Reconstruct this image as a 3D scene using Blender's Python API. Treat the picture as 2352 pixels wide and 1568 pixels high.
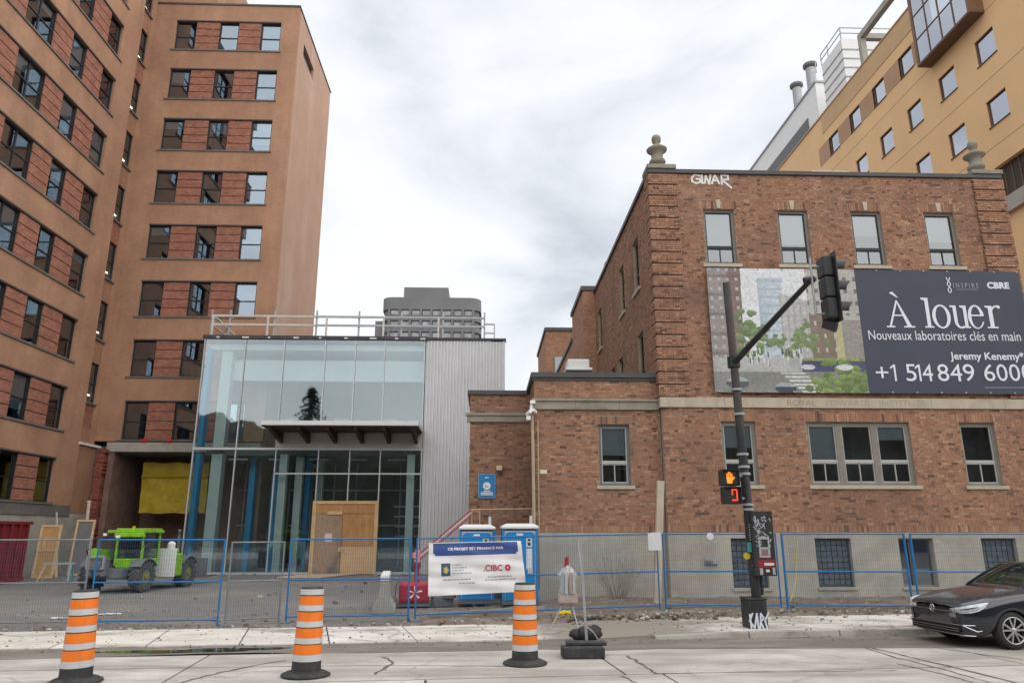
import bpy, math, random
import numpy as np
from mathutils import Vector, Matrix
R = math.radians
for _o in list(bpy.data.objects): bpy.data.objects.remove(_o, do_unlink=True)
scene = bpy.context.scene
COL = scene.collection
# ------------------------------------------------------------------ camera
FPX, CX, CY, CAMH = 1672.0, 1176.0, 784.0, 2.0       # photograph measured at 2352 x 1568
PITCH = math.atan(438.0 / FPX)
YAW = math.atan(60.0 * math.cos(PITCH) / FPX)
cd = bpy.data.cameras.new('camera')
cd.sensor_width = 36.0
cd.lens = 36.0 * FPX / 2352.0
cd.clip_start = 0.1
cd.clip_end = 3000
cam = bpy.data.objects.new('camera', cd)
COL.objects.link(cam)
cam.location = (0, 0, CAMH)
cam.rotation_euler = (math.pi / 2 + PITCH, 0, -YAW)
scene.camera = cam
# ------------------------------------------------------------------ overcast sky
w = bpy.data.worlds.new('World')
scene.world = w
w.use_nodes = True
nt = w.node_tree
nt.nodes.clear()
out = nt.nodes.new('ShaderNodeOutputWorld')
bg = nt.nodes.new('ShaderNodeBackground')
sky = nt.nodes.new('ShaderNodeTexSky')
sky.sky_type = 'NISHITA'
sky.sun_disc = False
SUN_EL, SUN_AZ = R(38), R(136)          # azimuth clockwise from +Y: behind the camera, to the right
sky.sun_elevation = SUN_EL
sky.sun_rotation = SUN_AZ
sky.air_density = 1.0
sky.dust_density = 3.0
smul = nt.nodes.new('ShaderNodeVectorMath'); smul.operation = 'SCALE'; smul.inputs['Scale'].default_value = 0.10
tc = nt.nodes.new('ShaderNodeTexCoord')
mp = nt.nodes.new('ShaderNodeMapping'); mp.inputs['Scale'].default_value = (1.0, 1.0, 1.9)
mp.inputs['Rotation'].default_value = (0.0, R(18), 0.0)
mp.inputs['Location'].default_value = (3.1, 7.4, 1.2)
n1 = nt.nodes.new('ShaderNodeTexNoise'); n1.inputs['Scale'].default_value = 2.6; n1.inputs['Detail'].default_value = 7; n1.inputs['Roughness'].default_value = 0.5; n1.inputs['Distortion'].default_value = 0.5
rp = nt.nodes.new('ShaderNodeValToRGB')
rp.color_ramp.interpolation = 'B_SPLINE'
el = rp.color_ramp.elements
el[0].position = 0.33; el[0].color = (0.30, 0.325, 0.355, 1)
el[1].position = 0.60; el[1].color = (0.57, 0.575, 0.58, 1)
e = el.new(0.46); e.color = (0.465, 0.485, 0.51, 1)
mx = nt.nodes.new('ShaderNodeMix'); mx.data_type = 'RGBA'; mx.inputs[0].default_value = 0.9
L = nt.links.new
L(tc.outputs['Generated'], mp.inputs['Vector']); L(mp.outputs['Vector'], n1.inputs['Vector'])
L(n1.outputs['Fac'], rp.inputs['Fac'])
L(sky.outputs['Color'], smul.inputs[0])
L(smul.outputs['Vector'], mx.inputs[6]); L(rp.outputs['Color'], mx.inputs[7])
L(mx.outputs[2], bg.inputs['Color']); bg.inputs['Strength'].default_value = 1.0
L(bg.outputs['Background'], out.inputs['Surface'])
# ------------------------------------------------------------------ sun through cloud
sd = bpy.data.lights.new('sun', 'SUN')
sd.energy = 1.5
sd.angle = R(150)
sd.color = (1.0, 0.96, 0.90)
sun = bpy.data.objects.new('sun', sd)
COL.objects.link(sun)
_to = Vector((math.sin(SUN_AZ) * math.cos(SUN_EL), math.cos(SUN_AZ) * math.cos(SUN_EL), math.sin(SUN_EL)))
sun.rotation_euler = (-_to).to_track_quat('-Z', 'Y').to_euler()
sun.location = _to * 80
# ------------------------------------------------------------------ exposure
scene.view_settings.view_transform = 'Standard'
scene.view_settings.look = 'None'
scene.view_settings.gamma = 1
scene.view_settings.use_curve_mapping = False
scene.view_settings.exposure = 0.95
scene.render.resolution_x = 1024
scene.render.resolution_y = 682
scene.render.engine = 'CYCLES'
scene.cycles.max_bounces = 8
scene.cycles.transparent_max_bounces = 24
# ------------------------------------------------------------------ pixel -> place
_fw = Vector((math.sin(YAW) * math.cos(PITCH), math.cos(YAW) * math.cos(PITCH), math.sin(PITCH)))
_rt = Vector((math.cos(YAW), -math.sin(YAW), 0))
_up = _rt.cross(_fw)
def P(x, y, X=None, Y=None, Z=None):
    """where the ray through a pixel of the photograph meets the plane X=, Y= or Z="""
    r = _fw + _rt * ((x - CX) / FPX) - _up * ((y - CY) / FPX)
    t = X / r.x if X is not None else (Y / r.y if Y is not None else (Z - CAMH) / r.z)
    return Vector((0, 0, CAMH)) + r * t
# ------------------------------------------------------------------ mesh helpers
ORG = {}
ID = Matrix.Identity(4)
def wall_frame(kind, c):
    """(u along the wall to the right seen from outside, d into the wall, w up)"""
    if kind == 'front': return Matrix.Translation((0, c, 0))                       # faces -Y, u = X
    if kind == 'right': return Matrix.Translation((c, 0, 0)) @ Matrix.Rotation(math.pi / 2, 4, 'Z')   # faces +X, u = Y
    return Matrix.Translation((c, 0, 0)) @ Matrix.Rotation(-math.pi / 2, 4, 'Z')   # faces -X, u = -Y
class MB:
    def __init__(s, T=None):
        s.v = []; s.f = []; s.m = []; s.c = []; s.T = T; s.mi = 0; s.col = None
    def add(s, vs, fs):
        o = len(s.v)
        if s.T is not None: vs = [tuple(s.T @ Vector(p)) for p in vs]
        s.v += [tuple(p) for p in vs]
        for f in fs:
            s.f.append(tuple(i + o for i in f)); s.m.append(s.mi); s.c.append(s.col)
        return s
    def box(s, x0, x1, y0, y1, z0, z1):
        return s.add([(x0,y0,z0),(x1,y0,z0),(x1,y1,z0),(x0,y1,z0),(x0,y0,z1),(x1,y0,z1),(x1,y1,z1),(x0,y1,z1)],
              [(3,2,1,0),(4,5,6,7),(0,1,5,4),(1,2,6,5),(2,3,7,6),(3,0,4,7)])
    def cbox(s, c, sx, sy, sz, rz=0.0, rx=0.0, ry=0.0):
        M_ = Matrix.Translation(c) @ Matrix.Rotation(rz, 4, 'Z') @ Matrix.Rotation(ry, 4, 'Y') @ Matrix.Rotation(rx, 4, 'X')
        h = [(a * sx / 2, b * sy / 2, d * sz / 2) for d in (-1, 1) for a, b in ((-1,-1),(1,-1),(1,1),(-1,1))]
        return s.add([tuple(M_ @ Vector(p)) for p in h], [(3,2,1,0),(4,5,6,7),(0,1,5,4),(1,2,6,5),(2,3,7,6),(3,0,4,7)])
    def quad(s, a, b, c, d): return s.add([a, b, c, d], [(0,1,2,3)])
    def bar(s, p0, p1, a, b=None, up=(0, 0, 1)):
        b = b or a
        p0 = Vector(p0); p1 = Vector(p1); d = (p1 - p0)
        if d.length < 1e-6: return s
        d.normalize(); u = Vector(up)
        if abs(d.dot(u)) > .98: u = Vector((0, 1, 0))
        r = d.cross(u).normalized(); t = r.cross(d)
        vs = [p + r * (i * a / 2) + t * (j * b / 2) for p in (p0, p1) for i, j in ((-1,-1),(1,-1),(1,1),(-1,1))]
        return s.add(vs, [(0,1,2,3),(7,6,5,4),(0,4,5,1),(1,5,6,2),(2,6,7,3),(3,7,4,0)])
    def tube(s, p0, p1, r, n=8, r2=None, caps=True):
        return s.path([p0, p1], [r, r if r2 is None else r2], n, caps)
    def path(s, pts, r, n=8, caps=True):
        pts = [Vector(p) for p in pts]
        rs = r if isinstance(r, (list, tuple)) else [r] * len(pts)
        vs = []; fs = []; pr = None
        for i, p in enumerate(pts):
            d = (pts[min(i + 1, len(pts) - 1)] - pts[max(i - 1, 0)])
            d = d.normalized() if d.length > 1e-9 else Vector((0, 0, 1))
            if pr is None:
                a = Vector((0, 0, 1)) if abs(d.z) < .9 else Vector((1, 0, 0))
                u = d.cross(a).normalized()
            else:
                u = (pr - d * pr.dot(d)); u = u.normalized() if u.length > 1e-6 else d.orthogonal().normalized()
            pr = u; t = d.cross(u)
            for k in range(n):
                a = 2 * math.pi * k / n
                vs.append(p + (u * math.cos(a) + t * math.sin(a)) * rs[i])
        for i in range(len(pts) - 1):
            for k in range(n):
                fs.append((i*n+k, i*n+(k+1) % n, (i+1)*n+(k+1) % n, (i+1)*n+k))
        if caps:
            fs.append(tuple(range(n))[::-1]); fs.append(tuple((len(pts)-1)*n+k for k in range(n)))
        return s.add(vs, fs)
    def lathe(s, prof, c=(0, 0, 0), n=20, axis='Z', caps=True):
        vs = []; fs = []
        for r, h in prof:
            for k in range(n):
                a = 2 * math.pi * k / n
                q = (r*math.cos(a), r*math.sin(a), h)
                if axis == 'Y': q = (q[0], q[2], -q[1])
                if axis == 'X': q = (q[2], q[0], q[1])
                vs.append((q[0]+c[0], q[1]+c[1], q[2]+c[2]))
        for i in range(len(prof) - 1):
            for k in range(n): fs.append((i*n+k, i*n+(k+1) % n, (i+1)*n+(k+1) % n, (i+1)*n+k))
        if caps:
            fs.append(tuple(range(n))[::-1]); fs.append(tuple((len(prof)-1)*n+k for k in range(n)))
        return s.add(vs, fs)
    def prism(s, pts, d0, d1):
        """polygon given as (u, w), counter-clockwise seen from outside, from depth d0 (outside) to d1"""
        n = len(pts)
        vs = [(a, d0, b) for a, b in pts] + [(a, d1, b) for a, b in pts]
        fs = [tuple(range(n)), tuple(range(n, 2*n))[::-1]] + [(i, i+n, (i+1) % n+n, (i+1) % n) for i in range(n)]
        return s.add(vs, fs)
    def blob(s, c, rx, ry, rz, n=8, m=6, jit=0.0, rnd=random):
        vs = [(c[0], c[1], c[2]-rz)]; fs = []
        for j in range(1, m):
            ph = -math.pi/2 + math.pi*j/m
            for k in range(n):
                a = 2*math.pi*k/n; q = 1 + rnd.uniform(-jit, jit)
                vs.append((c[0]+rx*q*math.cos(ph)*math.cos(a), c[1]+ry*q*math.cos(ph)*math.sin(a), c[2]+rz*q*math.sin(ph)))
        vs.append((c[0], c[1], c[2]+rz)); top = len(vs)-1
        for k in range(n): fs.append((0, 1+(k+1) % n, 1+k)); fs.append((top, 1+(m-2)*n+k, 1+(m-2)*n+(k+1) % n))
        for j in range(m-2):
            for k in range(n): fs.append((1+j*n+k, 1+j*n+(k+1) % n, 1+(j+1)*n+(k+1) % n, 1+(j+1)*n+k))
        return s.add(vs, fs)
    def mesh(s, name, mats, org=(0, 0, 0), smooth=False):
        me = bpy.data.meshes.new(name)
        me.from_pydata([(a-org[0], b-org[1], c-org[2]) for a, b, c in s.v], [], s.f)
        if not isinstance(mats, (list, tuple)): mats = [mats]
        for m in mats: me.materials.append(m)
        if len(mats) > 1: me.polygons.foreach_set('material_index', s.m)
        if any(c is not None for c in s.c):
            at = me.attributes.new('tint', 'FLOAT_COLOR', 'CORNER')
            data = []
            for p, c in zip(me.polygons, s.c): data += list((c or (1, 1, 1)) + (1,)) * p.loop_total
            at.data.foreach_set('color', data)
        if smooth: me.polygons.foreach_set('use_smooth', [True] * len(me.polygons))
        me.update()
        return me
    def build(s, name, mats, parent=None, smooth=False, bevel=0.0, subsurf=0, org=None):
        o_ = ORG.get(parent.name, Vector((0, 0, 0))) if parent else (Vector(org) if org is not None else Vector((0, 0, 0)))
        ob = bpy.data.objects.new(name, s.mesh(name, mats, o_, smooth))
        COL.objects.link(ob)
        if parent: ob.parent = parent
        elif org is not None: ob.location = o_
        ORG[ob.name] = o_
        if bevel:
            m = ob.modifiers.new('bevel', 'BEVEL'); m.width = bevel; m.segments = 2; m.limit_method = 'ANGLE'; m.angle_limit = R(40)
        if subsurf:
            m = ob.modifiers.new('sub', 'SUBSURF'); m.levels = subsurf; m.render_levels = subsurf
        return ob
def place(me, name, parent, loc, rot=None):
    """another object on shared mesh data, world location loc under a thing whose root is not rotated"""
    o = bpy.data.objects.new(name, me); COL.objects.link(o)
    o.parent = parent; o.location = Vector(loc) - ORG.get(parent.name, Vector((0, 0, 0)))
    if rot: o.rotation_euler = rot
    ORG[o.name] = Vector(loc)
    return o
def tag(o, label=None, cat=None, group=None, kind=None):
    if label: o['label'] = label
    if cat: o['category'] = cat
    if group: o['group'] = group
    if kind: o['kind'] = kind
    return o
def thing(name, loc, label, cat, group=None, rz=0.0, local=False):
    o = bpy.data.objects.new(name, None); COL.objects.link(o)
    o.location = loc; o.rotation_euler = (0, 0, rz); o.empty_display_size = .2
    ORG[o.name] = Vector((0, 0, 0)) if local else Vector(loc)
    return tag(o, label, cat, group)
def copy_tree(o, parent=None):
    c = o.copy(); COL.objects.link(c); c.parent = parent
    for ch in list(o.children): copy_tree(ch, c)
    return c
# ------------------------------------------------------------------ materials
def mat(name, col, rough=.8, var=.12, scale=3.0, bump=0.0, bscale=60.0, metal=0.0, emit=0.0, stain=None, stain_amt=0.0, stain_scale=(1, 1, 1), tint=False, spec=.4, coat=0.0, brick=None, streak=None):
    m = bpy.data.materials.new(name); m.use_nodes = True
    t = m.node_tree; n = t.nodes; lk = t.links.new
    b = n['Principled BSDF']
    b.inputs['Roughness'].default_value = rough; b.inputs['Metallic'].default_value = metal
    b.inputs['Specular IOR Level'].default_value = spec
    b.inputs['Coat Weight'].default_value = coat
    g = n.new('ShaderNodeNewGeometry')
    src = None
    if tint:
        a = n.new('ShaderNodeAttribute'); a.attribute_name = 'tint'; src = a.outputs['Color']
    nz = n.new('ShaderNodeTexNoise'); nz.inputs['Scale'].default_value = scale; nz.inputs['Detail'].default_value = 6; nz.inputs['Roughness'].default_value = .62
    lk(g.outputs['Position'], nz.inputs['Vector'])
    rp = n.new('ShaderNodeValToRGB')
    rp.color_ramp.elements[0].position = .3; rp.color_ramp.elements[1].position = .7
    lo = tuple(max(0, c * (1 - var)) for c in col) + (1,); hi = tuple(min(1, c * (1 + var)) for c in col) + (1,)
    if tint: lo = (1 - var,) * 3 + (1,); hi = (1 + var,) * 3 + (1,)
    rp.color_ramp.elements[0].color = lo; rp.color_ramp.elements[1].color = hi
    lk(nz.outputs['Fac'], rp.inputs['Fac'])
    cur = rp.outputs['Color']
    if src is not None:
        mm = n.new('ShaderNodeMix'); mm.data_type = 'RGBA'; mm.blend_type = 'MULTIPLY'; mm.inputs[0].default_value = 1
        lk(src, mm.inputs[6]); lk(cur, mm.inputs[7]); cur = mm.outputs[2]
    if brick:
        cs, ms = brick
        bt = n.new('ShaderNodeTexBrick'); bt.inputs['Scale'].default_value = 1.0
        bt.inputs['Brick Width'].default_value = .21; bt.inputs['Row Height'].default_value = .075; bt.inputs['Mortar Size'].default_value = .006
        bt.inputs['Color1'].default_value = (1 + cs, 1 + cs, 1 + cs, 1); bt.inputs['Color2'].default_value = (1 - cs, 1 - cs, 1 - cs, 1); bt.inputs['Mortar'].default_value = (1 - ms, 1 - ms, 1 - ms, 1)
        sx = n.new('ShaderNodeSeparateXYZ'); lk(g.outputs['Position'], sx.inputs[0])
        ad = n.new('ShaderNodeMath'); lk(sx.outputs['X'], ad.inputs[0]); lk(sx.outputs['Y'], ad.inputs[1])
        cb = n.new('ShaderNodeCombineXYZ'); lk(ad.outputs[0], cb.inputs['X']); lk(sx.outputs['Z'], cb.inputs['Y'])
        lk(cb.outputs[0], bt.inputs['Vector'])
        mm = n.new('ShaderNodeMix'); mm.data_type = 'RGBA'; mm.blend_type = 'MULTIPLY'; mm.inputs[0].default_value = 1
        lk(cur, mm.inputs[6]); lk(bt.outputs['Color'], mm.inputs[7]); cur = mm.outputs[2]
    if stain is not None:
        mp_ = n.new('ShaderNodeMapping'); mp_.inputs['Scale'].default_value = stain_scale
        lk(g.outputs['Position'], mp_.inputs['Vector'])
        s2 = n.new('ShaderNodeTexNoise'); s2.inputs['Scale'].default_value = 1.0; s2.inputs['Detail'].default_value = 7; s2.inputs['Roughness'].default_value = .65
        lk(mp_.outputs['Vector'], s2.inputs['Vector'])
        r2 = n.new('ShaderNodeValToRGB'); r2.color_ramp.elements[0].position = .5; r2.color_ramp.elements[0].color = (0, 0, 0, 1)
        r2.color_ramp.elements[1].position = .68; r2.color_ramp.elements[1].color = (stain_amt,) * 3 + (1,)
        lk(s2.outputs['Fac'], r2.inputs['Fac'])
        mm = n.new('ShaderNodeMix'); mm.data_type = 'RGBA'
        lk(r2.outputs['Color'], mm.inputs[0]); lk(cur, mm.inputs[6]); mm.inputs[7].default_value = tuple(stain) + (1,); cur = mm.outputs[2]
    if streak is not None:                                             # thin rain streaks and patches of fading
        sc_, sa = streak
        mp2 = n.new('ShaderNodeMapping'); mp2.inputs['Scale'].default_value = (1.0, 1.0, .07); lk(g.outputs['Position'], mp2.inputs['Vector'])
        s3 = n.new('ShaderNodeTexNoise'); s3.inputs['Scale'].default_value = 1.0; s3.inputs['Detail'].default_value = 8; s3.inputs['Roughness'].default_value = .7; lk(mp2.outputs['Vector'], s3.inputs['Vector'])
        r3 = n.new('ShaderNodeValToRGB'); r3.color_ramp.elements[0].position = .35; r3.color_ramp.elements[0].color = (1 - sa,) * 3 + (1,); r3.color_ramp.elements[1].position = .68; r3.color_ramp.elements[1].color = (1 + sa * .6,) * 3 + (1,); lk(s3.outputs['Fac'], r3.inputs['Fac'])
        m3 = n.new('ShaderNodeMix'); m3.data_type = 'RGBA'; m3.blend_type = 'MULTIPLY'; m3.inputs[0].default_value = 1; lk(cur, m3.inputs[6]); lk(r3.outputs['Color'], m3.inputs[7]); cur = m3.outputs[2]
        s4 = n.new('ShaderNodeTexNoise'); s4.inputs['Scale'].default_value = .33; s4.inputs['Detail'].default_value = 9; s4.inputs['Roughness'].default_value = .72; lk(g.outputs['Position'], s4.inputs['Vector'])
        r4 = n.new('ShaderNodeValToRGB'); r4.color_ramp.elements[0].position = .64; r4.color_ramp.elements[0].color = (0, 0, 0, 1); r4.color_ramp.elements[1].position = .74; r4.color_ramp.elements[1].color = (.45,) * 3 + (1,); lk(s4.outputs['Fac'], r4.inputs['Fac'])
        m4 = n.new('ShaderNodeMix'); m4.data_type = 'RGBA'; lk(r4.outputs['Color'], m4.inputs[0]); lk(cur, m4.inputs[6]); m4.inputs[7].default_value = tuple(sc_) + (1,); cur = m4.outputs[2]
    lk(cur, b.inputs['Base Color'])
    if emit:
        lk(cur, b.inputs['Emission Color']); b.inputs['Emission Strength'].default_value = emit
    if bump:
        bz = n.new('ShaderNodeTexNoise'); bz.inputs['Scale'].default_value = bscale; bz.inputs['Detail'].default_value = 4
        lk(g.outputs['Position'], bz.inputs['Vector'])
        bp = n.new('ShaderNodeBump'); bp.inputs['Strength'].default_value = bump; bp.inputs['Distance'].default_value = .02
        lk(bz.outputs['Fac'], bp.inputs['Height']); lk(bp.outputs['Normal'], b.inputs['Normal'])
    return m
def glass(name, tintc, refl, gcol=(.86, .9, .93), rough=.02, wob=0.0):
    """coated window glass: tinted see-through plus a mirror share that grows at grazing angles"""
    m = bpy.data.materials.new(name); m.use_nodes = True
    t = m.node_tree; n = t.nodes; lk = t.links.new; n.clear()
    o = n.new('ShaderNodeOutputMaterial'); tr = n.new('ShaderNodeBsdfTransparent'); tr.inputs['Color'].default_value = tuple(tintc) + (1,)
    gl = n.new('ShaderNodeBsdfGlossy'); gl.inputs['Color'].default_value = tuple(gcol) + (1,); gl.inputs['Roughness'].default_value = rough
    if wob:
        g = n.new('ShaderNodeNewGeometry'); nz = n.new('ShaderNodeTexNoise'); nz.inputs['Scale'].default_value = .8; lk(g.outputs['Position'], nz.inputs['Vector'])
        bp = n.new('ShaderNodeBump'); bp.inputs['Strength'].default_value = wob; bp.inputs['Distance'].default_value = .02
        lk(nz.outputs['Fac'], bp.inputs['Height']); lk(bp.outputs['Normal'], gl.inputs['Normal'])
    lw = n.new('ShaderNodeLayerWeight'); lw.inputs['Blend'].default_value = .28
    mr = n.new('ShaderNodeMapRange'); mr.inputs['To Min'].default_value = refl; mr.inputs['To Max'].default_value = .95
    lk(lw.outputs['Fresnel'], mr.inputs['Value'])
    mx = n.new('ShaderNodeMixShader'); lk(mr.outputs['Result'], mx.inputs[0]); lk(tr.outputs[0], mx.inputs[1]); lk(gl.outputs[0], mx.inputs[2])
    lk(mx.outputs[0], o.inputs['Surface'])
    return m
TAN = mat('tan_brick', (.415, .238, .152), .88, .17, .55, .15, 30, streak=((.55, .38, .28), .11), stain=(.37, .20, .13), stain_amt=.5, stain_scale=(.55, .55, .16), brick=(.05, .10))
TAN_D = mat('brown_brick', (.355, .195, .12), .88, .12, .8, .15, 30, stain=(.22, .12, .08), stain_amt=.6, stain_scale=(.7, .7, .2), brick=(.06, .12))
SIDEW = mat('pink_render', (.47, .305, .225), .9, .07, .4, .1, 20, stain=(.54, .43, .37), stain_amt=.45, stain_scale=(.5, .5, .13), streak=((.62, .5, .44), .06))
REDB = mat('red_brick', (.33, .145, .10), .85, .18, 2.0, .2, 40, brick=(.22, .25))
DARKM = mat('dark_frame', (.018, .02, .022), .45, .2, 3)
SILLG = mat('grey_sill', (.16, .15, .14), .75, .2, 3)
COPE = mat('dark_coping', (.075, .07, .072), .55, .15, 2)
GLS_T = glass('tower_glass', (.58, .68, .72), .27, (.74, .87, 1.0), wob=.012)
GLS_R = glass('sash_glass', (.68, .74, .75), .20, wob=.03)
GLS_P = glass('curtain_glass', (.80, .92, .93), .19, (.82, .94, .98), wob=.05)
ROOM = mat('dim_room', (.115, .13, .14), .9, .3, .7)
BLIND = mat('blind', (.32, .36, .385), .8, .06, 2)
LAMP = mat('strip_light', (1.0, .88, .62), .5, 0, 1, emit=2.2)
CONC = mat('concrete', (.40, .38, .34), .9, .10, 1.3, .25, 40, stain=(.26, .24, .21), stain_amt=.7, stain_scale=(.9, .9, .5))
FOUND = mat('foundation', (.385, .365, .315), .9, .14, .9, .3, 30, stain=(.52, .48, .41), stain_amt=.65, stain_scale=(1.1, 1.1, 2.4), streak=((.24, .225, .20), .15))
STONE = mat('pale_stone', (.47, .41, .32), .85, .10, 2.2, .15, 50, stain=(.33, .28, .22), stain_amt=.6, stain_scale=(2.2, 2.2, .8))
BRICK = mat('brick', (1, 1, 1), .85, .18, 14.0, .35, 70, tint=True, stain=(.16, .10, .075), stain_amt=.5, stain_scale=(.4, .4, .55), streak=((.50, .33, .23), .12))
MORTAR = mat('mortar', (.35, .265, .205), .95, .15, 3)
WFRM = mat('beige_frame', (.235, .215, .185), .7, .12, 3)
WSASH = mat('grey_sash', (.42, .42, .40), .6, .1, 3)
WHITE = mat('white_paint', (.78, .78, .77), .55, .04, 2)
OCHRE = mat('ochre_wall', (.82, .54, .285), .88, .06, .25, .12, 20, stain=(.74, .47, .24), stain_amt=.4, stain_scale=(.3, .3, .15))
OCHRE_D = mat('brown_wall', (.46, .29, .18), .88, .08, .5)
OCHRE_M = mat('darker_ochre', (.60, .40, .22), .88, .08, .4)  # slightly darker ochre for the near parapet band
# ------------------------------------------------------------------ the street
rnd = random.Random(7)
SA = R(5.06)
SO = Vector((0, 14.78, 0)); SU = Vector((math.cos(SA), math.sin(SA), 0)); SV = Vector((-math.sin(SA), math.cos(SA), 0))
STM = Matrix.Translation(SO) @ Matrix.Rotation(SA, 4, 'Z')          # street frame: u along the kerb, v away from the road
def st(u, v, z=0.0): return SO + SU * u + SV * v + Vector((0, 0, z))
def surface(name, col, dirt, amt, scale, rough=.9, fine=.10, speck=.0, cracks=0.0, bump=.3, zone=None, lo=.47):
    """worn paving: mottling, dirt drifts, small specks, hairline cracks"""
    m = bpy.data.materials.new(name); m.use_nodes = True
    t = m.node_tree; n = t.nodes; lk = t.links.new; b = n['Principled BSDF']; b.inputs['Roughness'].default_value = rough
    b.inputs['Specular IOR Level'].default_value = .25
    g = n.new('ShaderNodeNewGeometry'); pos = g.outputs['Position']
    a = n.new('ShaderNodeAttribute'); a.attribute_name = 'tint'
    def noise(sc, det=6, ro=.6, vec=None):
        z = n.new('ShaderNodeTexNoise'); z.inputs['Scale'].default_value = sc; z.inputs['Detail'].default_value = det; z.inputs['Roughness'].default_value = ro
        lk(vec or pos, z.inputs['Vector']); return z.outputs['Fac']
    def ramp(s, p0, p1, c0, c1):
        r = n.new('ShaderNodeValToRGB'); r.color_ramp.elements[0].position = p0; r.color_ramp.elements[1].position = p1
        r.color_ramp.elements[0].color = tuple(c0) + (1,); r.color_ramp.elements[1].color = tuple(c1) + (1,); lk(s, r.inputs['Fac']); return r.outputs['Color']
    def mix(f, x, y, mode='MIX'):
        q = n.new('ShaderNodeMix'); q.data_type = 'RGBA'; q.blend_type = mode
        if isinstance(f, (int, float)): q.inputs[0].default_value = f
        else: lk(f, q.inputs[0])
        lk(x, q.inputs[6])
        if isinstance(y, tuple): q.inputs[7].default_value = y + (1,)
        else: lk(y, q.inputs[7])
        return q.outputs[2]
    base = ramp(noise(1.1), .3, .7, [c * (1 - fine) for c in col], [min(1, c * (1 + fine)) for c in col])
    cur = mix(1.0, base, a.outputs['Color'], 'MULTIPLY')
    cur = mix(1.0, cur, ramp(noise(38, 4, .7), .3, .72, (.80,) * 3, (1.13,) * 3), 'MULTIPLY')
    mp_ = n.new('ShaderNodeMapping'); mp_.inputs['Scale'].default_value = scale; mp_.inputs['Rotation'].default_value = (0, 0, -SA); lk(pos, mp_.inputs['Vector'])
    dn = noise(1.0, 8, .66, mp_.outputs['Vector'])
    if zone:                                                           # where the digging spread more dirt
        sx = n.new('ShaderNodeSeparateXYZ'); lk(pos, sx.inputs[0])
        d1 = n.new('ShaderNodeMath'); d1.operation = 'SUBTRACT'; lk(sx.outputs['X'], d1.inputs[0]); d1.inputs[1].default_value = zone[0]
        d2 = n.new('ShaderNodeMath'); d2.operation = 'ABSOLUTE'; lk(d1.outputs[0], d2.inputs[0])
        mr = n.new('ShaderNodeMapRange'); mr.inputs['From Min'].default_value = zone[1]; mr.inputs['From Max'].default_value = 1.0; mr.inputs['To Min'].default_value = 0; mr.inputs['To Max'].default_value = zone[2]; lk(d2.outputs[0], mr.inputs['Value'])
        d3 = n.new('ShaderNodeMath'); lk(dn, d3.inputs[0]); lk(mr.outputs[0], d3.inputs[1]); dn = d3.outputs[0]
    cur = mix(ramp(dn, lo, lo+.17, (0, 0, 0), (amt,) * 3), cur, tuple(dirt))
    if speck:
        cur = mix(ramp(noise(16, 3, .5), .66, .70, (0, 0, 0), (speck,) * 3), cur, tuple(c * .55 for c in col))
    if cracks:
        wv = n.new('ShaderNodeTexNoise'); wv.inputs['Scale'].default_value = .9; wv.inputs['Detail'].default_value = 5; lk(pos, wv.inputs['Vector'])
        av = n.new('ShaderNodeVectorMath'); av.operation = 'MULTIPLY_ADD'; lk(wv.outputs['Color'], av.inputs[0]); av.inputs[1].default_value = (1.6, 1.6, 0); lk(pos, av.inputs[2])
        vo = n.new('ShaderNodeTexVoronoi'); vo.feature = 'DISTANCE_TO_EDGE'; vo.inputs['Scale'].default_value = .21; lk(av.outputs[0], vo.inputs['Vector'])
        cur = mix(ramp(vo.outputs['Distance'], .0016, .006, (cracks,) * 3, (0, 0, 0)), cur, (.10, .092, .082))
    lk(cur, b.inputs['Base Color'])
    bp = n.new('ShaderNodeBump'); bp.inputs['Strength'].default_value = bump; bp.inputs['Distance'].default_value = .015
    lk(noise(45, 5, .7), bp.inputs['Height']); lk(bp.outputs['Normal'], b.inputs['Normal'])
    return m
ROADM = surface('road_concrete', (.54, .52, .485), (.31, .285, .255), .9, (.22, 1.0, 1), fine=.2, speck=.6, cracks=.3, lo=.43)
WALKM = surface('walk_concrete', (.66, .635, .59), (.25, .22, .185), .92, (.42, .95, 1), speck=.3, cracks=.5, zone=(3.0, 4.2, .20), lo=.50)
GUTM = surface('gutter_asphalt', (.185, .165, .145), (.28, .25, .21), .8, (.5, 1.6, 1), speck=.5)
LOTM = surface('yard_asphalt', (.185, .175, .165), (.25, .225, .195), .8, (.25, .3, 1), speck=.6, cracks=.3, bump=.6)
DIRTM = surface('dirt', (.19, .155, .125), (.29, .25, .205), .8, (1.2, 1.2, 1), speck=.7, bump=1.0)
JOINT = mat('joint_tar', (.055, .05, .045), .9, .3, 4)
GRNDM = mat('ground', (.17, .16, .145), .95, .2, .3)
KERBM = surface('kerb_concrete', (.40, .38, .345), (.22, .2, .17), .8, (1.2, 1.2, 3), speck=.4)
def flat(name, pts, z, m, kind='structure'):
    mb = MB(); mb.col = (1, 1, 1); mb.add([(p[0], p[1], z) for p in pts], [tuple(range(len(pts)))])
    return tag(mb.build(name, m), kind=kind)
g = MB(); g.col = (1, 1, 1)
NG = 24
g.add([(-900 + 1800 * i / NG, -700 + 1800 * j / NG, -.06) for j in range(NG + 1) for i in range(NG + 1)],
      [(j*(NG+1)+i, j*(NG+1)+i+1, (j+1)*(NG+1)+i+1, (j+1)*(NG+1)+i) for j in range(NG) for i in range(NG)])
tag(g.build('ground', GRNDM), kind='structure')
# building yard
flat('yard', [st(-60, 2.3), st(60, 2.3), st(60, 60), st(-60, 60)], -.006, LOTM)
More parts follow.
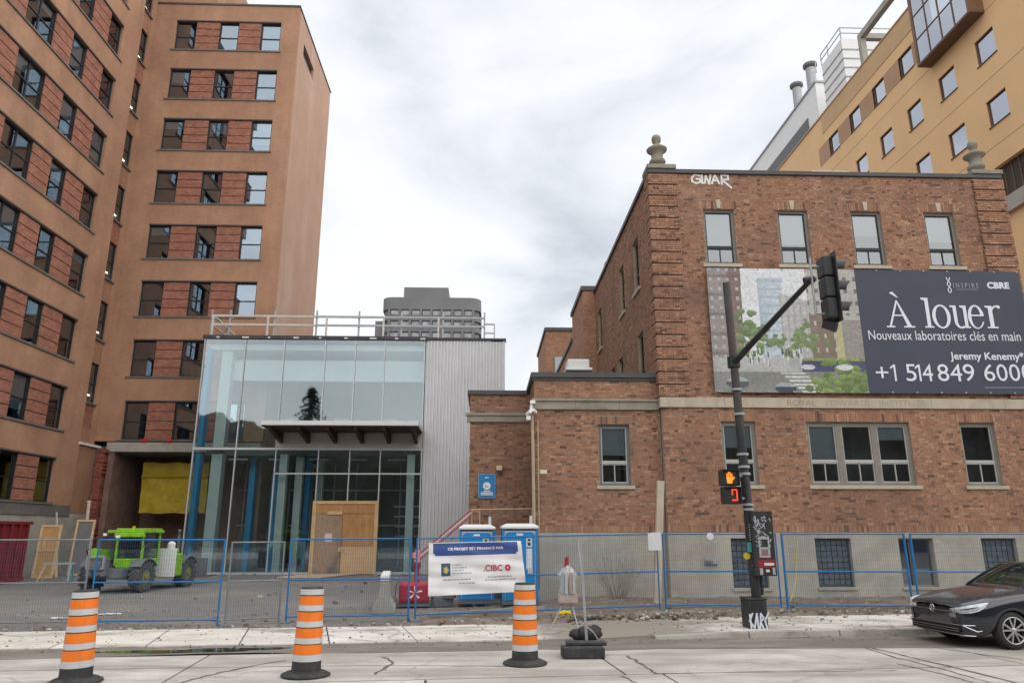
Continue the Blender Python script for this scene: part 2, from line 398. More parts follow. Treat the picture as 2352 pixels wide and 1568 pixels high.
# road bed (shows in the joints) and its concrete slabs
road = MB(); road.col = (1, 1, 1); road.T = STM
road.box(-70, 70, -15.0, .2, -.25, -.018)
road = tag(road.build('road', JOINT), kind='structure')
rows = [(-3.52, -.98, [-31, -24.2, -17.8, -11.2, -4.75, 1.75, 8.2, 14.8, 21.4, 28]), (-7.1, -3.56, [-31, -25, -19.4, -13.4, -7.2, -1.15, 2.3, 8.9, 15, 21, 28]),
        (-10.7, -7.14, [-31, -23, -16, -9, -2, 5, 12, 19, 28]), (-14.6, -10.74, [-31, -23, -16, -9, -2, 5, 12, 19, 28])]
for v0, v1, js in rows:
    for a, b in zip(js[:-1], js[1:]):
        m = MB(); m.T = STM; q = rnd.uniform(.90, 1.06); m.col = (q, q * rnd.uniform(.985, 1.0), q * rnd.uniform(.965, 1.0))
        e = .018; j = [rnd.uniform(-.05, .05) for _ in range(4)]
        n_ = 6
        lo = [(a + e + (b - a - 2 * e) * i / n_, v0 + rnd.uniform(0, .012)) for i in range(n_ + 1)]
        hi = [(a + e + (b - a - 2 * e) * i / n_, v1 - rnd.uniform(0, .012)) for i in range(n_ + 1)]
        ring = lo + hi[::-1]; k = len(ring)
        m.add([(x, y, 0) for x, y in ring] + [(x, y, -.1) for x, y in ring], [tuple(range(k))] + [(i, i + k, (i+1) % k + k, (i+1) % k) for i in range(k)])
        m.build('slab', ROADM, road)
gut = MB(); gut.col = (1, 1, 1); gut.T = STM
NU = 120
gv = [(-60 + 120 * i / NU, y + (rnd.uniform(-.16, .12)-.12*math.sin(i*.21)-.55*math.exp(-((i-68)/5.5)**2) if y < -.5 else 0), .004) for y in (-1.02, .05) for i in range(NU + 1)]
gut.add(gv, [(i, i + 1, NU + 2 + i, NU + 1 + i) for i in range(NU)])
tag(gut.build('gutter', GUTM), kind='structure')
# pavement: slabs, dropped to the road at the driveway on the left, raised behind a kerb on the right
def walk_z(u): return .02 + .09 * max(0.0, min(1.0, (u - 2.6) / 1.6))
wk = MB(); wk.T = STM; wk.col = (1, 1, 1); wk.box(-60, 60, 0, 2.55, -.2, -.012)
sidewalk = tag(wk.build('sidewalk', JOINT), kind='structure')
u = -23.4
while u < 24:
    ln = 1.62 if u > -13 else 1.8
    m = MB(); m.T = STM; q = rnd.uniform(.88, 1.06); m.col = (q, q * .99, q * rnd.uniform(.95, 1))
    z0, z1 = walk_z(u), walk_z(u + ln); a, b = u + .014, u + ln - .014
    t0, t1 = rnd.uniform(-.006, .008), rnd.uniform(-.006, .008)
    sk = -.35
    m.add([(a - sk*0, .02, z0+t0), (b, .02, z1+t1), (b + sk, 2.46, z1+t1), (a + sk, 2.46, z0+t0), (a, .02, -.1), (b, .02, -.1), (b + sk, 2.46, -.1), (a + sk, 2.46, -.1)],
          [(0,1,2,3),(0,4,5,1),(1,5,6,2),(2,6,7,3),(3,7,4,0)])
    m.build('slab', WALKM, sidewalk)
    u += ln
for i in range(11):
    a = 3.3 + i * 1.9
    m = MB(); m.T = STM; m.col = (1, 1, 1); z0, z1 = walk_z(a) + .006, walk_z(a + 1.88) + .006
    m.add([(a, -.15, -.05), (a+1.88, -.15, -.05), (a+1.88, .012, -.05), (a, .012, -.05), (a, -.12, z0), (a+1.88, -.12, z1), (a+1.88, .012, z1), (a, .012, z0)],
          [(4,5,6,7),(0,1,5,4),(1,2,6,5),(3,0,4,7)])
    m.build('kerb_stone', KERBM, sidewalk, bevel=.015)
# bare earth between the pavement and the institute
def verge_z(x, y): return .10 * max(0, min(1, (x - 1.2) / 3.0)) + .02
ve = MB(); ve.col = (1, 1, 1)
nx, ny = 120, 26
vv = []
for j in range(ny + 1):
    for i in range(nx + 1):
        x = -2.0 + 30.0 * i / nx
        y0 = st(x, 2.42).y; y = y0 + (22.9 - y0) * j / ny
        edge = min(1, j / 1.5) * min(1.0, (x + 2.0) / 1.5)
        vv.append((x + rnd.uniform(-.06, .06), y + (rnd.uniform(-.09, .05) if j == 0 else rnd.uniform(-.06, .06)), -.02 + edge * (.03 + verge_z(x, y) + .045 * rnd.random() + .05 * math.sin(x * 1.3 + y) * math.sin(y * 1.7))))
ve.add(vv, [(j*(nx+1)+i, j*(nx+1)+i+1, (j+1)*(nx+1)+i+1, (j+1)*(nx+1)+i) for j in range(ny) for i in range(nx)])
tag(ve.build('verge', DIRTM, smooth=True), kind='structure')
# thin drifts of dirt over pavement and gutter
def drift(u0, v0, ru, rv, z, seed, n=26):
    q = random.Random(seed); m = MB(); m.T = STM; m.col = (1, 1, 1)
    k = [1 + .35 * math.sin(3 * a + q.random() * 6) * q.random() for a in [0] * 1]
    ph = [q.random() * 6.28 for _ in range(4)]
    ring = []
    for i in range(n):
        a = 2 * math.pi * i / n
        r = 1 + .22 * math.sin(2 * a + ph[0]) + .18 * math.sin(3 * a + ph[1]) + .14 * math.sin(5 * a + ph[2]) + q.uniform(-.14, .14)
        ring.append((u0 + ru * r * math.cos(a), v0 + rv * r * math.sin(a)))
    hz = lambda a, b: (walk_z(a) if b > 0 else .004) + .011
    ring = [(a, min(max(b, .03), 2.44)) if z > .02 or v0 > 0 else (a, b) for a, b in ring]
    m.add([(u0, v0, hz(u0, v0) + .004)] + [(a, b, hz(a, b)) for a, b in ring], [(0, 1 + i, 1 + (i + 1) % n) for i in range(n)])
    return m
# poured tar seams over the old joints
def seam(pix, w_, seed):
    q = random.Random(seed); pts = []
    for (x0, y0), (x1, y1) in zip(pix[:-1], pix[1:]):
        n = 7
        for i in range(n): t = i/n; pts.append(P(x0+(x1-x0)*t, y0+(y1-y0)*t, Z=0))
    pts.append(P(*pix[-1], Z=0)); m = MB(); m.col = (1, 1, 1); vs = []
    for i, p in enumerate(pts):
        d = (pts[min(i+1, len(pts)-1)]-pts[max(i-1, 0)]).normalized(); nrm = Vector((-d.y, d.x, 0)); j = nrm*q.uniform(-.025, .025); k = w_*q.uniform(.45, 1.2)
        vs += [tuple(p+j+nrm*k+Vector((0, 0, .0045))), tuple(p+j-nrm*k+Vector((0, 0, .0045)))]
    m.add(vs, [(2*i, 2*i+1, 2*i+3, 2*i+2) for i in range(len(pts)-1)]); m.build('tar_seam', TARM, road)
TARM = surface('tar_seal', (.13, .12, .11), (.24, .22, .2), .8, (3, 3, 1))
for i, (pix, w_) in enumerate((([(1925, 1464), (2010, 1490), (2100, 1510), (2352, 1572)], .035), ([(1960, 1480), (2060, 1510), (2180, 1540), (2290, 1572)], .022), ([(2060, 1523), (2200, 1556), (2260, 1575)], .018),
        ([(655, 1516), (560, 1532), (480, 1550), (400, 1572)], .03), ([(1440, 1505), (1475, 1525), (1505, 1545)], .03), ([(1425, 1552), (1480, 1574)], .03), ([(880, 1508), (905, 1520), (860, 1548)], .03),
        ([(1500, 1546), (1900, 1541), (2060, 1539)], .014), ([(0, 1540), (400, 1533), (900, 1527), (1250, 1530)], .012), ([(2090, 1478), (2240, 1500), (2352, 1514)], .02))): seam(pix, w_, 90+i)
# puddle in the gutter
WATER = mat('puddle_water', (.045, .045, .03), .03, .2, 2, spec=.6)
pd = drift(-5.1, -.50, 1.25, .24, .012, 9, 30)
for i in range(1, len(pd.v)): pass
pd.v = [(a, b, .0125) for a, b, c in pd.v]
tag(pd.build('puddle', WATER), kind='structure')
# ------------------------------------------------------------------ window and wall builders
def sash_window(parent, T, u0, u1, w0, w1, fr=.07, cols=1, split=.5, d=.16, fmat=None, gmat=None, lower_cols=1, sash=None, blind=0.0, bmat=None, fdep=.10, label=None):
    """hung window in wall frame T: outer frame, meeting rail, a pane per light; u0..u1, w0..w1 is the opening"""
    f = MB(T); fm = fmat or DARKM; gm = gmat or GLS_T
    f.box(u0, u0+fr, d, d+fdep, w0, w1); f.box(u1-fr, u1, d, d+fdep, w0, w1)
    f.box(u0+fr, u1-fr, d, d+fdep, w0, w0+fr); f.box(u0+fr, u1-fr, d, d+fdep, w1-fr, w1)
    win = f.build('window', fm, parent)
    if label: win['label'] = label
    cw = (u1-u0-2*fr) / cols
    for c in range(cols):
        a, b = u0+fr+c*cw, u0+fr+(c+1)*cw
        if c:
            m = MB(T); m.box(a-fr/2, a+fr/2, d+.01, d+fdep-.01, w0+fr, w1-fr); m.build('mullion', fm, win)
            a += fr/2
        if c < cols-1: b -= fr/2
        ws = w0+fr+(w1-w0-2*fr)*split
        m = MB(T); m.box(a, b, d+.015, d+fdep-.015, ws-.03, ws+.03); m.build('meeting_rail', sash or fm, win)
        if sash:
            m = MB(T)
            for (p, q) in ((w0+fr, ws-.03), (ws+.03, w1-fr)):
                m.box(a, a+.035, d+.03, d+fdep-.02, p, q); m.box(b-.035, b, d+.03, d+fdep-.02, p, q)
                m.box(a+.035, b-.035, d+.03, d+fdep-.02, p, p+.035); m.box(a+.035, b-.035, d+.03, d+fdep-.02, q-.035, q)
            m.build('sash', sash, win)
        m = MB(T); m.quad((a, d+.055, ws+.03), (b, d+.055, ws+.03), (b, d+.055, w1-fr), (a, d+.055, w1-fr)); m.build('pane', gm, win)
        lw = (b-a)/lower_cols
        for k in range(lower_cols):
            p, q = a+k*lw, a+(k+1)*lw
            if k:
                mm = MB(T); mm.box(p-.015, p+.015, d+.03, d+fdep-.02, w0+fr, ws-.03); mm.build('glazing_bar', sash or fm, win)
            m = MB(T); m.quad((p, d+.055, w0+fr), (q, d+.055, w0+fr), (q, d+.055, ws-.03), (p, d+.055, ws-.03)); m.build('pane', gm, win)
        if blind > 0:
            m = MB(T); hb = (w1-w0-2*fr)*min(1, blind); m.box(a+.01, b-.01, d+.10, d+.115, w1-fr-hb, w1-fr); m.build('blind', bmat or BLIND, win)
    return win
# brick colours
PAL = [(.385, .213, .133), (.36, .197, .124), (.335, .178, .113), (.415, .24, .152), (.305, .16, .103), (.225, .12, .082), (.365, .185, .112), (.45, .272, .178), (.335, .172, .12), (.15, .088, .066)]
PW = [17, 18, 17, 10, 11, 7, 10, 5, 8, 4]
def brick_rows(q, u0, u1, w0, w1, holes, ch=.0755, L_=.203, H_=.098, jt=.011, shift=0.0):
    """Flemish-like bond clipped to a rectangle with rectangular holes -> [(a, b, z0, z1)]"""
    res = []; n = int(round((w1-w0)/ch)); ch = (w1-w0)/n
    for r in range(n):
        z0 = w0+r*ch; z1 = z0+ch-jt; zm = (z0+z1)/2
        x = u0 - ((r % 2)*(L_+H_+2*jt)/2 + shift) % (L_+H_+2*jt) - q.uniform(0, .02); k = 0
        while x < u1:
            ln = L_ if k % 2 == 0 else H_
            if r % 6 == 5: ln = H_
            segs = [(max(x, u0), min(x+ln, u1))]
            for (ha, hb, hz0, hz1) in holes:
                if hz0 < zm < hz1:
                    ns = []
                    for a, b in segs:
                        if b <= ha or a >= hb: ns.append((a, b)); continue
                        if a < ha-.02: ns.append((a, ha-.004))
                        if b > hb+.02: ns.append((hb+.004, b))
                    segs = ns
            for a, b in segs:
                if b-a > .03: res.append((a, b, z0, z1))
            x += ln+jt; k += 1
    return res
SOLO = []          # candidates for bricks that become objects of their own: (distance, frame, a, b, z0, z1, d, tint)
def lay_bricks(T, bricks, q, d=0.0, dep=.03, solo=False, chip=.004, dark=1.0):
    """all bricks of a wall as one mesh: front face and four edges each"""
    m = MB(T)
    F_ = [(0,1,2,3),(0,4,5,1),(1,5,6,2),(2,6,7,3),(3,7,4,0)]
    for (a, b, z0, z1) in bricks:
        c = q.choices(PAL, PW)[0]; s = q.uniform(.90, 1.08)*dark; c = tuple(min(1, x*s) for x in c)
        p = d - q.uniform(0, chip)
        if solo:
            cen = T @ Vector(((a+b)/2, p, (z0+z1)/2)); SOLO.append(((cen-Vector((0, 0, CAMH))).length, T, a, b, z0, z1, p, c, dep, q.random()))
            continue
        m.col = c; t = q.uniform(-.002, .002)
        m.add([(a, p, z0), (b, p+t, z0), (b, p+t, z1), (a, p, z1), (a, p+dep, z0), (b, p+dep, z0), (b, p+dep, z1), (a, p+dep, z1)], F_)
    return m
def soldier(u0, u1, w0, w1, bw=.066, jt=.011):
    n = max(1, int(round((u1-u0)/(bw+jt)))); s = (u1-u0)/n
    return [(u0+i*s, u0+(i+1)*s-jt, w0, w1) for i in range(n)]
# ------------------------------------------------------------------ brown office block on the left (wing + tower)
rnd = random.Random(11)
ob = thing('brick_office_building', (-17, 41, 0), 'tall brown brick office block with red panels between black windows', 'building')
TF = wall_frame('front', 41.0); TW = wall_frame('right', -21.3); TS = wall_frame('right', -21.6)
S0, DS, WH = 6.97, 3.555, 2.13
def rot_only(T): return T.to_3x3().to_4x4()
_bandmesh = {}
def red_panels(T, u0, u1, w0, w1, key):
    n = 4; h = (w1-w0)/n; k = (key, round(u1-u0, 2), round(h, 3))
    if k not in _bandmesh:
        m = MB(rot_only(T)); m.box(0, u1-u0, 0, .25, 0, h-.045)
        _bandmesh[k] = m.mesh('brick_band', REDB)
    for i in range(n): place(_bandmesh[k], 'brick_band', ob, T @ Vector((u0, .05, w0+i*h+.02)))
    m = MB(T); m.box(u0, u1, .10, .3, w0, w1); m.build('panel_backing', COPE, ob)
# tower front
TX = [(-20.24, -18.95), (-17.48, -16.25), (-14.83, -13.55)]
for k in range(8):
    s = S0+DS*k; h = s+WH
    m = MB(TF); top = s+DS-.10 if k < 7 else 35.2
    m.box(-21.6, -12.45, 0, .35, h, top); m.build('spandrel_band', TAN, ob)
    m = MB(TF); m.box(-21.6, -20.24, 0, .35, s-.10, h); m.build('corner_pier', TAN, ob)
    m = MB(TF); m.box(-13.55, -12.45, 0, .35, s-.10, h); m.build('corner_pier', TAN, ob)
    m = MB(TF); m.box(-20.42, -13.45, -.06, .30, s-.10, s-.01); m.build('sill', SILLG, ob)
    m = MB(TF); m.box(-20.24, -13.55, -.012, .05, h-.03, h+.05); m.build('lintel', COPE, ob)
    red_panels(TF, -18.95, -17.48, s, h-.04, 'f'); red_panels(TF, -16.25, -14.83, s, h-.04, 'f')
    for c, (a, b) in enumerate(TX):
        bl = 0
        if c == 2 and rnd.random() < .6: bl = rnd.uniform(.3, .9)
        elif rnd.random() < .4: bl = rnd.choice([.25, .4, .5, .75])
        sash_window(ob, TF, a, b, s, h-.03, .075, 1, .47, .14, DARKM, GLS_T, blind=bl)
m = MB(TF); m.box(-21.6, -12.40, -.05, .5, 35.2, 35.32); m.build('coping', COPE, ob)
m = MB(TF); m.box(-21.6, -17.8, .02, 6, 35.33, 39.5); m.build('stair_head', TAN, ob)
m = MB(TF); m.box(-17.0, -16.2, 2.5, 3.3, 35.33, 37.2); m.box(-15.9, -15.0, 2.5, 3.3, 35.33, 36.9); m.build('roof_vent', SILLG, ob)
# tower right side wall with a slot near the top
TR = wall_frame('right', -12.45)
m = MB(TR)
m.box(41.36, 50.6, 0, .3, 0, 32.7); m.box(41.36, 50.6, 0, .3, 33.62, 35.2); m.box(41.36, 42.55, 0, .3, 32.7, 33.62); m.box(45.4, 50.6, 0, .3, 32.7, 33.62)
m.build('side_wall', SIDEW, ob)
m = MB(TR); m.box(41.3, 50.65, -.05, .4, 35.2, 35.32); m.build('coping', COPE, ob)
m = MB(TR); m.box(42.5, 45.5, .2, .28, 32.6, 33.7); m.build('louvre', DARKM, ob)
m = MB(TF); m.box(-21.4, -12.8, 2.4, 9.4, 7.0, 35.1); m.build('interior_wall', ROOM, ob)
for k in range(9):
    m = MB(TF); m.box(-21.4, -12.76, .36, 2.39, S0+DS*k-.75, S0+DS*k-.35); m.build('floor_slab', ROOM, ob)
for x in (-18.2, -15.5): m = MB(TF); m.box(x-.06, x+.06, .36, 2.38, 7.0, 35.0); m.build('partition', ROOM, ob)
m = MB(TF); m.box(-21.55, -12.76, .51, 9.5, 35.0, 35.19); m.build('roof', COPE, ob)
# wing facing right
WC = [(35.83, 37.12, 1), (32.92, 34.22, 1), (29.33, 31.43, 2), (26.1, 27.4, 1), (23.2, 24.5, 1)]
W0 = 22.0
for k in range(-1, 9):
    s = S0+DS*k; h = s+WH
    m = MB(TW); m.box(W0, 39.0, 0, .35, h, s+DS-.10); m.build('spandrel_band', TAN, ob)
    m = MB(TW); m.box(37.12, 39.0, 0, .35, s-.10, h); m.build('corner_pier', TAN, ob)
    m = MB(TW); m.box(W0, 37.35, -.07, .30, s-.10, s-.01); m.build('sill', SILLG, ob)
    m = MB(TW); m.box(W0, 37.12, -.012, .05, h-.03, h+.05); m.build('lintel', COPE, ob)
    for i, (a, b, n) in enumerate(WC):
        if k < 0 and i > 3: continue
        nxt = WC[i+1][1] if i+1 < len(WC) else W0
        if i < 4: red_panels(TW, nxt, a, s, h-.04, 'w')
        sash_window(ob, TW, a, b, s, h-.03, .075, n, .47, .14, DARKM, GLS_T, blind=(rnd.choice([.2, .35, .5, .5, .8]) if rnd.random() < .5 else 0))
m = MB(TW); m.box(W0, 38.99, .02, .35, 0, S0-DS-.11); m.build('foundation', FOUND, ob)
m = MB(TW); m.box(W0, 38.99, -.03, .05, S0-DS-.62, S0-DS-.12); m.build('base_band', SILLG, ob)
m = MB(TW); m.box(W0-.05, 39.0, -.05, .5, S0+DS*9-.10, S0+DS*9+.4); m.build('coping', COPE, ob)
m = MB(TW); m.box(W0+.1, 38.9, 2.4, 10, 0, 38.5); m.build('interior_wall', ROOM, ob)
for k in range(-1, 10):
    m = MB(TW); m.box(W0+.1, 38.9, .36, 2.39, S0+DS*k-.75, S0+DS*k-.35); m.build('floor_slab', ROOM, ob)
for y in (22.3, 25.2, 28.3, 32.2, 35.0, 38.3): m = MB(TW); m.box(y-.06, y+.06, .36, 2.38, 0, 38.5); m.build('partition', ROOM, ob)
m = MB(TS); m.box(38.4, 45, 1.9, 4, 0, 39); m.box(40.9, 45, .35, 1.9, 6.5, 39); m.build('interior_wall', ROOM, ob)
m = MB(); m.box(-23.2, -21.02, 40.72, 45.3, 0, 6.4); m.build('link_core', ROOM, ob)
# stair strip in the inner corner: windows half a storey off, lit inside
for k in range(-1, 8):
    hd = 11.02+DS*k; sl = hd-2.2
    if sl > 38: break
    m = MB(TS); m.box(39.0, 39.12, 0, .3, sl-1.36, hd); m.box(40.45, 41.0, 0, .3, sl-1.36, hd); m.build('corner_pier', TAN, ob)
    if k >= 0:
        m = MB(TS); m.box(39.05, 40.55, -.08, .2, sl-.1, sl); m.build('sill', SILLG, ob)
        sash_window(ob, TS, 39.12, 40.45, sl, hd, .075, 1, .47, .1, DARKM, GLS_T)
        m = MB(TS); m.box(39.55, 40.25, .24, .30, sl+.42, sl+.50); m.build('strip_light', LAMP, ob)
        m = MB(TS); m.box(39.12, 40.45, .03, .3, sl-1.355, sl-.1); m.build('brick_panel', TAN_D if k % 3 else REDB, ob)
    else:
        m = MB(TS); m.box(39.12, 40.45, .03, .3, 6.4, hd); m.build('brick_panel', TAN_D, ob)
# low link wall and the broken-out bay under the tower
m = MB(TW); m.box(W0, W0+.3, .36, 10, 0, 38.4); m.build('end_wall', TAN, ob)
m = MB(TW); m.box(39.0, 40.7, .01, .4, 2.95, 6.45); m.build('link_wall', TAN_D, ob)
m = MB(TW); m.box(39.0, 40.9, .015, .4, 0, 2.94); m.build('foundation', FOUND, ob)
m = MB(TW); m.box(38.9, 41.0, -.10, .35, 6.46, 6.58); m.build('flashing', WHITE, ob)
q = random.Random(3); m = MB()
for i in range(64):
    z = i*.1; a = q.uniform(-.05, .07); b = q.uniform(-.06, .08)
    m.col = None; m.box(-21.22+a*.3, -20.78+b, 40.62+q.uniform(-.04, .04), 41.0, z, z+.092)
m.build('broken_brick_edge', mat('raw_red_brick', (.26, .085, .06), .9, .35, 6, .4, 40), ob)
ROUGH = mat('rough_brown_wall', (.20, .125, .10), .95, .25, 1.5, .5, 12, stain=(.30, .22, .18), stain_amt=.6, stain_scale=(1, 1, 1))
m = MB(); m.box(-20.77, -20.45, 41.0, 45.2, 0, 6.6); m.build('bay_side_wall', ROUGH, ob)
m = MB(); m.box(-20.45, -12.6, 45.0, 45.3, 0, 6.6); m.build('bay_back_wall', ROUGH, ob)
m = MB(); m.box(-20.9, -12.5, 40.93, 41.38, 6.28, 6.80); m.build('concrete_beam', CONC, ob, bevel=.03)
m = MB(); m.box(-20.44, -12.6, 41.39, 44.99, 6.3, 6.78); m.build('bay_ceiling', ROUGH, ob)
REDT = mat('red_cap', (.55, .02, .02), .5, .1, 5)
for x in (-18.95, -17.6): m = MB(); m.box(x, x+.2, 40.85, 41.0, 6.81, 7.0); m.build('red_marker', REDT, ob)
# yellow sheet hung in the bay
YT = mat('yellow_sheet', (.52, .38, .035), .55, .2, 2.5, .5, 6)
q = random.Random(5); m = MB(); nu, nw = 26, 28
p0, p1, p2 = P(318, 1178, Y=42.6), P(470, 1178, Y=42.6), P(330, 1062, Y=42.6)
vs = []
for j in range(nw+1):
    for i in range(nu+1):
        t = j/nw; x = (p0.x+(p2.x-p0.x)*t)*(1-i/nu)+p1.x*i/nu; zz = p0.z+(p2.z-p0.z)*t
        vs.append((x, 42.6+.02*math.sin(i*.5+j*.17)+.012*math.sin(j*.6+i*.3)+q.uniform(-.012, .012)-(.12 if j == 20 else 0), zz+.03*math.sin(i*.6)*(j in (0, nw))))
m.add(vs, [(j*(nu+1)+i, j*(nu+1)+i+1, (j+1)*(nu+1)+i+1, (j+1)*(nu+1)+i) for j in range(nw) for i in range(nu)])
tag(m.build('tarpaulin', YT, org=(p0.x, 42.6, p0.z)), 'yellow plastic sheet hung in the broken-out bay beside the glass lobby', 'tarpaulin')
# ------------------------------------------------------------------ glass lobby with corrugated wall
rnd = random.Random(21)
gp = thing('glass_pavilion', (-7, 38, 0), 'glass entrance lobby with white canopy, corrugated metal wall and roof railing', 'building')
TG = wall_frame('front', 38.0)
ALU = mat('aluminium', (.50, .53, .54), .45, .06, 2, metal=.3)
CORR = mat('corrugated_metal', (.60, .60, .615), .5, .05, 1.2, metal=.25, stain=(.5, .5, .51), stain_amt=.4, stain_scale=(1.5, 1.5, .2))
PALEG = mat('pale_green_column', (.74, .78, .73), .7, .05, 2)
BLUEM = mat('blue_membrane', (.02, .30, .60), .6, .15, 1.5)
LOBBY = mat('lobby_wall', (.14, .155, .155), .85, .25, .8)
LOBBYF = mat('lobby_floor', (.2, .2, .19), .6, .2, .8)
BULK = mat('bulkhead', (.72, .74, .72), .7, .03, 1)
cols = [-15.0, -12.85, -10.8, -8.63, -7.03, -5.47, -3.36]
ZT, ZM = 11.95, 6.15
for i, x in enumerate(cols):
    m = MB(TG); wdt = .055
    m.box(x-wdt/2, x+wdt/2, -.05, .10, ZM+.06, ZT); m.build('mullion', ALU, gp)
    m = MB(TG); m.box(x-wdt/2, x+wdt/2, -.05, .10, 0.02, ZM-.06); m.build('mullion', ALU, gp)
m = MB(TG); m.box(-15.05, -3.30, -.07, .12, ZM-.06, ZM+.06); m.build('transom', ALU, gp)
m = MB(TG); m.box(-10.8, -3.36, -.03, .08, 4.86, 4.94); m.build('transom', ALU, gp)
m = MB(TG); m.box(-15.05, -3.30, -.07, .12, -.02, .10); m.build('sill_rail', ALU, gp)
for a, b in zip(cols[:-1], cols[1:]):
    def pane(w0, w1):
        m = MB(TG); t = rnd.uniform(-.006, .006); m.quad((a+.03, .02, w0), (b-.03, .02+t, w0), (b-.03, .02+t, w1), (a+.03, .02, w1)); m.build('pane', GLS_P, gp)
    pane(ZM+.06, ZT)
    if a >= -10.85: pane(4.94, ZM-.06); pane(.10, 4.86)
    else: pane(.10, ZM-.06)
# inside
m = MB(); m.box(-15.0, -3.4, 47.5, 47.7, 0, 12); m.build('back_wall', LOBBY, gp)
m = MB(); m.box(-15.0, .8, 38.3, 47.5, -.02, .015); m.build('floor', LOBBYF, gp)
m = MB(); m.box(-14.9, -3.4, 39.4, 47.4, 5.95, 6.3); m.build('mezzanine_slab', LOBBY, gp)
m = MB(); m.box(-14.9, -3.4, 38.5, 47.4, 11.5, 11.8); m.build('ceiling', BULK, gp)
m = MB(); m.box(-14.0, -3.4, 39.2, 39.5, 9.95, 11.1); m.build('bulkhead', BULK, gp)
m = MB(); m.box(-14.3, -13.75, 38.7, 39.25, .02, 5.94); m.box(-14.3, -13.75, 38.7, 39.25, 6.31, 11.49); m.build('column', PALEG, gp)
for x, y in ((-10.55, 38.75), (-10.0, 39.9), (-3.95, 38.75), (-9.4, 42.2)):
    m = MB(); m.box(x-.19, x+.19, y-.19, y+.19, .02, 5.94); m.build('column', PALEG, gp)
for x, y, wdt in ((-14.82, 38.45, .24), (-12.65, 40.6, .30), (-11.75, 41.8, .35), (-9.75, 40.9, .25), (-13.3, 43.5, .3)):
    m = MB(); m.box(x-wdt/2, x+wdt/2, y-.25, y+.25, .02, 5.94)
    if x < -14.5: m.box(x-wdt/2, x+wdt/2, y-.25, y+.25, 6.31, 11.49)
    m.build('membrane_panel', BLUEM, gp)
q = random.Random(4)
for i in range(7):
    x = q.uniform(-14, -9); m = MB(); m.box(x, x+q.uniform(.3, .9), 40+q.random()*3, 43.5, .02, q.uniform(.4, 2.2)); m.build('stacked_material', [LOBBY, DARKM, ROUGH][i % 3], gp)
STUDW = mat('steel_stud', (.45, .47, .47), .6, .1, 2)
for i in range(9):
    x = -14.2+i*1.3; m = MB(); m.box(x-.04, x+.04, 44.2, 44.3, .02, 5.94); m.build('steel_stud', STUDW, gp)
for z in (2.4, 4.4): m = MB(); m.box(-14.5, -3.6, 44.1, 44.19, z-.04, z+.04); m.build('stud_track', STUDW, gp)
for i in range(5): m = MB(); x = -13.2+i*2.1; m.box(x-.5, x+.5, 39.55, 39.6, 5.72, 5.80); m.build('ceiling_track', STUDW, gp)
for i in range(4): m = MB(); m.box(-14.0+i*2.7, -13.2+i*2.7, 41.0, 41.3, 8.1, 8.16); m.build('ceiling_track', STUDW, gp)
for i in range(4):
    z = 3.4-.55*i
    m = MB(); m.box(-5.3, -3.9, 43+.4*i, 43.5+.4*i, z, z+.08); m.build('stair_tread', ALU, gp)
# corrugated wall in sheets
for k in range(6):
    a = -3.30+k*.70; m = MB(TG); n = 4; p = .70/n
    pts = []
    for i in range(n):
        x = a+i*p; pts += [(x, .06), (x+p*.30, .06), (x+p*.42, .012), (x+p*.88, .012)]
    pts.append((a+.698, .06)); L_ = len(pts); top = 11.98-(.03 if k > 4 else 0)
    m.add([(x, d, 0) for x, d in pts]+[(x, d, top) for x, d in pts], [(i, i+1, L_+i+1, L_+i) for i in range(L_-1)])
    m.build('cladding_sheet', CORR, gp)
m = MB(TG); m.box(-3.30, .90, .12, .3, 0, 11.95); m.build('wall_core', LOBBY, gp)
m = MB(TG); m.box(.86, .94, .0, 9.5, 0, 11.97); m.build('corner_trim', ALU, gp)
# roof edge, membrane, railing
RUB = mat('roof_membrane', (.07, .07, .075), .8, .25, 2)
m = MB(TG); m.box(-15.12, -3.2, -.10, .5, 11.97, 12.16); m.box(-3.2, 1.0, -.04, .5, 12.0, 12.12); m.build('roof_edge', RUB, gp)
m = MB(TG); m.box(-15.1, .9, .5, 9.6, 11.9, 12.05); m.build('roof', RUB, gp)
q = random.Random(8)
for i in range(9):
    x = -14.4+i*1.35; m = MB(TG); m.box(x, x+q.uniform(.1, .35), -.12, -.02, 12.0, 12.07); m.build('clip', WHITE, gp)
WOOD_W = mat('painted_timber', (.60, .57, .52), .75, .12, 3)
GALV = mat('galvanised', (.36, .37, .38), .5, .1, 3, metal=.4)
posts = [-15.04, -14.05, -11.64, -9.37, -7.06, -4.73, -2.45, -.18]
for x in posts:
    m = MB(TG); m.box(x-.045, x+.045, .62, .70, 12.05, 13.78); m.build('rail_post', GALV, gp)
for x in (-14.93, -11.97, -8.8, -5.7, -2.7):
    m = MB(TG); m.box(x-.05, x+.05, .52, .60, 12.05, 13.42); m.build('rail_post', WOOD_W, gp)
for z in (13.42, 12.93):
    for a, b in zip([-15.0, -9.4, -4.75], [-9.4, -4.75, -.2]):
        m = MB(TG); m.box(a, b, .55, .62, z-.055, z+.055); m.build('rail', WOOD_W if a < -9.5 else GALV, gp)
    m = MB(TG); m.box(-15.05, -14.97, .65, 6, z-.05, z+.05); m.build('rail', WOOD_W, gp)
m = MB(TG); m.bar((-14.9, .9, 13.4), (-13.6, 3.2, 12.1), .07); m.bar((-14.95, 1.5, 12.1), (-14.0, .9, 13.4), .07); m.build('rail_brace', WOOD_W, gp)
m = MB(TG); m.box(-.18, .40, .60, .66, 13.05, 13.13); m.box(.34, .40, .58, .68, 12.1, 13.05); m.box(-.18, .34, .60, .66, 12.55, 12.62); m.build('rail', GALV, gp)
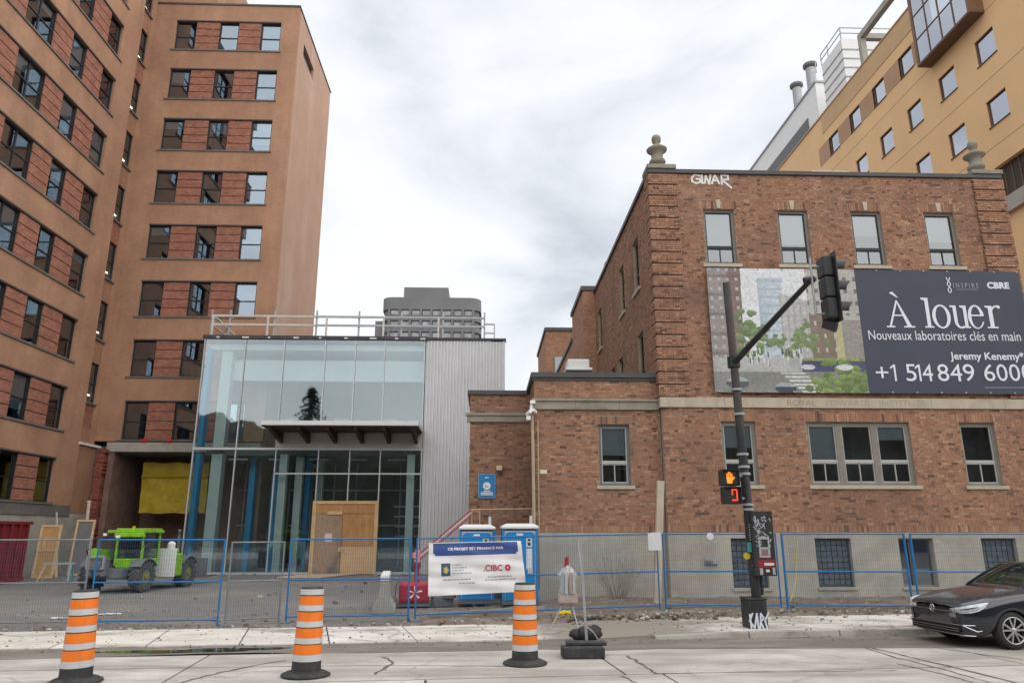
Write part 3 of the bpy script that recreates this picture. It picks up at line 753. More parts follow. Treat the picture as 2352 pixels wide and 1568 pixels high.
# canopy: white edge, dark rafters, pale soffit fascia
CANW = mat('canopy_white', (.70, .70, .70), .5, .04, 2)
JOI = mat('dark_rafter', (.06, .042, .036), .7, .2, 3)
m = MB(TG); m.box(-10.95, -3.32, -2.55, -.12, 7.02, 7.24); m.build('canopy', CANW, gp, bevel=.015)
m = MB(TG); m.box(-10.90, -3.37, -2.48, -.10, 6.97, 7.02); m.build('canopy_underside', JOI, gp)
m = MB(TG); m.box(-10.85, -3.36, -.10, -.07, 6.22, 7.01); m.build('soffit_fascia', mat('pale_fascia', (.55, .53, .51), .7, .05, 1), gp)
for i in range(6):
    x = -10.55+i*1.38; m = MB(TG)
    m.add([(x-.09, -2.35, 6.97), (x+.09, -2.35, 6.97), (x+.09, -.11, 6.97), (x-.09, -.11, 6.97), (x-.09, -2.35, 6.86), (x+.09, -2.35, 6.86), (x+.09, -.11, 6.42), (x-.09, -.11, 6.42)],
          [(4,7,6,5),(0,4,5,1),(1,5,6,2),(2,6,7,3),(3,7,4,0)])
    m.build('rafter', JOI, gp)
# plywood hoarding over the entrance
PLY = mat('plywood', (.43, .225, .09), .75, .14, 2.5, .1, 20, stain=(.58, .35, .16), stain_amt=.7, stain_scale=(4, 4, .5))
OSB = mat('weathered_board', (.36, .255, .175), .85, .18, 8, .2, 30, stain=(.17, .135, .11), stain_amt=.9, stain_scale=(1.1, 1.1, .8))
STUD = mat('timber', (.60, .41, .22), .75, .12, 3)
hp = thing('plywood_hoarding', (-7.1, 37.85, 0), 'plywood boarding with a door nailed over the lobby entrance', 'hoarding')
TH = wall_frame('front', 37.82)
def hx(x): return P(x, 1250, Y=37.82).x
m = MB(TH); m.box(-8.72, -5.42, 0, .08, 3.38, 3.54); m.box(-8.72, -8.52, 0, .08, 0, 3.38); m.box(-5.60, -5.42, 0, .08, 0, 3.38); m.build('frame', STUD, hp, bevel=.01)
m = MB(TH); m.box(-8.52, -5.60, .05, .075, 2.92, 3.38); m.build('board', PLY, hp)
m = MB(TH); m.box(-8.52, -7.20, .04, .07, .02, 2.90); m.build('board', OSB, hp)
m = MB(TH); m.box(-7.18, -5.60, .03, .065, 1.32, 2.90); m.build('board', PLY, hp)
m = MB(TH); m.box(-7.18, -5.60, .034, .068, .02, 1.31); m.build('board', mat('pale_plywood', (.60, .40, .22), .8, .1, 3, stain=(.5, .3, .14), stain_amt=.5, stain_scale=(3, 3, .6)), hp)
m = MB(TH); m.box(-7.95, -7.2, -.02, .038, 2.86, 3.03); m.build('batten', STUD, hp)
m = MB(TH); m.box(-8.02, -7.66, .03, .037, 1.55, 1.95); m.build('notice', mat('pink_paper', (.72, .55, .56), .8, .05, 5), hp)
m = MB(TH); m.box(-7.34, -7.18, 0, .03, 1.08, 1.30); m.tube((-7.15, 0, 1.12), (-7.0, 0, 1.12), .02); m.build('handle', mat('brass', (.5, .4, .16), .5, .1, 4), hp)
m = MB(); m.add([(-8.6, 37.7, .02), (-6.2, 37.7, .02), (-7.4, 34.6, .012), (-9.6, 34.8, .012)], [(3, 2, 1, 0)]); m.v += [(a, b, c+.03) for a, b, c in m.v[:4]]; m.f = [(4, 5, 6, 7)[::-1], (0,1,5,4), (1,2,6,5), (2,3,7,6), (3,0,4,7)]; m.m = [0]*5; m.c = [None]*5
tag(m.build('plywood_ramp', mat('worn_plywood', (.52, .42, .33), .85, .15, 2), org=(-8, 36, 0)), 'pale plywood sheet lying on the yard before the boarded entrance', 'plywood')
# ------------------------------------------------------------------ the brick institute
rnd = random.Random(31)
ib = thing('institute_building', (9, 22.5, 0), 'three storey brown brick institute with stone belt course and corner urns', 'building')
TI = wall_frame('front', 22.5); TA = wall_frame('front', 22.8); TB = wall_frame('front', 24.6)
TL = wall_frame('left', 5.5); TAL = wall_frame('left', 1.5)
TEXBR = mat('far_brick', (.37, .20, .125), .88, .14, 1.2, .2, 40, brick=(.22, .25))
GREYST = mat('weathered_stone', (.29, .265, .215), .88, .14, 2.5, .2, 40, stain=(.17, .155, .12), stain_amt=.8, stain_scale=(1.2, 1.2, 4))
def holed(T, u0, u1, w0, w1, holes, d0, d1):
    m = MB(T)
    us = sorted({u0, u1} | {min(max(h[i], u0), u1) for h in holes for i in (0, 1)})
    for a, b in zip(us[:-1], us[1:]):
        if b-a < 1e-4: continue
        c = (a+b)/2; cut = sorted((max(h[2], w0), min(h[3], w1)) for h in holes if h[0] < c < h[1] and h[3] > w0 and h[2] < w1)
        z = w0
        for p, q in cut:
            if p > z+1e-4: m.box(a, b, d0, d1, z, p)
            z = max(z, q)
        if w1 > z+1e-4: m.box(a, b, d0, d1, z, w1)
    return m
W2 = [(c-.53, c+.53, 10.62, 12.60) for c in (7.78, 10.31, 12.85, 15.40)]
W1 = [(7.34, 8.42, 3.40, 5.37), (10.04, 13.36, 3.40, 5.37), (14.97, 16.11, 3.40, 5.37)]
arch2 = [(a-.10, b+.10, 12.61, 12.91) for a, b, _, _ in W2]
arch1 = [(a-.06, b+.06, 5.38, 5.66) for a, b, _, _ in W1]
ban = [(7.45, 17.4, 6.5, 10.25)]
# brick faces
lower = brick_rows(rnd, 5.5, 17.75, 2.215, 5.79, [(h[0], h[1], h[2]-.11, h[3]) for h in W1]+arch1)
upper = brick_rows(rnd, 6.42, 16.75, 6.13, 13.885, [(h[0], h[1], h[2]-.12, h[3]) for h in W2]+arch2+ban)
sold = soldier(5.5, 17.75, 2.01, 2.205)
ar = []
for h in arch2:
    c = (h[0]+h[1])/2; ar += soldier(h[0], c-.075, h[2], h[3]-.02)+soldier(c+.085, h[1], h[2], h[3]-.02)
for h in arch1: ar += soldier(h[0], h[1], h[2], h[3]-.02)
wall = lay_bricks(TI, lower+upper+sold, rnd)
w2 = lay_bricks(TI, ar, rnd, chip=.012)
def merge(a, b):
    o = len(a.v); a.v += b.v
    for f, mi, c in zip(b.f, b.m, b.c): a.f.append(tuple(i+o for i in f)); a.m.append(mi); a.c.append(c)
merge(wall, w2)
# rusticated corners
ng = 19; pit = (13.88-6.15)/ng
for (a, b) in ((5.415, 6.42), (16.75, 17.83)):
    for g_ in range(ng):
        z = 6.15+g_*pit
        rows_ = [(x0, x1, z0, z1) for (x0, x1, z0, z1) in brick_rows(rnd, a, b, z, z+pit-.05, [], ch=.074)]
        merge(wall, lay_bricks(TI, rows_, rnd, d=-.085, dep=.09))
for g_ in range(ng):
    z = 6.15+g_*pit
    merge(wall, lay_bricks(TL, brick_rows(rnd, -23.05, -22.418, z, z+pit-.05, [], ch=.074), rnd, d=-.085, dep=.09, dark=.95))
# left side wall
SW = [(-25.85, -24.85, 10.62, 12.6), (-28.75, -27.75, 10.62, 12.6), (-34.7, -33.6, 10.62, 12.6), (-25.7, -24.7, 6.95, 8.95), (-29.6, -28.6, 6.95, 8.95), (-31.4, -30.4, 6.95, 8.95)]
side = brick_rows(rnd, -35.5, -23.05, 6.13, 13.885, SW)
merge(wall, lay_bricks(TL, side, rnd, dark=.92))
# annex faces
WA = [(3.52, 4.50, 3.40, 5.30)]
an = brick_rows(rnd, 1.5, 5.46, 2.215, 5.74, [(3.52, 4.50, 3.28, 5.30), (3.44, 4.58, 5.31, 5.57)])
near = [b for b in an if b[3] < 3.12]; rest = [b for b in an if b[3] >= 3.12]
lay_bricks(TA, near, rnd, solo=True)
merge(wall, lay_bricks(TA, rest+soldier(1.5, 5.46, 2.01, 2.205)+soldier(3.44, 4.58, 5.31, 5.55), rnd))
merge(wall, lay_bricks(TA, brick_rows(rnd, 1.5, 5.44, 6.10, 6.77, []), rnd))
merge(wall, lay_bricks(TAL, brick_rows(rnd, -24.6, -22.8, 2.0, 5.74, []), rnd)); merge(wall, lay_bricks(TAL, brick_rows(rnd, -24.6, -22.8, 6.10, 6.77, []), rnd))
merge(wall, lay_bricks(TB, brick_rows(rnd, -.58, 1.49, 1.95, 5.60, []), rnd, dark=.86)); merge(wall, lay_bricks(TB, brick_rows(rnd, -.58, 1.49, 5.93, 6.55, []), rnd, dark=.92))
SOLO.sort(key=lambda t: t[0])
_bm = {}
for i, (dist, T, a, b, z0, z1, p, c, dep, r_) in enumerate(SOLO):
    if i < 300:
        ti = int(r_*10) % 10; key = (round(b-a, 2), round(z1-z0, 3), ti)
        if key not in _bm:
            mm = MB(rot_only(T)); mm.col = tuple(x*.98 for x in PAL[[0, 1, 2, 3, 4, 5, 6, 7, 8, 1][ti]])
            mm.box(0, round(b-a, 2), 0, dep, 0, z1-z0); _bm[key] = mm.mesh('brick', BRICK)
        place(_bm[key], 'brick', ib, T @ Vector((a, p, z0)))
    else:
        wall.T = T; wall.col = c
        wall.add([(a, p, z0), (b, p, z0), (b, p, z1), (a, p, z1), (a, p+dep, z0), (b, p+dep, z0), (b, p+dep, z1), (a, p+dep, z1)], [(0,1,2,3),(0,4,5,1),(1,5,6,2),(2,6,7,3),(3,7,4,0)])
wall.T = None
tag(wall.build('brickwork', BRICK, ib), kind='stuff')
# mortar cores
holed(TI, 5.52, 17.75, 2.0, 13.89, W1+W2, .009, .35).build('wall', MORTAR, ib)
m = MB(TI); m.box(5.475, 6.42, -.015, .012, 6.14, 13.885); m.build('corner_core', MORTAR, ib); m = MB(TI); m.box(16.75, 17.77, -.015, .012, 6.14, 13.885); m.build('corner_core', MORTAR, ib)
holed(TL, -35.5, -22.87, 2.0, 13.89, SW, .010, .35).build('wall', MORTAR, ib)
m = MB(TL); m.box(-23.05, -22.47, -.015, .012, 6.14, 13.885); m.build('corner_core', MORTAR, ib)
holed(TA, 1.52, 5.49, 2.0, 6.78, WA, .009, .35).build('wall', MORTAR, ib)
m = MB(TAL); m.box(-25.2, -22.83, .013, .3, 0, 6.78); m.build('wall', MORTAR, ib)
m = MB(TB); m.box(-.56, 1.5, .013, .35, 0, 6.56); m.build('wall', MORTAR, ib)
m = MB(); m.box(6.5, 17.6, 23.5, 35, 2.1, 13.4); m.build('interior_wall', ROOM, ib)
m = MB(); m.box(1.9, 5.4, 23.9, 34, .1, 6.4); m.build('interior_wall', ROOM, ib)
for b_ in ((5.8, 17.5, 22.9, 35.4, 13.55, 13.72), (1.85, 5.45, 23.2, 35, 6.56, 6.7), (-.28, 1.45, 24.98, 35, 6.3, 6.5)): m = MB(); m.box(*b_); m.build('roof', RUB, ib)
m = MB(); m.box(-.57, -.29, 24.96, 35, -.2, 6.55); m.build('side_wall', TEXBR, ib)
m = MB(); m.box(-.66, -.25, 24.91, 35, 6.56, 6.70); m.build('coping', COPE, ib)
m = MB(); m.box(17.42, 17.74, 22.87, 35.4, 0, 13.88); m.build('side_wall', TEXBR, ib)
# copings
m = MB(TI); m.box(5.42, 17.82, -.075, .34, 13.89, 14.04); m.build('coping', COPE, ib, bevel=.01)
m = MB(TL); m.box(-35.6, -22.85, -.08, .30, 13.89, 14.04); m.build('coping', COPE, ib)
m = MB(TI); m.box(5.40, 6.40, -.12, .72, 14.045, 14.20); m.build('pedestal_slab', GREYST, ib, bevel=.015); m = MB(TI); m.box(16.78, 17.86, -.12, .72, 14.045, 14.20); m.build('pedestal_slab', GREYST, ib, bevel=.015)
m = MB(TA); m.box(1.40, 5.44, -.10, .40, 6.79, 6.95); m.box(1.44, 5.44, -.05, .3, 6.70, 6.785); m.build('coping', COPE, ib)
m = MB(TAL); m.box(-26, -23.21, -.10, .3, 6.79, 6.95); m.build('coping', COPE, ib)
m = MB(TB); m.box(-.66, 1.36, -.08, .3, 6.56, 6.70); m.build('coping', COPE, ib)
# belt courses in stone blocks
x = 5.44; i = 0
while x < 17.7:
    ln = min([2.05, 2.4, 2.2][i % 3], 17.80-x); m = MB(TI); m.box(x, x+ln-.006, -.07, .10, 5.80, 6.12); m.build('stone_block', STONE, ib, bevel=.008); x += ln; i += 1
m = MB(TL); m.box(-25, -22.44, -.06, .1, 5.80, 6.12); m.build('stone_block', STONE, ib)
for a, b in ((1.42, 2.8), (2.8, 4.2), (4.2, 5.43)):
    m = MB(TA); m.box(a, b-.006, -.09, .10, 5.76, 6.02); m.box(a, b-.006, -.14, .09, 6.022, 6.09); m.build('stone_block', GREYST, ib)
m = MB(TAL); m.box(-24.6, -22.9, -.09, .1, 5.76, 6.08); m.build('stone_block', GREYST, ib)
m = MB(TB); m.box(-.68, 1.41, -.08, .1, 5.62, 5.83); m.box(-.72, 1.41, -.13, .09, 5.832, 5.91); m.build('stone_block', GREYST, ib)
# foundation
BW = [(7.36, 8.44, .40, 1.83), (9.93, 11.03, .42, 1.83), (12.50, 13.57, .42, 1.83), (15.06, 16.15, .42, 1.83)]
holed(TI, 5.47, 17.8, -.2, 1.995, BW, -.04, .34).build('foundation', FOUND, ib)
m = MB(TA); m.box(1.46, 5.46, -.04, .4, -.2, 1.995); m.build('foundation', FOUND, ib)
m = MB(TB); m.box(-.62, 1.46, -.03, .4, -.2, 1.9); m.build('foundation', FOUND, ib)
m = MB(TI); m.box(5.5, 17.7, .9, 1.0, 0, 2.0); m.build('basement_wall', ROOM, ib)
GRID = mat('grille', (.07, .072, .08), .6, .2, 6)
for k, (a, b, z0, z1) in enumerate(BW):
    f = MB(TI); f.box(a, a+.05, .10, .18, z0, z1); f.box(b-.05, b, .10, .18, z0, z1); f.box(a+.05, b-.05, .10, .18, z0, z0+.05); f.box(a+.05, b-.05, .10, .18, z1-.05, z1)
    wn = f.build('basement_window', WFRM if k == 2 else GRID, ib)
    if k == 2:
        m = MB(TI); m.box(a+.36, a+.42, .11, .17, z0+.05, z1-.05); m.build('mullion', GRID, wn)
        for p, q in ((a+.05, a+.36), (a+.42, b-.05)): m = MB(TI); m.quad((p, .14, z0+.05), (q, .14, z0+.05), (q, .14, z1-.05), (p, .14, z1-.05)); m.build('pane', GLS_R, wn)
    else:
        nu, nz = 6, 8
        for i in range(nu):
            for j in range(nz):
                p = a+.05+(b-a-.1)*i/nu; q = z0+.05+(z1-z0-.1)*j/nz
                if '_gb' not in globals(): globals()['_gb'] = {}
                key = round((b-a), 2)
                if key not in _gb:
                    mm = MB(); mm.box(.012, (b-a-.1)/nu-.012, 0, .04, .012, (z1-z0-.1)/nz-.012); _gb[key] = mm.mesh('glass_block', mat('glass_block', (.10, .115, .13), .2, .4, 9, spec=.7))
                place(_gb[key], 'glass_block', ib, (p, 22.5+.11+rnd.uniform(0, .012), q))
        m = MB(TI); m.box(a+.05, b-.05, .15, .2, z0+.05, z1-.05); m.build('block_mortar', GRID, wn)
    m = MB(TI); m.box(a-.05, b+.05, -.08, .09, z0-.08, z0-.003); m.build('sill', FOUND, ib)
# windows
for (a, b, z0, z1), bl_ in zip(W2, (.67, .60, .42, .52)):
    sash_window(ib, TI, a, b, z0, z1, .085, 1, .30, .10, WFRM, GLS_R, lower_cols=2, sash=DARKM, blind=bl_)
    m = MB(TI); m.box(a-.12, b+.12, -.07, .12, z0-.12, z0-.003); m.build('sill', STONE, ib, bevel=.008)
    c = (a+b)/2; m = MB(TI); m.prism([(c-.055, z1+.01), (c+.055, z1+.01), (c+.085, z1+.33), (c-.085, z1+.33)], -.05, .1); m.build('keystone', STONE, ib)
sash_window(ib, TI, *W1[0], .085, 1, .36, .10, WFRM, GLS_R, lower_cols=2, sash=WSASH, blind=.4)
TRI = [(10.04, 11.10), (11.10, 12.24), (12.24, 13.36)]
for i, (a, b) in enumerate(TRI):
    sash_window(ib, TI, a+.002, b-.002, 3.40, 5.37, .10, 1, .36, .10, WFRM, GLS_R, lower_cols=2, sash=WSASH, blind=[.6, 0, .25][i])
sash_window(ib, TI, *W1[2], .085, 1, .36, .10, WFRM, GLS_R, lower_cols=2, sash=WSASH, blind=0)
for a, b, z0, z1 in W1:
    m = MB(TI); m.box(a-.10, b+.12, -.07, .12, z0-.11, z0-.003); m.build('sill', STONE, ib, bevel=.008)
sash_window(ib, TA, *WA[0], .085, 1, .36, .10, mat('slate_frame', (.16, .165, .17), .6, .1, 3), GLS_R, lower_cols=2, sash=WSASH, blind=.5)
m = MB(TA); m.box(3.42, 4.60, -.07, .12, 3.29, 3.397); m.build('sill', STONE, ib, bevel=.008)
OLIVE = mat('olive_frame', (.20, .19, .12), .7, .15, 3)
for a, b, z0, z1 in SW:
    sash_window(ib, TL, a, b, z0, z1, .08, 1, .33, .10, OLIVE, GLS_R, sash=DARKM)
    m = MB(TL); m.box(a-.1, b+.1, -.07, .12, z0-.12, z0-.003); m.build('sill', STONE, ib)
# urns
for cx in (5.88, 17.28):
    pr = [(.30, 14.20), (.30, 14.26), (.17, 14.30), (.15, 14.36), (.25, 14.42), (.29, 14.50), (.25, 14.58), (.20, 14.63), (.20, 14.80), (.27, 14.88), (.35, 14.94), (.36, 14.99), (.30, 15.04), (.14, 15.10), (.10, 15.16), (.10, 15.22), (.15, 15.28), (.165, 15.40), (.14, 15.50), (.06, 15.56), (.005, 15.57)]
    m = MB(); m.lathe(pr, (cx, 22.85, 0), 20); m.build('urn', GREYST, ib, smooth=True)
# rear wings
m = MB(); m.box(4.87, 6.5, 35.51, 40.2, 2, 14.05); m.build('rear_wing', TEXBR, ib)
m = MB(); m.box(4.78, 6.6, 35.42, 40.3, 14.05, 14.28); m.build('coping', COPE, ib)
m = MB(); m.box(4.87, 7, 40.2, 50, 2, 12.6); m.build('rear_wing', TEXBR, ib)
m = MB(); m.box(4.78, 7, 40.31, 50, 12.6, 12.8); m.build('coping', COPE, ib)
m = MB(); m.box(4.15, 9, 50, 58, 2, 15.9); m.build('rear_wing', TEXBR, ib)
m = MB(); m.box(4.05, 9.1, 49.9, 58.1, 15.9, 16.15); m.build('coping', COPE, ib)
sash_window(ib, wall_frame('front', 49.97), 4.7, 5.5, 11.6, 14.1, .07, 1, .5, -.06, WFRM, GLS_R)
m = MB(TL); m.box(-32.9, -32.5, .1, .5, 14.07, 14.5); m.build('roof_vent', SILLG, ib)
m = MB(); m.box(2.85, 3.65, 25.2, 26.0, 6.7, 7.55); m.build('roof_vent', SILLG, ib); m = MB(); m.box(2.78, 3.74, 25.1, 26.1, 7.55, 7.66); m.box(2.86, 3.64, 25.18, 26.02, 7.66, 7.98); m.build('vent_cap', WHITE, ib, bevel=.04)
m = MB(); m.box(11.9, 13.1, 23.9, 24.8, 13.72, 14.62); m.build('roof_vent', SILLG, ib); m = MB(); m.box(11.8, 13.2, 23.8, 24.9, 14.62, 14.80); m.build('vent_cap', WHITE, ib, bevel=.02)
# services on the annex
BEIGE = mat('beige_metal', (.42, .33, .23), .6, .1, 3)
m = MB(); m.path([(1.42, 22.70, 5.6), (1.44, 22.68, 4.4), (1.46, 22.68, 2.0), (1.46, 22.68, .3)], .05, 8); m.build('downpipe', BEIGE, ib)
m = MB(); m.path([(1.60, 22.72, 5.4), (1.62, 22.73, .4)], .022, 6); m.build('conduit', BEIGE, ib)
# ------------------------------------------------------------------ text helper
def text_mesh(body, name, m, size=1.0, bold=0.0, spacing=1.0):
    c = bpy.data.curves.new(name, 'FONT'); c.body = body; c.size = size; c.offset = bold; c.space_character = spacing; c.align_x = 'LEFT'; c.resolution_u = 3
    o = bpy.data.objects.new(name, c); COL.objects.link(o)
    bpy.context.view_layer.update()
    me = bpy.data.meshes.new_from_object(o.evaluated_get(bpy.context.evaluated_depsgraph_get()))
    bpy.data.objects.remove(o, do_unlink=True); bpy.data.curves.remove(c)
    me.name = name; me.materials.clear(); me.materials.append(m)
    return me
def put_text(body, name, parent, m, T, u0, u1, w0, w1, d=-.004, bold=0.0, spacing=1.0, shear=0.0):
    """lettering stretched to fill u0..u1 x w0..w1 of a wall frame, lying d in front of it"""
    me = text_mesh(body, name, m, 1.0, bold, spacing)
    co = np.empty(len(me.vertices)*3); me.vertices.foreach_get('co', co); co = co.reshape(-1, 3)
    lo, hi = co.min(0), co.max(0); o_ = ORG.get(parent.name, Vector((0, 0, 0)))
    for v in me.vertices:
        fx = (v.co.x-lo[0])/(hi[0]-lo[0]); fy = (v.co.y-lo[1])/(hi[1]-lo[1])
        v.co = (T @ Vector((u0+fx*(u1-u0)+shear*fy, d, w0+fy*(w1-w0))))-o_
    me.update()
    ob_ = bpy.data.objects.new(name, me); COL.objects.link(ob_); ob_.parent = parent; ORG[ob_.name] = o_
    return ob_
CARVE = mat('carved_letters', (.30, .25, .18), .9, .15, 4)
CARVE2 = mat('worn_letters', (.385, .33, .25), .9, .12, 4)
put_text('ROYAL', 'carved_word', ib, CARVE, TI, 9.48, 10.40, 5.86, 6.05, -.073)
put_text('EDWARD', 'carved_word', ib, CARVE2, TI, 10.72, 12.05, 5.86, 6.05, -.073)
put_text('INSTITUTE', 'carved_word', ib, CARVE2, TI, 12.45, 13.95, 5.86, 6.05, -.073)
# graffiti tag near the roof
GRAF = mat('white_spray', (.72, .72, .70), .8, .1, 6)
def strokes(lines, T, d, wdt, name, parent, m):
    mb = MB(T)
    for li, pts in enumerate(lines):
        for (a, b) in zip(pts[:-1], pts[1:]):
            dx, dz = b[0]-a[0], b[1]-a[1]; l_ = math.hypot(dx, dz) or 1; nx_, nz_ = -dz/l_*wdt/2, dx/l_*wdt/2; ex, ez = dx/l_*wdt*.35, dz/l_*wdt*.35; dd = d-.0006*(li % 5)-.0003*(pts.index(a) % 2)
            mb.add([(a[0]-ex-nx_, dd, a[1]-ez-nz_), (b[0]+ex-nx_, dd, b[1]+ez-nz_), (b[0]+ex+nx_, dd, b[1]+ez+nz_), (a[0]-ex+nx_, dd, a[1]-ez+nz_)], [(0,1,2,3)])
    return mb.build(name, m, parent)
gx = lambda x: P(x, 410, Y=22.5).x
gz = lambda y: P(1630, y+3, Y=22.5).z
def gl(*pts): return [(gx(a), gz(b)) for a, b in pts]
strokes([gl((1608, 402), (1596, 399), (1589, 406), (1589, 415), (1598, 419), (1608, 416), (1607, 409), (1599, 409)),
         gl((1612, 400), (1612, 418), (1618, 418), (1621, 402)), gl((1621, 402), (1628, 420), (1632, 399)),
         gl((1634, 419), (1642, 399), (1651, 419)), gl((1637, 412), (1648, 412)),
         gl((1657, 420), (1657, 400), (1672, 400), (1672, 409), (1658, 410), (1678, 428))], TI, -.012, .07, 'graffiti', ib, GRAF)
# ------------------------------------------------------------------ rental banner
rb = thing('rental_banner', (12.4, 22.35, 6.3), 'big dark blue letting banner with white lettering and a street rendering', 'banner')
TQ = wall_frame('front', 22.36)
NAVY = mat('navy_vinyl', (.050, .058, .088), .55, .10, .7, .15, 3)
INK = mat('white_ink', (.74, .75, .82), .6, .02, 2)
INK2 = mat('faint_ink', (.36, .37, .45), .6, .02, 2)
UB0, UB1, UM, ZB0, ZB1 = 7.18, 17.72, 12.12, 6.27, 10.42
def cloth(u0, u1, w0, w1, nu, nw, seed, amp, paint=None):
    q = random.Random(seed); m = MB(TQ); ph = [q.random()*6 for _ in range(4)]
    vs = []
    for j in range(nw+1):
        for i in range(nu+1):
            a, b = u0+(u1-u0)*i/nu, w0+(w1-w0)*j/nw
            vs.append((a, -.012+amp*(math.sin(a*2.1+ph[0]+b*.6)+.6*math.sin(b*3.1+ph[1]+a*.8)), b))
    fs = [(j*(nu+1)+i, j*(nu+1)+i+1, (j+1)*(nu+1)+i+1, (j+1)*(nu+1)+i) for j in range(nw) for i in range(nu)]
    m.add(vs, fs)
    if paint is not None: m.c = [paint((i+.5)/nu, (j+.5)/nw) for j in range(nw) for i in range(nu)]
    return m
cloth(UM, UB1, ZB0, ZB1, 30, 22, 3, .003).build('printed_panel', NAVY, rb)
_pr = random.Random(77)
_no = [[_pr.random() for _ in range(64)] for _ in range(64)]
def vn(x, y, s):
    x *= s; y *= s; i, j = int(x), int(y); fx, fy = x-i, y-j; fx = fx*fx*(3-2*fx); fy = fy*fy*(3-2*fy); g_ = lambda a, b: _no[a % 64][b % 64]
    return (g_(i, j)*(1-fx)+g_(i+1, j)*fx)*(1-fy)+(g_(i, j+1)*(1-fx)+g_(i+1, j+1)*fx)*fy
def lerp(a, b, t): return tuple(x*(1-t)+y*t for x, y in zip(a, b))
_tq = random.Random(5)
_trees = []                                                            # clumps of printed foliage: x, y, radius, tone
for (cx, cy, n_, sp_, r_, tn) in ((.24, .50, 26, .075, .030, 0), (.30, .40, 22, .085, .030, 0), (.62, .44, 26, .085, .028, 1), (.50, .36, 16, .07, .022, 1), (.90, .10, 46, .11, .034, 2), (.74, .06, 22, .07, .03, 2), (.20, .33, 14, .05, .022, 0)):
    for _ in range(n_): _trees.append((cx+_tq.gauss(0, sp_*.7), cy+_tq.gauss(0, sp_*.75), r_*_tq.uniform(.5, 1.15), tn, _tq.random()))
_folk = [(_tq.uniform(.22, .60), _tq.uniform(.20, .31), _tq.random()) for _ in range(46)]
def picture(x, y):
    """a printed street view: towers, pale sky, trees, people, crossing, cars"""
    n = vn(x, y, 9); f = vn(x+3, y+1, 61)
    c = lerp((.56, .62, .66), (.70, .72, .73), min(1, y*.6+n*.5))      # pale sky
    if .33 < x < .50 and y < .92:                                      # glassy tower in the haze
        c = lerp((.42, .50, .56), (.54, .60, .64), (x-.33)/.17)
        if int(y*44) % 3 == 0: c = lerp(c, (.30, .37, .43), .45)
    if .47 < x < .66 and y < .80-.35*(x-.47):
        c = lerp((.44, .44, .43), (.52, .51, .49), n)
        if int(x*70) % 3 == 0: c = lerp(c, (.28, .30, .32), .5)
        if int(y*40) % 4 == 0: c = lerp(c, (.34, .34, .34), .4)
    if x < .205+.02*y:                                                 # brown block on the left
        c = (.235, .155, .14) if x > .12+.012*y else (.30, .27, .255)
        if int((x+.01*y)*52) % 3 == 1 and int(y*38) % 3 == 1: c = (.42, .45, .48)
        if int(y*38) % 6 == 5: c = lerp(c, (.15, .11, .10), .5)
    if x > .66:                                                        # low brown house, grey block
        c = lerp((.40, .385, .36), (.46, .44, .41), n)
        if y > .62 and int(x*46) % 3 == 0 and int(y*30) % 3 == 0: c = (.16, .16, .17)
        if x < .82 and y < .62: c = (.215, .17, .14)
        if x < .82 and y < .62 and int(x*64) % 4 == 0 and int(y*28) % 3 == 0: c = (.50, .45, .36)
        if .825 < x < .87 and y < .60: c = (.47, .44, .24)
        if x > .87 and y < .58: c = lerp((.26, .25, .23), (.32, .30, .27), n)
    for tx, ty, tr, tn, tv in _trees:
        if tn < 2:
            dx, dy = x-tx, y-ty; q_ = dx*dx+dy*dy
            if q_ < tr*tr*(.6+.8*f): c = lerp((.07, .12, .05) if tn == 0 else (.13, .17, .07), (.30, .38, .19), max(0, min(1, .5+.5*dy/tr))*.8*tv+.15)
    if y < .27:
        c = lerp((.20, .205, .19), (.27, .27, .255), n)                # street
        if y > .16 and x < .58: c = lerp((.36, .37, .36), (.46, .46, .45), n)
        if .58 < x and .165 < y < .25: c = lerp((.055, .065, .13), (.09, .10, .17), n)
        if .58 < x and y >= .25: c = lerp((.12, .18, .05), (.38, .42, .12), f)
        k = (x-.42)-.9*(.17-y)
        if 0 < k < .16 and y < .17 and int(y*70) % 2 == 0: c = (.62, .63, .61)
    for fx, fy, fv in _folk:
        if abs(x-fx) < .004 and 0 < y-fy < .045: c = (.62, .63, .64) if fv > .5 else (.10, .11, .13)
    for tx, ty, tr, tn, tv in _trees:
        if tn == 2:
            dx, dy = x-tx, y-ty; q_ = dx*dx+dy*dy
            if q_ < tr*tr*(.6+.8*f): c = lerp((.08, .13, .04), (.34, .44, .17), max(0, min(1, .5+.5*dy/tr))*.8*tv+.15)
    for (cx, cy, rx, ry, cc) in ((.15, .075, .075, .045, (.10, .11, .11)), (.46, .035, .07, .042, (.06, .07, .09)), (.62, .20, .045, .022, (.55, .57, .58)), (.86, .20, .055, .024, (.62, .63, .64))):
        e_ = ((x-cx)/rx)**2+((y-cy)/ry)**2
        if e_ < 1: c = cc if y < cy+.2*ry else lerp(cc, (.55, .6, .65), .65)
    k = .80+.34*vn(x+.1, y+.4, 83)
    return tuple(max(0, v*k) for v in c)
PRINT = mat('printed_vinyl', (1, 1, 1), .6, .05, 1, tint=True)
cloth(UB0, UM, ZB0, ZB1, 250, 200, 4, .003, picture).build('printed_picture', PRINT, rb)
def bx(x, y): p = P(x, y, Y=22.34); return p.x, p.z
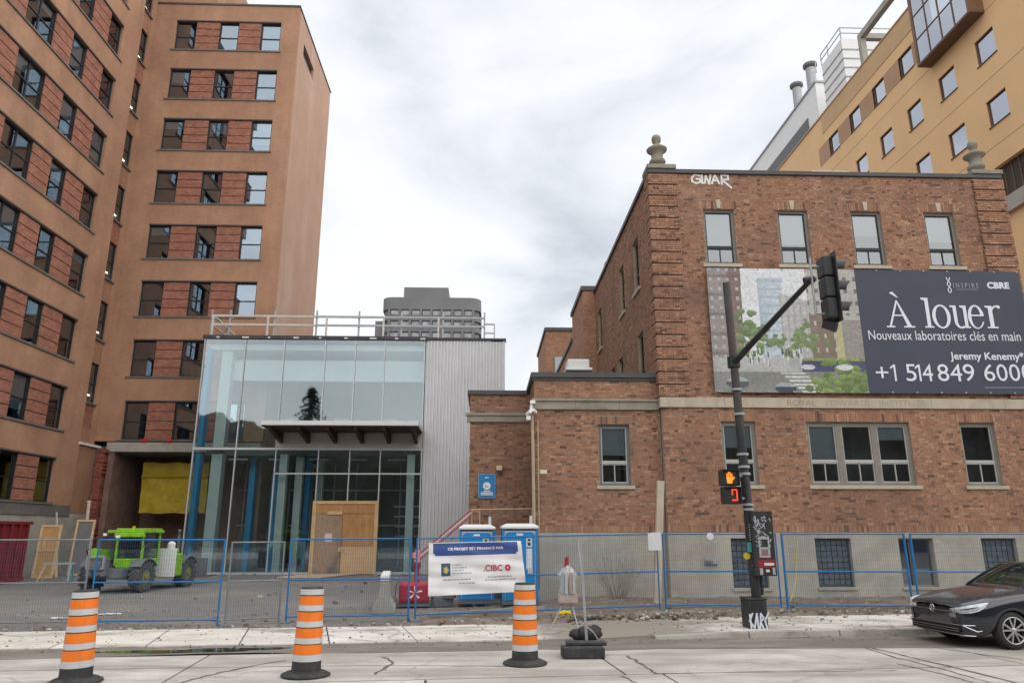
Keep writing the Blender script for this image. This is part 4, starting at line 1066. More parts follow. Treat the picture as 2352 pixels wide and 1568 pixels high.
# big serif words as stroked shapes
def serif_word():
    m = MB(TQ); D = [-.022]
    def poly(pts): D[0] -= .0004; m.add([(a, D[0], b) for a, b in pts], [tuple(range(len(pts)))])
    def ring(cx, cz, rx, rz, tx, tz, a0, a1, n=40, taper=0):
        D[0] -= .0004; vs = []; fs = []
        for i in range(n+1):
            t = i/n; a = a0+(a1-a0)*t; k = 1-taper*max(0, (t-.55)/.45)
            co, si = math.cos(a), math.sin(a)
            vs += [(cx+rx*co, D[0], cz+rz*si), (cx+(rx-tx*k)*co, D[0], cz+(rz-tz*k)*si)]
        for i in range(n): fs.append((2*i, 2*i+2, 2*i+3, 2*i+1))
        m.add(vs, [f[::-1] for f in fs])
    z0 = bx(2090, 752)[1]; zc = bx(2090, 690)[1]; xh = bx(2240, 702)[1]-z0; H_ = zc-z0
    # A with grave accent
    a0, a1, am = 13.14, 14.26, 13.62
    def lg(s): return s
    poly([(a0+.08, z0+.05), (a0+.17, z0+.05), (am+.03, zc-.10), (am-.005, zc)])
    poly([(am-.005, zc), (am+.05, zc), (a1-.08, z0+.05), (a1-.27, z0+.05)])
    poly([(13.40, z0+.42*H_), (13.86, z0+.42*H_), (13.84, z0+.42*H_+.045), (13.42, z0+.42*H_+.045)])
    poly([(a0-.05, z0), (a0+.32, z0), (a0+.32, z0+.05), (a0-.05, z0+.05)]); poly([(a1-.42, z0), (a1+.06, z0), (a1+.06, z0+.05), (a1-.42, z0+.05)])
    poly([(13.68, zc+.10), (13.74, zc+.10), (13.52, zc+.30), (13.37, zc+.26)])
    # l
    def stem(x, w_, zt, serif_l=.16, foot=True):
        poly([(x, z0+.05), (x+w_, z0+.05), (x+w_, zt), (x, zt)])
        poly([(x-serif_l, zt-.05), (x, zt-.10), (x, zt), (x-serif_l, zt)])
        if foot: poly([(x-.12, z0), (x+w_+.12, z0), (x+w_+.12, z0+.05), (x-.12, z0+.05)])
    stem(14.87, .155, zc+.10)
    ring(15.52, z0+xh*.5, .395, xh*.53, .15, .055, 0, 2*math.pi, 56)
    # u
    zt = z0+xh
    poly([(16.06, z0+.22), (16.205, z0+.22), (16.205, zt), (16.06, zt)]); poly([(15.93, zt-.05), (16.06, zt-.07), (16.06, zt), (15.93, zt)])
    ring(16.34, z0+.24, .28, .26, .14, .06, math.pi, 1.72*math.pi, 24)
    stem(16.50, .145, zt, .14, False); poly([(16.50, z0), (16.74, z0), (16.74, z0+.05), (16.50, z0+.05)])
    # e
    ring(17.03, z0+xh*.5, .35, xh*.53, .145, .055, 0.12, 1.86*math.pi, 44, .55); poly([(16.78, z0+xh*.53), (17.36, z0+xh*.53), (17.36, z0+xh*.53+.05), (16.78, z0+xh*.53+.05)])
    return m, z0, zc, xh
sw, z0_, zc_, xh_ = serif_word()
# squeeze the word into its printed width (the r joins after)
ux0, ux1 = bx(2037, 750)[0], bx(2262, 740)[0]
sw.v = [(ux0+(a-13.09)*(ux1-ux0)/(17.38-13.09), b, c) for a, b, c in sw.v]
sx_ = (ux1-ux0)/(17.38-13.09)
def rr():
    x = ux1+.06*sx_+.02; zt = z0_+xh_; m = sw; m.T = TQ
    for k, pts in enumerate(([(x+.10, z0_+.05), (x+.24, z0_+.05), (x+.24, zt), (x+.10, zt)], [(x, zt-.05), (x+.10, zt-.08), (x+.10, zt), (x, zt)], [(x, z0_), (x+.36, z0_), (x+.36, z0_+.05), (x, z0_+.05)],
              [(x+.24, zt-.16), (x+.30, zt-.08), (x+.38, zt-.04), (x+.46, zt-.10), (x+.52, zt-.08), (x+.50, zt+.01), (x+.40, zt+.02), (x+.30, zt-.01), (x+.24, zt-.06)])):
        m.add([(a, -.030-.0004*k, b) for a, b in pts], [tuple(range(len(pts)))])
rr()
sw.build('headline', INK, rb)
def line(body, xa, xb, yb, yt, m_=INK, bold=0.0, sp=1.0, d=-.026):
    (a, za), (b, zb) = bx(xa, yb), bx(xb, yb); zt = bx((xa+xb)/2, yt)[1]
    return put_text(body, 'lettering', rb, m_, TQ, a, b, za, zt, d, bold, sp)
line('Nouveaux laboratoires clés en main', 1996, 2345, 780, 760)
line('Jeremy Kenemy*', 2184, 2354, 831, 808, INK, .02)
line('+', 2013, 2042, 868, 842, INK, -.004)
line('5', 2083, 2107, 875, 836); line('4', 2121, 2145, 875, 836); line('8', 2156, 2182, 875, 836); line('4', 2185, 2212, 875, 836); line('9', 2215, 2241, 875, 836)
for i_, ch_ in enumerate('6000'): line(ch_, 2263+29*i_, 2288+29*i_, 875, 836)
for xs in (2056, 2113):
    m = MB(TQ); (a, z0), (a2, z1) = bx(xs, 875), bx(xs-4, 837); t_ = .062
    m.add([(a, -.026, z0), (a+t_, -.026, z0), (a+t_, -.026, z1), (a, -.026, z1)], [(0, 1, 2, 3)])
    m.add([(a, -.0265, z1-.075), (a, -.0265, z1), (a-.11, -.0265, z1-.085), (a-.11, -.0265, z1-.15)][::-1], [(0, 1, 2, 3)]); m.build('lettering', INK, rb)
line('INSPIRE', 2190, 2248, 661, 650, INK2, 0, 1.6)
line('CBRE', 2268, 2319, 663, 648, INK, .045)
def fine_print(xa, xb, y, h):
    q = random.Random(int(xa)); m = MB(TQ); x = xa
    while x < xb:
        l_ = q.uniform(2, 6); (a, za), (b, zb) = bx(x, y), bx(min(x+l_, xb), y); m.add([(a, -.026, za), (b, -.026, zb), (b, -.026, zb+h), (a, -.026, za+h)], [(0, 1, 2, 3)]); x += l_+1
    m.build('fine_print', INK2, rb)
fine_print(2197, 2245, 665.5, .02); fine_print(2262, 2366, 890.5, .022)
# helix mark
hm = MB(TQ); (ha, hz0), (hb, hz1) = bx(2181, 673), bx(2176, 637)
for k in range(2):
    for i in range(14):
        t0_, t1_ = i/14, (i+1)/14; f_ = lambda t: (ha+.02+.055*math.sin(t*2*math.pi*1.3+k*math.pi), hz0+(hz1-hz0)*t)
        (a, b), (c, d_) = f_(t0_), f_(t1_); hm.add([(a-.016, -.026-.0004*k, b), (a+.016, -.026-.0004*k, b), (c+.016, -.026-.0004*k, d_), (c-.016, -.026-.0004*k, d_)], [(0,1,2,3)])
hm.build('helix_mark', INK, rb)
for i in range(14):
    for zz in (ZB0+.03, ZB1-.03):
        m = MB(TQ); m.box(UB0+.1+i*.795, UB0+.15+i*.795, -.035, -.02, zz-.02, zz+.02); m.build('eyelet', WSASH, rb)
# ------------------------------------------------------------------ ochre hospital block on the right
rnd = random.Random(41)
oc = thing('ochre_building', (24, 38, 0), 'ochre rendered block with small square windows and white rooftop plant', 'building')
TO = wall_frame('left', 24.0)              # u = -Y
hd = [28.93, 25.44, 22.07, 18.7, 15.3]
OW = []
for r_, h in enumerate(hd):
    ys = [35.15+2.98*i for i in range(-1 if r_ else 0, 4 if r_ == 0 else 5)] if r_ else [35.15+2.98*i for i in range(4)]
    if r_ == 1: ys = [29.12+2.98*i for i in range(7)]
    if r_ == 2: ys = [29.07+2.98*i for i in range(7)]
    if r_ >= 3: ys = [35.1+2.98*i for i in range(5)]
    for y in ys: OW.append((-y-1.30, -y+.06, h-1.36, h))
OW.append((-30.6, -28.0, 16.95, 18.7))
bay = (-33.75, -29.35, 26.55, 30.9)
holed(TO, -80, -20, 0, 29.7, OW+[bay], 0, .4).build('wall', OCHRE, oc)
holed(TO, -46.1, -20, 29.7, 31.05, [bay], -.03, .4).build('parapet', OCHRE_M, oc)
m = MB(TO); m.box(-80, -46.1, .0, .4, 29.7, 31.05); m.build('parapet', OCHRE, oc)
m = MB(TO); m.box(-80, -20, -.07, .45, 31.05, 31.16); m.build('coping', OCHRE_D, oc)
# brown band linking the top windows
edges = [-47.0]+[e for w_ in sorted(x for x in OW if x[3] == 28.93) for e in (w_[0], w_[1])]+[-33.76]
for a, b in zip(edges[0::2], edges[1::2]):
    if b-a > .05: m = MB(TO); m.box(a, b, -.012, .1, 27.52, 28.92); m.build('brown_panel', OCHRE_D, oc)
m = MB(TO); m.box(-79, -20.5, 1.2, 12, 0, 30); m.build('interior_wall', ROOM, oc)
for z in (26.45, 23.05, 19.7): m = MB(TO); m.box(-80, -20, -.006, .02, z, z+.035); m.build('score_line', OCHRE_D, oc)
GLS_O = glass('mirror_glass', (.4, .42, .46), .55, (.82, .84, .92), wob=.05)
REV = mat('brown_reveal', (.16, .10, .07), .7, .15, 3)
for a, b, z0, z1 in OW[:-1]:
    f = MB(TO); f.box(a, a+.045, .06, .16, z0, z1); f.box(b-.045, b, .06, .16, z0, z1); f.box(a+.045, b-.045, .06, .16, z0, z0+.045); f.box(a+.045, b-.045, .06, .16, z1-.045, z1)
    wn = f.build('window', REV, oc)
    m = MB(TO); m.quad((a+.045, .12, z0+.045), (b-.045, .12, z0+.045), (b-.045, .12, z1-.045), (a+.045, .12, z1-.045)); m.build('pane', GLS_O, wn)
    m = MB(TO); m.box(a-.03, b+.03, -.05, .055, z0-.05, z0-.002); m.build('sill', REV, wn)
a, b, z0, z1 = OW[-1]
m = MB(TO); m.box(a, b, .25, .3, z0, z1); m.build('grille', mat('grille_mesh', (.06, .055, .04), .8, .5, 30), oc)
for i in range(5): m = MB(TO); m.box(a+.3+i*.5, a+.34+i*.5, .2, .26, z0, z1); m.build('grille_bar', REV, oc)
m = MB(TO); m.box(-31.2, -20, -.22, .1, 16.2, 16.93); m.build('concrete_ledge', CONC, oc)
# projecting bay window
a, b, z0, z1 = bay
m = MB(TO); m.box(a, b, -.75, .4, z0-.12, z0); m.build('bay_floor', REV, oc)
m = MB(TO); m.box(a, a+.16, -.75, .4, z0, z1); m.box(b-.16, b, -.75, .4, z0, z1); m.box(a+.16, b-.16, -.75, .4, z1, z1+.2); m.build('bay_frame', mat('bay_brown', (.22, .12, .075), .6, .15, 2), oc)
nb, nr = 4, 3
for i in range(nb):
    for j in range(nr):
        p, q = a+.16+(b-a-.32)*i/nb, a+.16+(b-a-.32)*(i+1)/nb; r0, r1 = z0+(z1-z0)*j/nr, z0+(z1-z0)*(j+1)/nr
        m = MB(TO); m.quad((p+.03, -.70, r0+.03), (q-.03, -.70, r0+.03), (q-.03, -.70, r1-.03), (p+.03, -.70, r1-.03)); m.build('bay_pane', GLS_O, oc)
        m = MB(TO); m.box(p, p+.03, -.73, -.66, r0, r1); m.box(q-.03, q, -.73, -.66, r0, r1); m.box(p+.03, q-.03, -.73, -.66, r0, r0+.03); m.box(p+.03, q-.03, -.73, -.66, r1-.03, r1); m.build('bay_bar', REV, oc)
# roof things: concrete frame, white plant, flues, slatted tower with railings
m = MB(); m.box(24.0, 24.35, 39.9, 40.25, 31.17, 33.02); m.build('concrete_post', CONC, oc)
m = MB(); m.box(24.0, 24.35, 26, 40.25, 33.02, 33.42); m.build('concrete_beam', CONC, oc)
m = MB(); m.box(24.36, 28, 39.9, 40.25, 33.02, 33.40); m.build('concrete_beam', CONC, oc)
m = MB(); m.box(26, 36, 50.2, 90, 31.2, 36.75); m.build('plant_room', WHITE, oc)
m = MB(); m.box(25.9, 36.1, 50.1, 90, 36.75, 36.9); m.build('plant_coping', GALV, oc)
LOUV = mat('grey_louvre', (.16, .17, .18), .6, .1, 4)
for i in range(9): m = MB(); m.box(25.93, 26.02, 52.0, 90, 32.2+i*.28, 32.44+i*.28); m.build('louvre', LOUV, oc)
for (px, py, pb, Yq) in ((1860, 150, 205, 56), (1829, 196, 245, 60)):
    t_ = P(px, py, Y=Yq); b_ = P(px, pb, Y=Yq)
    m = MB(); m.lathe([(.42, b_.z-3), (.42, t_.z-.4)], (t_.x, t_.y, 0), 14); m.build('flue', GALV, oc, smooth=False)
    m = MB(); m.lathe([(.42, t_.z-.35), (.60, t_.z-.2), (.60, t_.z+.05), (.3, t_.z+.15)], (t_.x, t_.y, 0), 14); m.build('flue_cap', SILLG, oc)
c0 = P(1975, 140, Y=46)
X0, X1, Y0, Y1 = 25.05, 31, 44.0, 47.1
zb, zt = 31.2, 36.1
m = MB(); m.box(X0, X1, Y0, Y1, zb, zt); m.build('cooling_tower', WHITE, oc)
for i in range(6):
    z = zb+.3+(zt-zb-.5)*i/6
    m = MB(); m.box(X0-.04, X1, Y0-.04, Y0+.02, z, z+.10); m.box(X0-.04, X0+.02, Y0+.02, Y1, z, z+.10); m.build('slat', GALV, oc)
for z in (zt+.45, zt+.9):
    m = MB(); m.bar((X0, Y0, z), (X1, Y0, z), .06); m.bar((X0, Y0, z), (X0, Y1, z), .06); m.build('railing', GALV, oc)
for p in [(X0, Y0), (X0+2, Y0), (X0+4, Y0), (X0, Y0+2), (X0, Y0+4), (X0, Y1)]:
    m = MB(); m.bar((p[0], p[1], zt), (p[0], p[1], zt+.9), .06); m.build('railing_post', GALV, oc)
# ------------------------------------------------------------------ grey tower block far behind the lobby
dt = thing('distant_tower', (-17, 200, 0), 'grey concrete tower block with rounded corners far behind the glass lobby', 'building')
GREYC = mat('tower_concrete', (.165, .165, .17), .9, .12, .15)
GREYD = mat('tower_dark_band', (.10, .10, .11), .5, .2, .3, spec=.6)  # dark grey of the glazing set back behind the floor bands
def rrect(x0, x1, y0, y1, r, n=6):
    pts = []
    for cx, cy, a0 in ((x1-r, y0+r, -90), (x1-r, y1-r, 0), (x0+r, y1-r, 90), (x0+r, y0+r, 180)):
        for i in range(n+1): a = R(a0+90*i/n); pts.append((cx+r*math.cos(a), cy+r*math.sin(a)))
    return pts
def slabz(pts, z0, z1):
    m = MB(); n = len(pts); m.add([(x, y, z0) for x, y in pts]+[(x, y, z1) for x, y in pts], [tuple(range(n))[::-1], tuple(range(n, 2*n))]+[(i, (i+1) % n, n+(i+1) % n, n+i) for i in range(n)]); return m
xa, xb = P(877, 700, Y=200).x, P(1105, 700, Y=200).x; zt = P(990, 683, Y=200).z
foot = rrect(xa, xb, 200, 226, 3.2); inner = rrect(xa+.5, xb-.5, 200.5, 225.5, 3)
slabz(inner, 0, zt-.3).build('glazing', GREYD, dt)
slabz(foot, zt-3.6, zt).build('parapet', GREYC, dt)
for k in range(14):
    z = zt-3.6-3.3*(k+1); slabz(foot, z, z+1.45).build('floor_band', GREYC, dt)
for k in range(9):
    x = xa+2.2+(xb-xa-4.4)*k/8
    m = MB(); m.box(x-.35, x+.35, 199.85, 200.4, 0, zt-3.5); m.build('pier', GREYC, dt)
for z in range(5):
    for k in range(8):
        x = xa+2.2+(xb-xa-4.4)*k/8; zz = zt-3.6-3.3*(z+1)+1.5
        m = MB(); m.quad((x+.5, 200.35, zz+.2), (x+2.6, 200.35, zz+.2), (x+2.6, 200.35, zz+1.5), (x+.5, 200.35, zz+1.5)); m.build('window', mat('far_window', (.30, .31, .33), .3, .5, .5) if (z, k) == (0, 0) else bpy.data.materials['far_window'], dt)
xc, xd = P(928, 670, Y=204).x, P(1030, 670, Y=204).x; zp = P(980, 660, Y=204).z
slabz([(xc, 204), (xd, 204), (xd, 216), (xc, 216)], zt, zp).build('plant_room', GREYC, dt)
xe = P(862, 740, Y=203).x; slabz([(xe, 203), (xa+1, 203), (xa+1, 222), (xe, 222)], 0, P(865, 737, Y=203).z).build('stair_tower', GREYC, dt)
# ------------------------------------------------------------------ trees across the street (seen in the glass), plus an added dark slope
BARK = mat('bark', (.075, .06, .05), .95, .25, 3)
NEED = mat('conifer_needles', (.028, .045, .028), .9, .3, 2)
def bare_tree(loc, h, seed, label):
    q = random.Random(seed); t = thing('bare_tree', loc, label, 'tree', 'bare trees across the street', local=True)
    tr = MB(); br = MB()
    def grow(p, d, l_, r, lev, mb):
        pts = [p]; rs = [r]
        for i in range(4):
            d = (d+Vector((q.uniform(-.14, .14), q.uniform(-.14, .14), q.uniform(-.03, .10)))).normalized(); p = p+d*(l_/4); pts.append(p); rs.append(r*(1-.13*(i+1)))
        mb.path(pts, rs, 6 if lev < 2 else 3, caps=False)
        if lev >= 5: return
        n = 3 if lev < 4 else 4
        for k in range(n):
            a = q.uniform(0, 6.28); s = q.uniform(.45, .85); v = (d+Vector((math.cos(a)*s, math.sin(a)*s, q.uniform(-.1, .25)))).normalized()
            grow(pts[q.choice([2, 3, 4, 4])], v, l_*q.uniform(.58, .78), max(.012, r*.5), lev+1, br)
    grow(Vector((0, 0, -.1)), Vector((0, 0, 1)), h*.34, h*.017, 0, tr)
    tr.build('trunk', BARK, t); br.build('branches', BARK, t)
def conifer(loc, h, seed, label):
    q = random.Random(seed); t = thing('conifer_tree', loc, label, 'tree', local=True)
    m = MB(); m.path([(0, 0, -.1), (0, 0, h*.5), (q.uniform(-.5, .5), 0, h)], [h*.018, h*.012, .03], 8); m.build('trunk', BARK, t)
    cr = MB()
    for i in range(330):
        z = h*(.12+.86*(i/330)**.9); rr_ = min(4.6, (h-z)*.52)*q.uniform(.45, 1.15)+.15; a = q.uniform(0, 6.28)
        for k in range(7):
            s = (k+1)/7; c = Vector((math.cos(a)*rr_*s, math.sin(a)*rr_*s, z-.28*rr_*s*s))
            for _ in range(3):
                d = Vector((q.uniform(-1, 1), q.uniform(-1, 1), q.uniform(-.5, .4))).normalized()*q.uniform(.25, .6); n_ = Vector((q.uniform(-1, 1), q.uniform(-1, 1), q.uniform(-.3, 1))).normalized()*.11
                cr.add([c-d*.2-n_, c+d, c+d*.1+n_], [(0, 1, 2)])
    cr.build('crown', NEED, t)
conifer((-22.9, -18, 0), 20.6, 3, 'tall dark conifer across the street mirrored in the lobby glass')
bare_tree((-33.5, -13, 0), 16, 4, 'leafless tree across the street, left of the conifer')
bare_tree((-28.2, -14, 0), 17.5, 5, 'leafless tree across the street, close beside the conifer')
bare_tree((-14.0, -22, 0), 12, 6, 'leafless tree across the street, right of the conifer')
bare_tree((26.0, -17, 0), 14, 8, 'leafless tree across the street, opposite the institute')
hl = MB(); q = random.Random(12); nx, ny = 180, 10
hv = []
for j in range(ny+1):
    for i in range(nx+1):
        x = -180+360*i/nx; f_ = math.sin(math.pi*min(1, j/ny*2.2)*.5)
        hv.append((x+q.uniform(-1, 1), -32-40*j/ny+q.uniform(-1, 1), -.5+f_*(21+2*math.sin(x*.03)+2.5*math.sin(x*.11+1)+q.uniform(-1.6, 2.2))))
hl.add(hv, [(j*(nx+1)+i, (j+1)*(nx+1)+i, (j+1)*(nx+1)+i+1, j*(nx+1)+i+1) for j in range(ny) for i in range(nx)])
tag(hl.build('added_hills', mat('added_dark_slope', (.06, .055, .045), 1, .4, .8)), kind='structure')  # unseen slope, added so the glass mirrors something dark instead of sky
# ------------------------------------------------------------------ traffic drums
rnd = random.Random(51)
ORANGE = mat('reflective_orange', (.84, .19, .012), .5, .06, 6, stain=(.50, .13, .03), stain_amt=.45, stain_scale=(9, 9, 4))
DWHITE = mat('reflective_white', (.54, .54, .55), .5, .05, 6, stain=(.45, .43, .4), stain_amt=.6, stain_scale=(7, 7, 3))
RUBBER = mat('black_rubber', (.035, .035, .037), .75, .3, 5, stain=(.12, .11, .10), stain_amt=.5, stain_scale=(6, 6, 6))
def drum(loc, label, rz, lean=0.0):
    t = thing('traffic_drum', loc, label, 'traffic drum', 'striped traffic drums along the street', rz=rz, local=True)
    t.rotation_euler = (0, lean, rz)
    rad = lambda z: .212-.040*(z-.1)
    def ring(a, b, name, m_, k=0.0, n=28):
        m = MB(); m.lathe([(rad(a)+k, a), (rad(b)+k, b)], (0, 0, 0), n, caps=False); return m.build(name, m_, t, smooth=True)
    m = MB(); m.lathe([(rad(.08)-.004, .08), (rad(1.2)-.004, 1.19), (rad(1.2)-.02, 1.215), (.03, 1.22)], n=28); m.build('body', RUBBER, t, smooth=False)
    m = MB(); m.lathe([(.335, 0), (.355, .012), (.35, .032), (.31, .045), (.285, .062), (.235, .075), (.222, .08)], n=16); m.build('base', RUBBER, t, bevel=.004)
    for a, b in ((.21, .30), (.445, .525), (.67, .75), (.89, .97), (1.112, 1.19)): ring(a, b, 'white_band', DWHITE)
    for a, b in ((.30, .432), (.525, .655), (.75, .875), (.97, 1.095)): ring(a+.002, b, 'orange_band', ORANGE)
    return t
drum(P(172, 1567, Z=0), 'orange and white striped drum standing by the puddle, before the green loader', .3, -.018)
drum(P(702, 1551, Z=0), 'orange and white striped drum standing before the boarded lobby door', 1.1, .022)
drum(P(1206, 1524, Z=0), 'orange and white striped drum standing before the portable toilets', 2.0, 0)
# ------------------------------------------------------------------ temporary fence
BLUE = mat('blue_fence_paint', (.006, .14, .36), .5, .15, 4, spec=.5)
WIRE = mat('fence_wire', (.05, .13, .22), .5, .1, 4, metal=.3)
GSTEEL = mat('grey_fence_steel', (.20, .225, .235), .5, .15, 4, metal=.4)
def fence_panel(p0, p1, h, label, fm=None, drop=0.0, post_r=.021, wires=True):
    fm = fm or BLUE; p0 = Vector(p0); p1 = Vector(p1); d = (p1-p0); l_ = d.length; rz = math.atan2(d.y, d.x)
    t = thing('fence_panel', p0, label, 'fence', 'blue mesh fence panels along the site', rz=rz, local=True)
    dz = (p1.z-p0.z)
    zt = lambda x: h+dz*x/l_
    for x in (.03, l_-.03):
        m = MB(); m.tube((x, 0, -.02+dz*x/l_), (x, 0, zt(x)), post_r, 8); m.build('post', fm, t)
    for f_ in (.12, .93, h-.02):
        m = MB(); m.tube((.03, 0, f_), (l_-.03, 0, f_+dz), .017, 8); m.build('rail', fm, t)
    if wires:
        m = MB(); n = int(l_/.052)
        for i in range(1, n):
            x = .03+(l_-.06)*i/n; m.tube((x, .012, .10+dz*x/l_), (x, .012, zt(x)-.03), .0027, 3, caps=False)
        for j in range(1, int(h/.10)):
            z = .10+j*.10
            if z < h-.04: m.tube((.03, .016, z), (l_-.03, .016, z+dz), .0016, 3, caps=False)
        m.build('wire_mesh', WIRE, t)
    m = MB(); m.box(-.09, .15, -.28, .28, -.03, .03); m.build('foot', GSTEEL, t)
    return t
FP = [P(-250, 1447, Z=0), P(192, 1440, Z=0), P(507, 1436, Z=0), P(648, 1429, Z=0), P(945, 1424, Z=.02), P(1523, 1401, Z=.12), P(1803, 1401, Z=.12), P(2106, 1403, Z=.12), P(2440, 1404, Z=.12)]
FL = ['grey mesh fence panel before the red container', 'mesh fence panel with blue frame before the green loader', 'narrow bare mesh fence panel between loader and lobby columns', 'blue fence panel before the boarded lobby door',
      'blue fence panel carrying the white sponsor banner', 'blue fence panel beside the pale timber post', 'blue fence panel behind the traffic signal pole', 'blue fence panel behind the dark car']
for i in range(8):
    a, b = FP[i], FP[i+1]; d = (b-a).normalized()
    fence_panel(a+d*.05, b-d*.05, 1.86 if i != 2 else 1.80, FL[i], GSTEEL if i in (0, 2) else BLUE, post_r=.030 if i in (6, 7) else .021)
# sponsor banner tied to the fence
fd = (FP[5]-FP[4]).normalized(); fa = math.atan2(fd.y, fd.x)
TBN = Matrix.Translation(FP[4]) @ Matrix.Rotation(fa, 4, 'Z')
def on_fence(x, y):
    """pixel to (u, z) on the fence plane"""
    r = _fw+_rt*((x-CX)/FPX)-_up*((y-CY)/FPX); n = Vector((-fd.y, fd.x, 0)); t = (FP[4]-Vector((0, 0, CAMH))).dot(n)/r.dot(n); p = Vector((0, 0, CAMH))+r*t
    return (p-FP[4]).dot(fd), p.z-FP[4].z
sb = thing('sponsor_banner', FP[4]+fd*.2, 'white vinyl banner with blue header and red bank logo on the fence', 'banner')
VINYL = mat('white_vinyl', (.74, .74, .75), .5, .03, 2, spec=.5)
VBLUE = mat('banner_blue', (.045, .085, .27), .5, .12, 2)
VRED = mat('banner_red', (.50, .012, .06), .6, .05, 3)
VGREY = mat('banner_grey', (.36, .37, .39), .6, .05, 3)
VNAVY = mat('banner_navy', (.05, .09, .17), .6, .1, 3)
VYEL = mat('banner_gold', (.50, .47, .10), .6, .1, 3)
cTL, cTR, cBR, cBL = on_fence(982, 1246), on_fence(1193, 1241), on_fence(1208, 1357), on_fence(982, 1368)
def bpt(s, t): return tuple((cBL[k]*(1-s)+cBR[k]*s)*(1-t)+(cTL[k]*(1-s)+cTR[k]*s)*t for k in (0, 1))
def wrk(s, t): return -.045-.012*(math.sin(9*s+14*t)+.7*math.sin(23*s-9*t+1)+.5*math.sin(5*s+31*t))
def vpatch(s0, s1, t0, t1, name, m_, lift=0.0, nu=60, nw=34, cut=None):
    m = MB(TBN); vs = []
    for j in range(nw+1):
        for i in range(nu+1):
            s, t = s0+(s1-s0)*i/nu, t0+(t1-t0)*j/nw; a, b = bpt(s, t); vs.append((a, wrk(s, t)-lift, b))
    fs = [(j*(nu+1)+i, j*(nu+1)+i+1, (j+1)*(nu+1)+i+1, (j+1)*(nu+1)+i) for j in range(nw) for i in range(nu) if not cut or cut((i+.5)/nu, (j+.5)/nw)]
    m.add(vs, fs); return m.build(name, m_, sb, smooth=True)
vpatch(0, 1, 0, 1, 'sheet', VINYL)
vpatch(.045, .955, .745, .985, 'header', VBLUE, .004, 46, 12, lambda s, t: not (t < .25 and ((s < .03 and s*8+t < .25) or (s > .97 and (1-s)*8+t < .25))))
def vtext(body, s0, s1, t0, t1, m_, bold=0.0, lift=.008):
    me = text_mesh(body, 'lettering', m_, 1.0, bold); co = np.empty(len(me.vertices)*3); me.vertices.foreach_get('co', co); co = co.reshape(-1, 3); lo, hi = co.min(0), co.max(0); o_ = ORG[sb.name]
    for v in me.vertices:
        s = s0+(s1-s0)*(v.co.x-lo[0])/(hi[0]-lo[0]); t = t0+(t1-t0)*(v.co.y-lo[1])/(hi[1]-lo[1]); a, b = bpt(s, t); v.co = (TBN @ Vector((a, wrk(s, t)-lift, b)))-o_
    ob_ = bpy.data.objects.new('lettering', me); COL.objects.link(ob_); ob_.parent = sb
vtext('CE PROJET EST FINANCÉ PAR', .20, .80, .83, .91, INK, .03)
vtext('.CIBC', .57, .77, .42, .545, VRED, .02)
vpatch(.13, .225, .36, .60, 'crest', VNAVY, .005, 8, 8)
def disc(s, t, rs, rt_, n, m_, lift, name, inner=0.0, spikes=0):
    m = MB(TBN); vs = []; fs = []
    for i in range(n):
        a = 2*math.pi*i/n; k = 1-(.35 if spikes and i % 2 else 0)
        for kk in (k, inner): ss, tt = s+rs*kk*math.cos(a), t+rt_*kk*math.sin(a); u_, v_ = bpt(ss, tt); vs.append((u_, wrk(s, t)-lift, v_))
    for i in range(n): fs.append((2*i, 2*((i+1) % n), 2*((i+1) % n)+1, 2*i+1))
    m.add(vs, [f[::-1] for f in fs]); return m.build(name, m_, sb)
disc(.178, .475, .032, .082, 10, VYEL, .014, 'crest_leaf', 0.0, 1)
disc(.825, .482, .033, .066, 6, VRED, .014, 'bank_mark', .42)
for s0, s1, t in ((.24, .34, .55), (.24, .40, .50), (.24, .36, .45), (.24, .44, .395), (.15, .43, .275), (.31, .47, .205), (.61, .86, .30), (.58, .9, .245)):
    q = random.Random(int(s0*99+t*777)); x = s0
    while x < s1-.008:
        l_ = q.uniform(.012, .04); vpatch(x, min(x+l_, s1), t, t+.024, 'fine_print', VGREY, .006, 2, 1); x += l_+.008
# notice tied to the next fence post, small round tag on the rail
np_ = thing('paper_notice', FP[5], 'white paper notice tied to the fence by the timber post', 'notice')
a, b = on_fence(1486, 1263), on_fence(1513, 1222); m = MB(TBN); m.box(a[0], b[0], -.05, -.04, a[1], b[1]); m.build('sheet', mat('notice_paper', (.62, .63, .64), .7, .04, 4), np_)
m = MB(TBN); m.box(a[0]+.03, a[0]+.06, -.055, -.03, b[1]-.02, b[1]+.03); m.build('tie', RUBBER, np_)
pr_ = P(1631, 1231, Y=FP[6].y-.05); m = MB(); m.lathe([(.085, -.012), (.09, -.005), (.09, .005), (.085, .012)], pr_, 20, axis='Y'); rs_ = m.build('round_tag', mat('tag_white', (.62, .66, .70), .5, .08, 20), org=pr_)
tag(rs_, 'small round white sign clipped to the fence rail', 'sign')
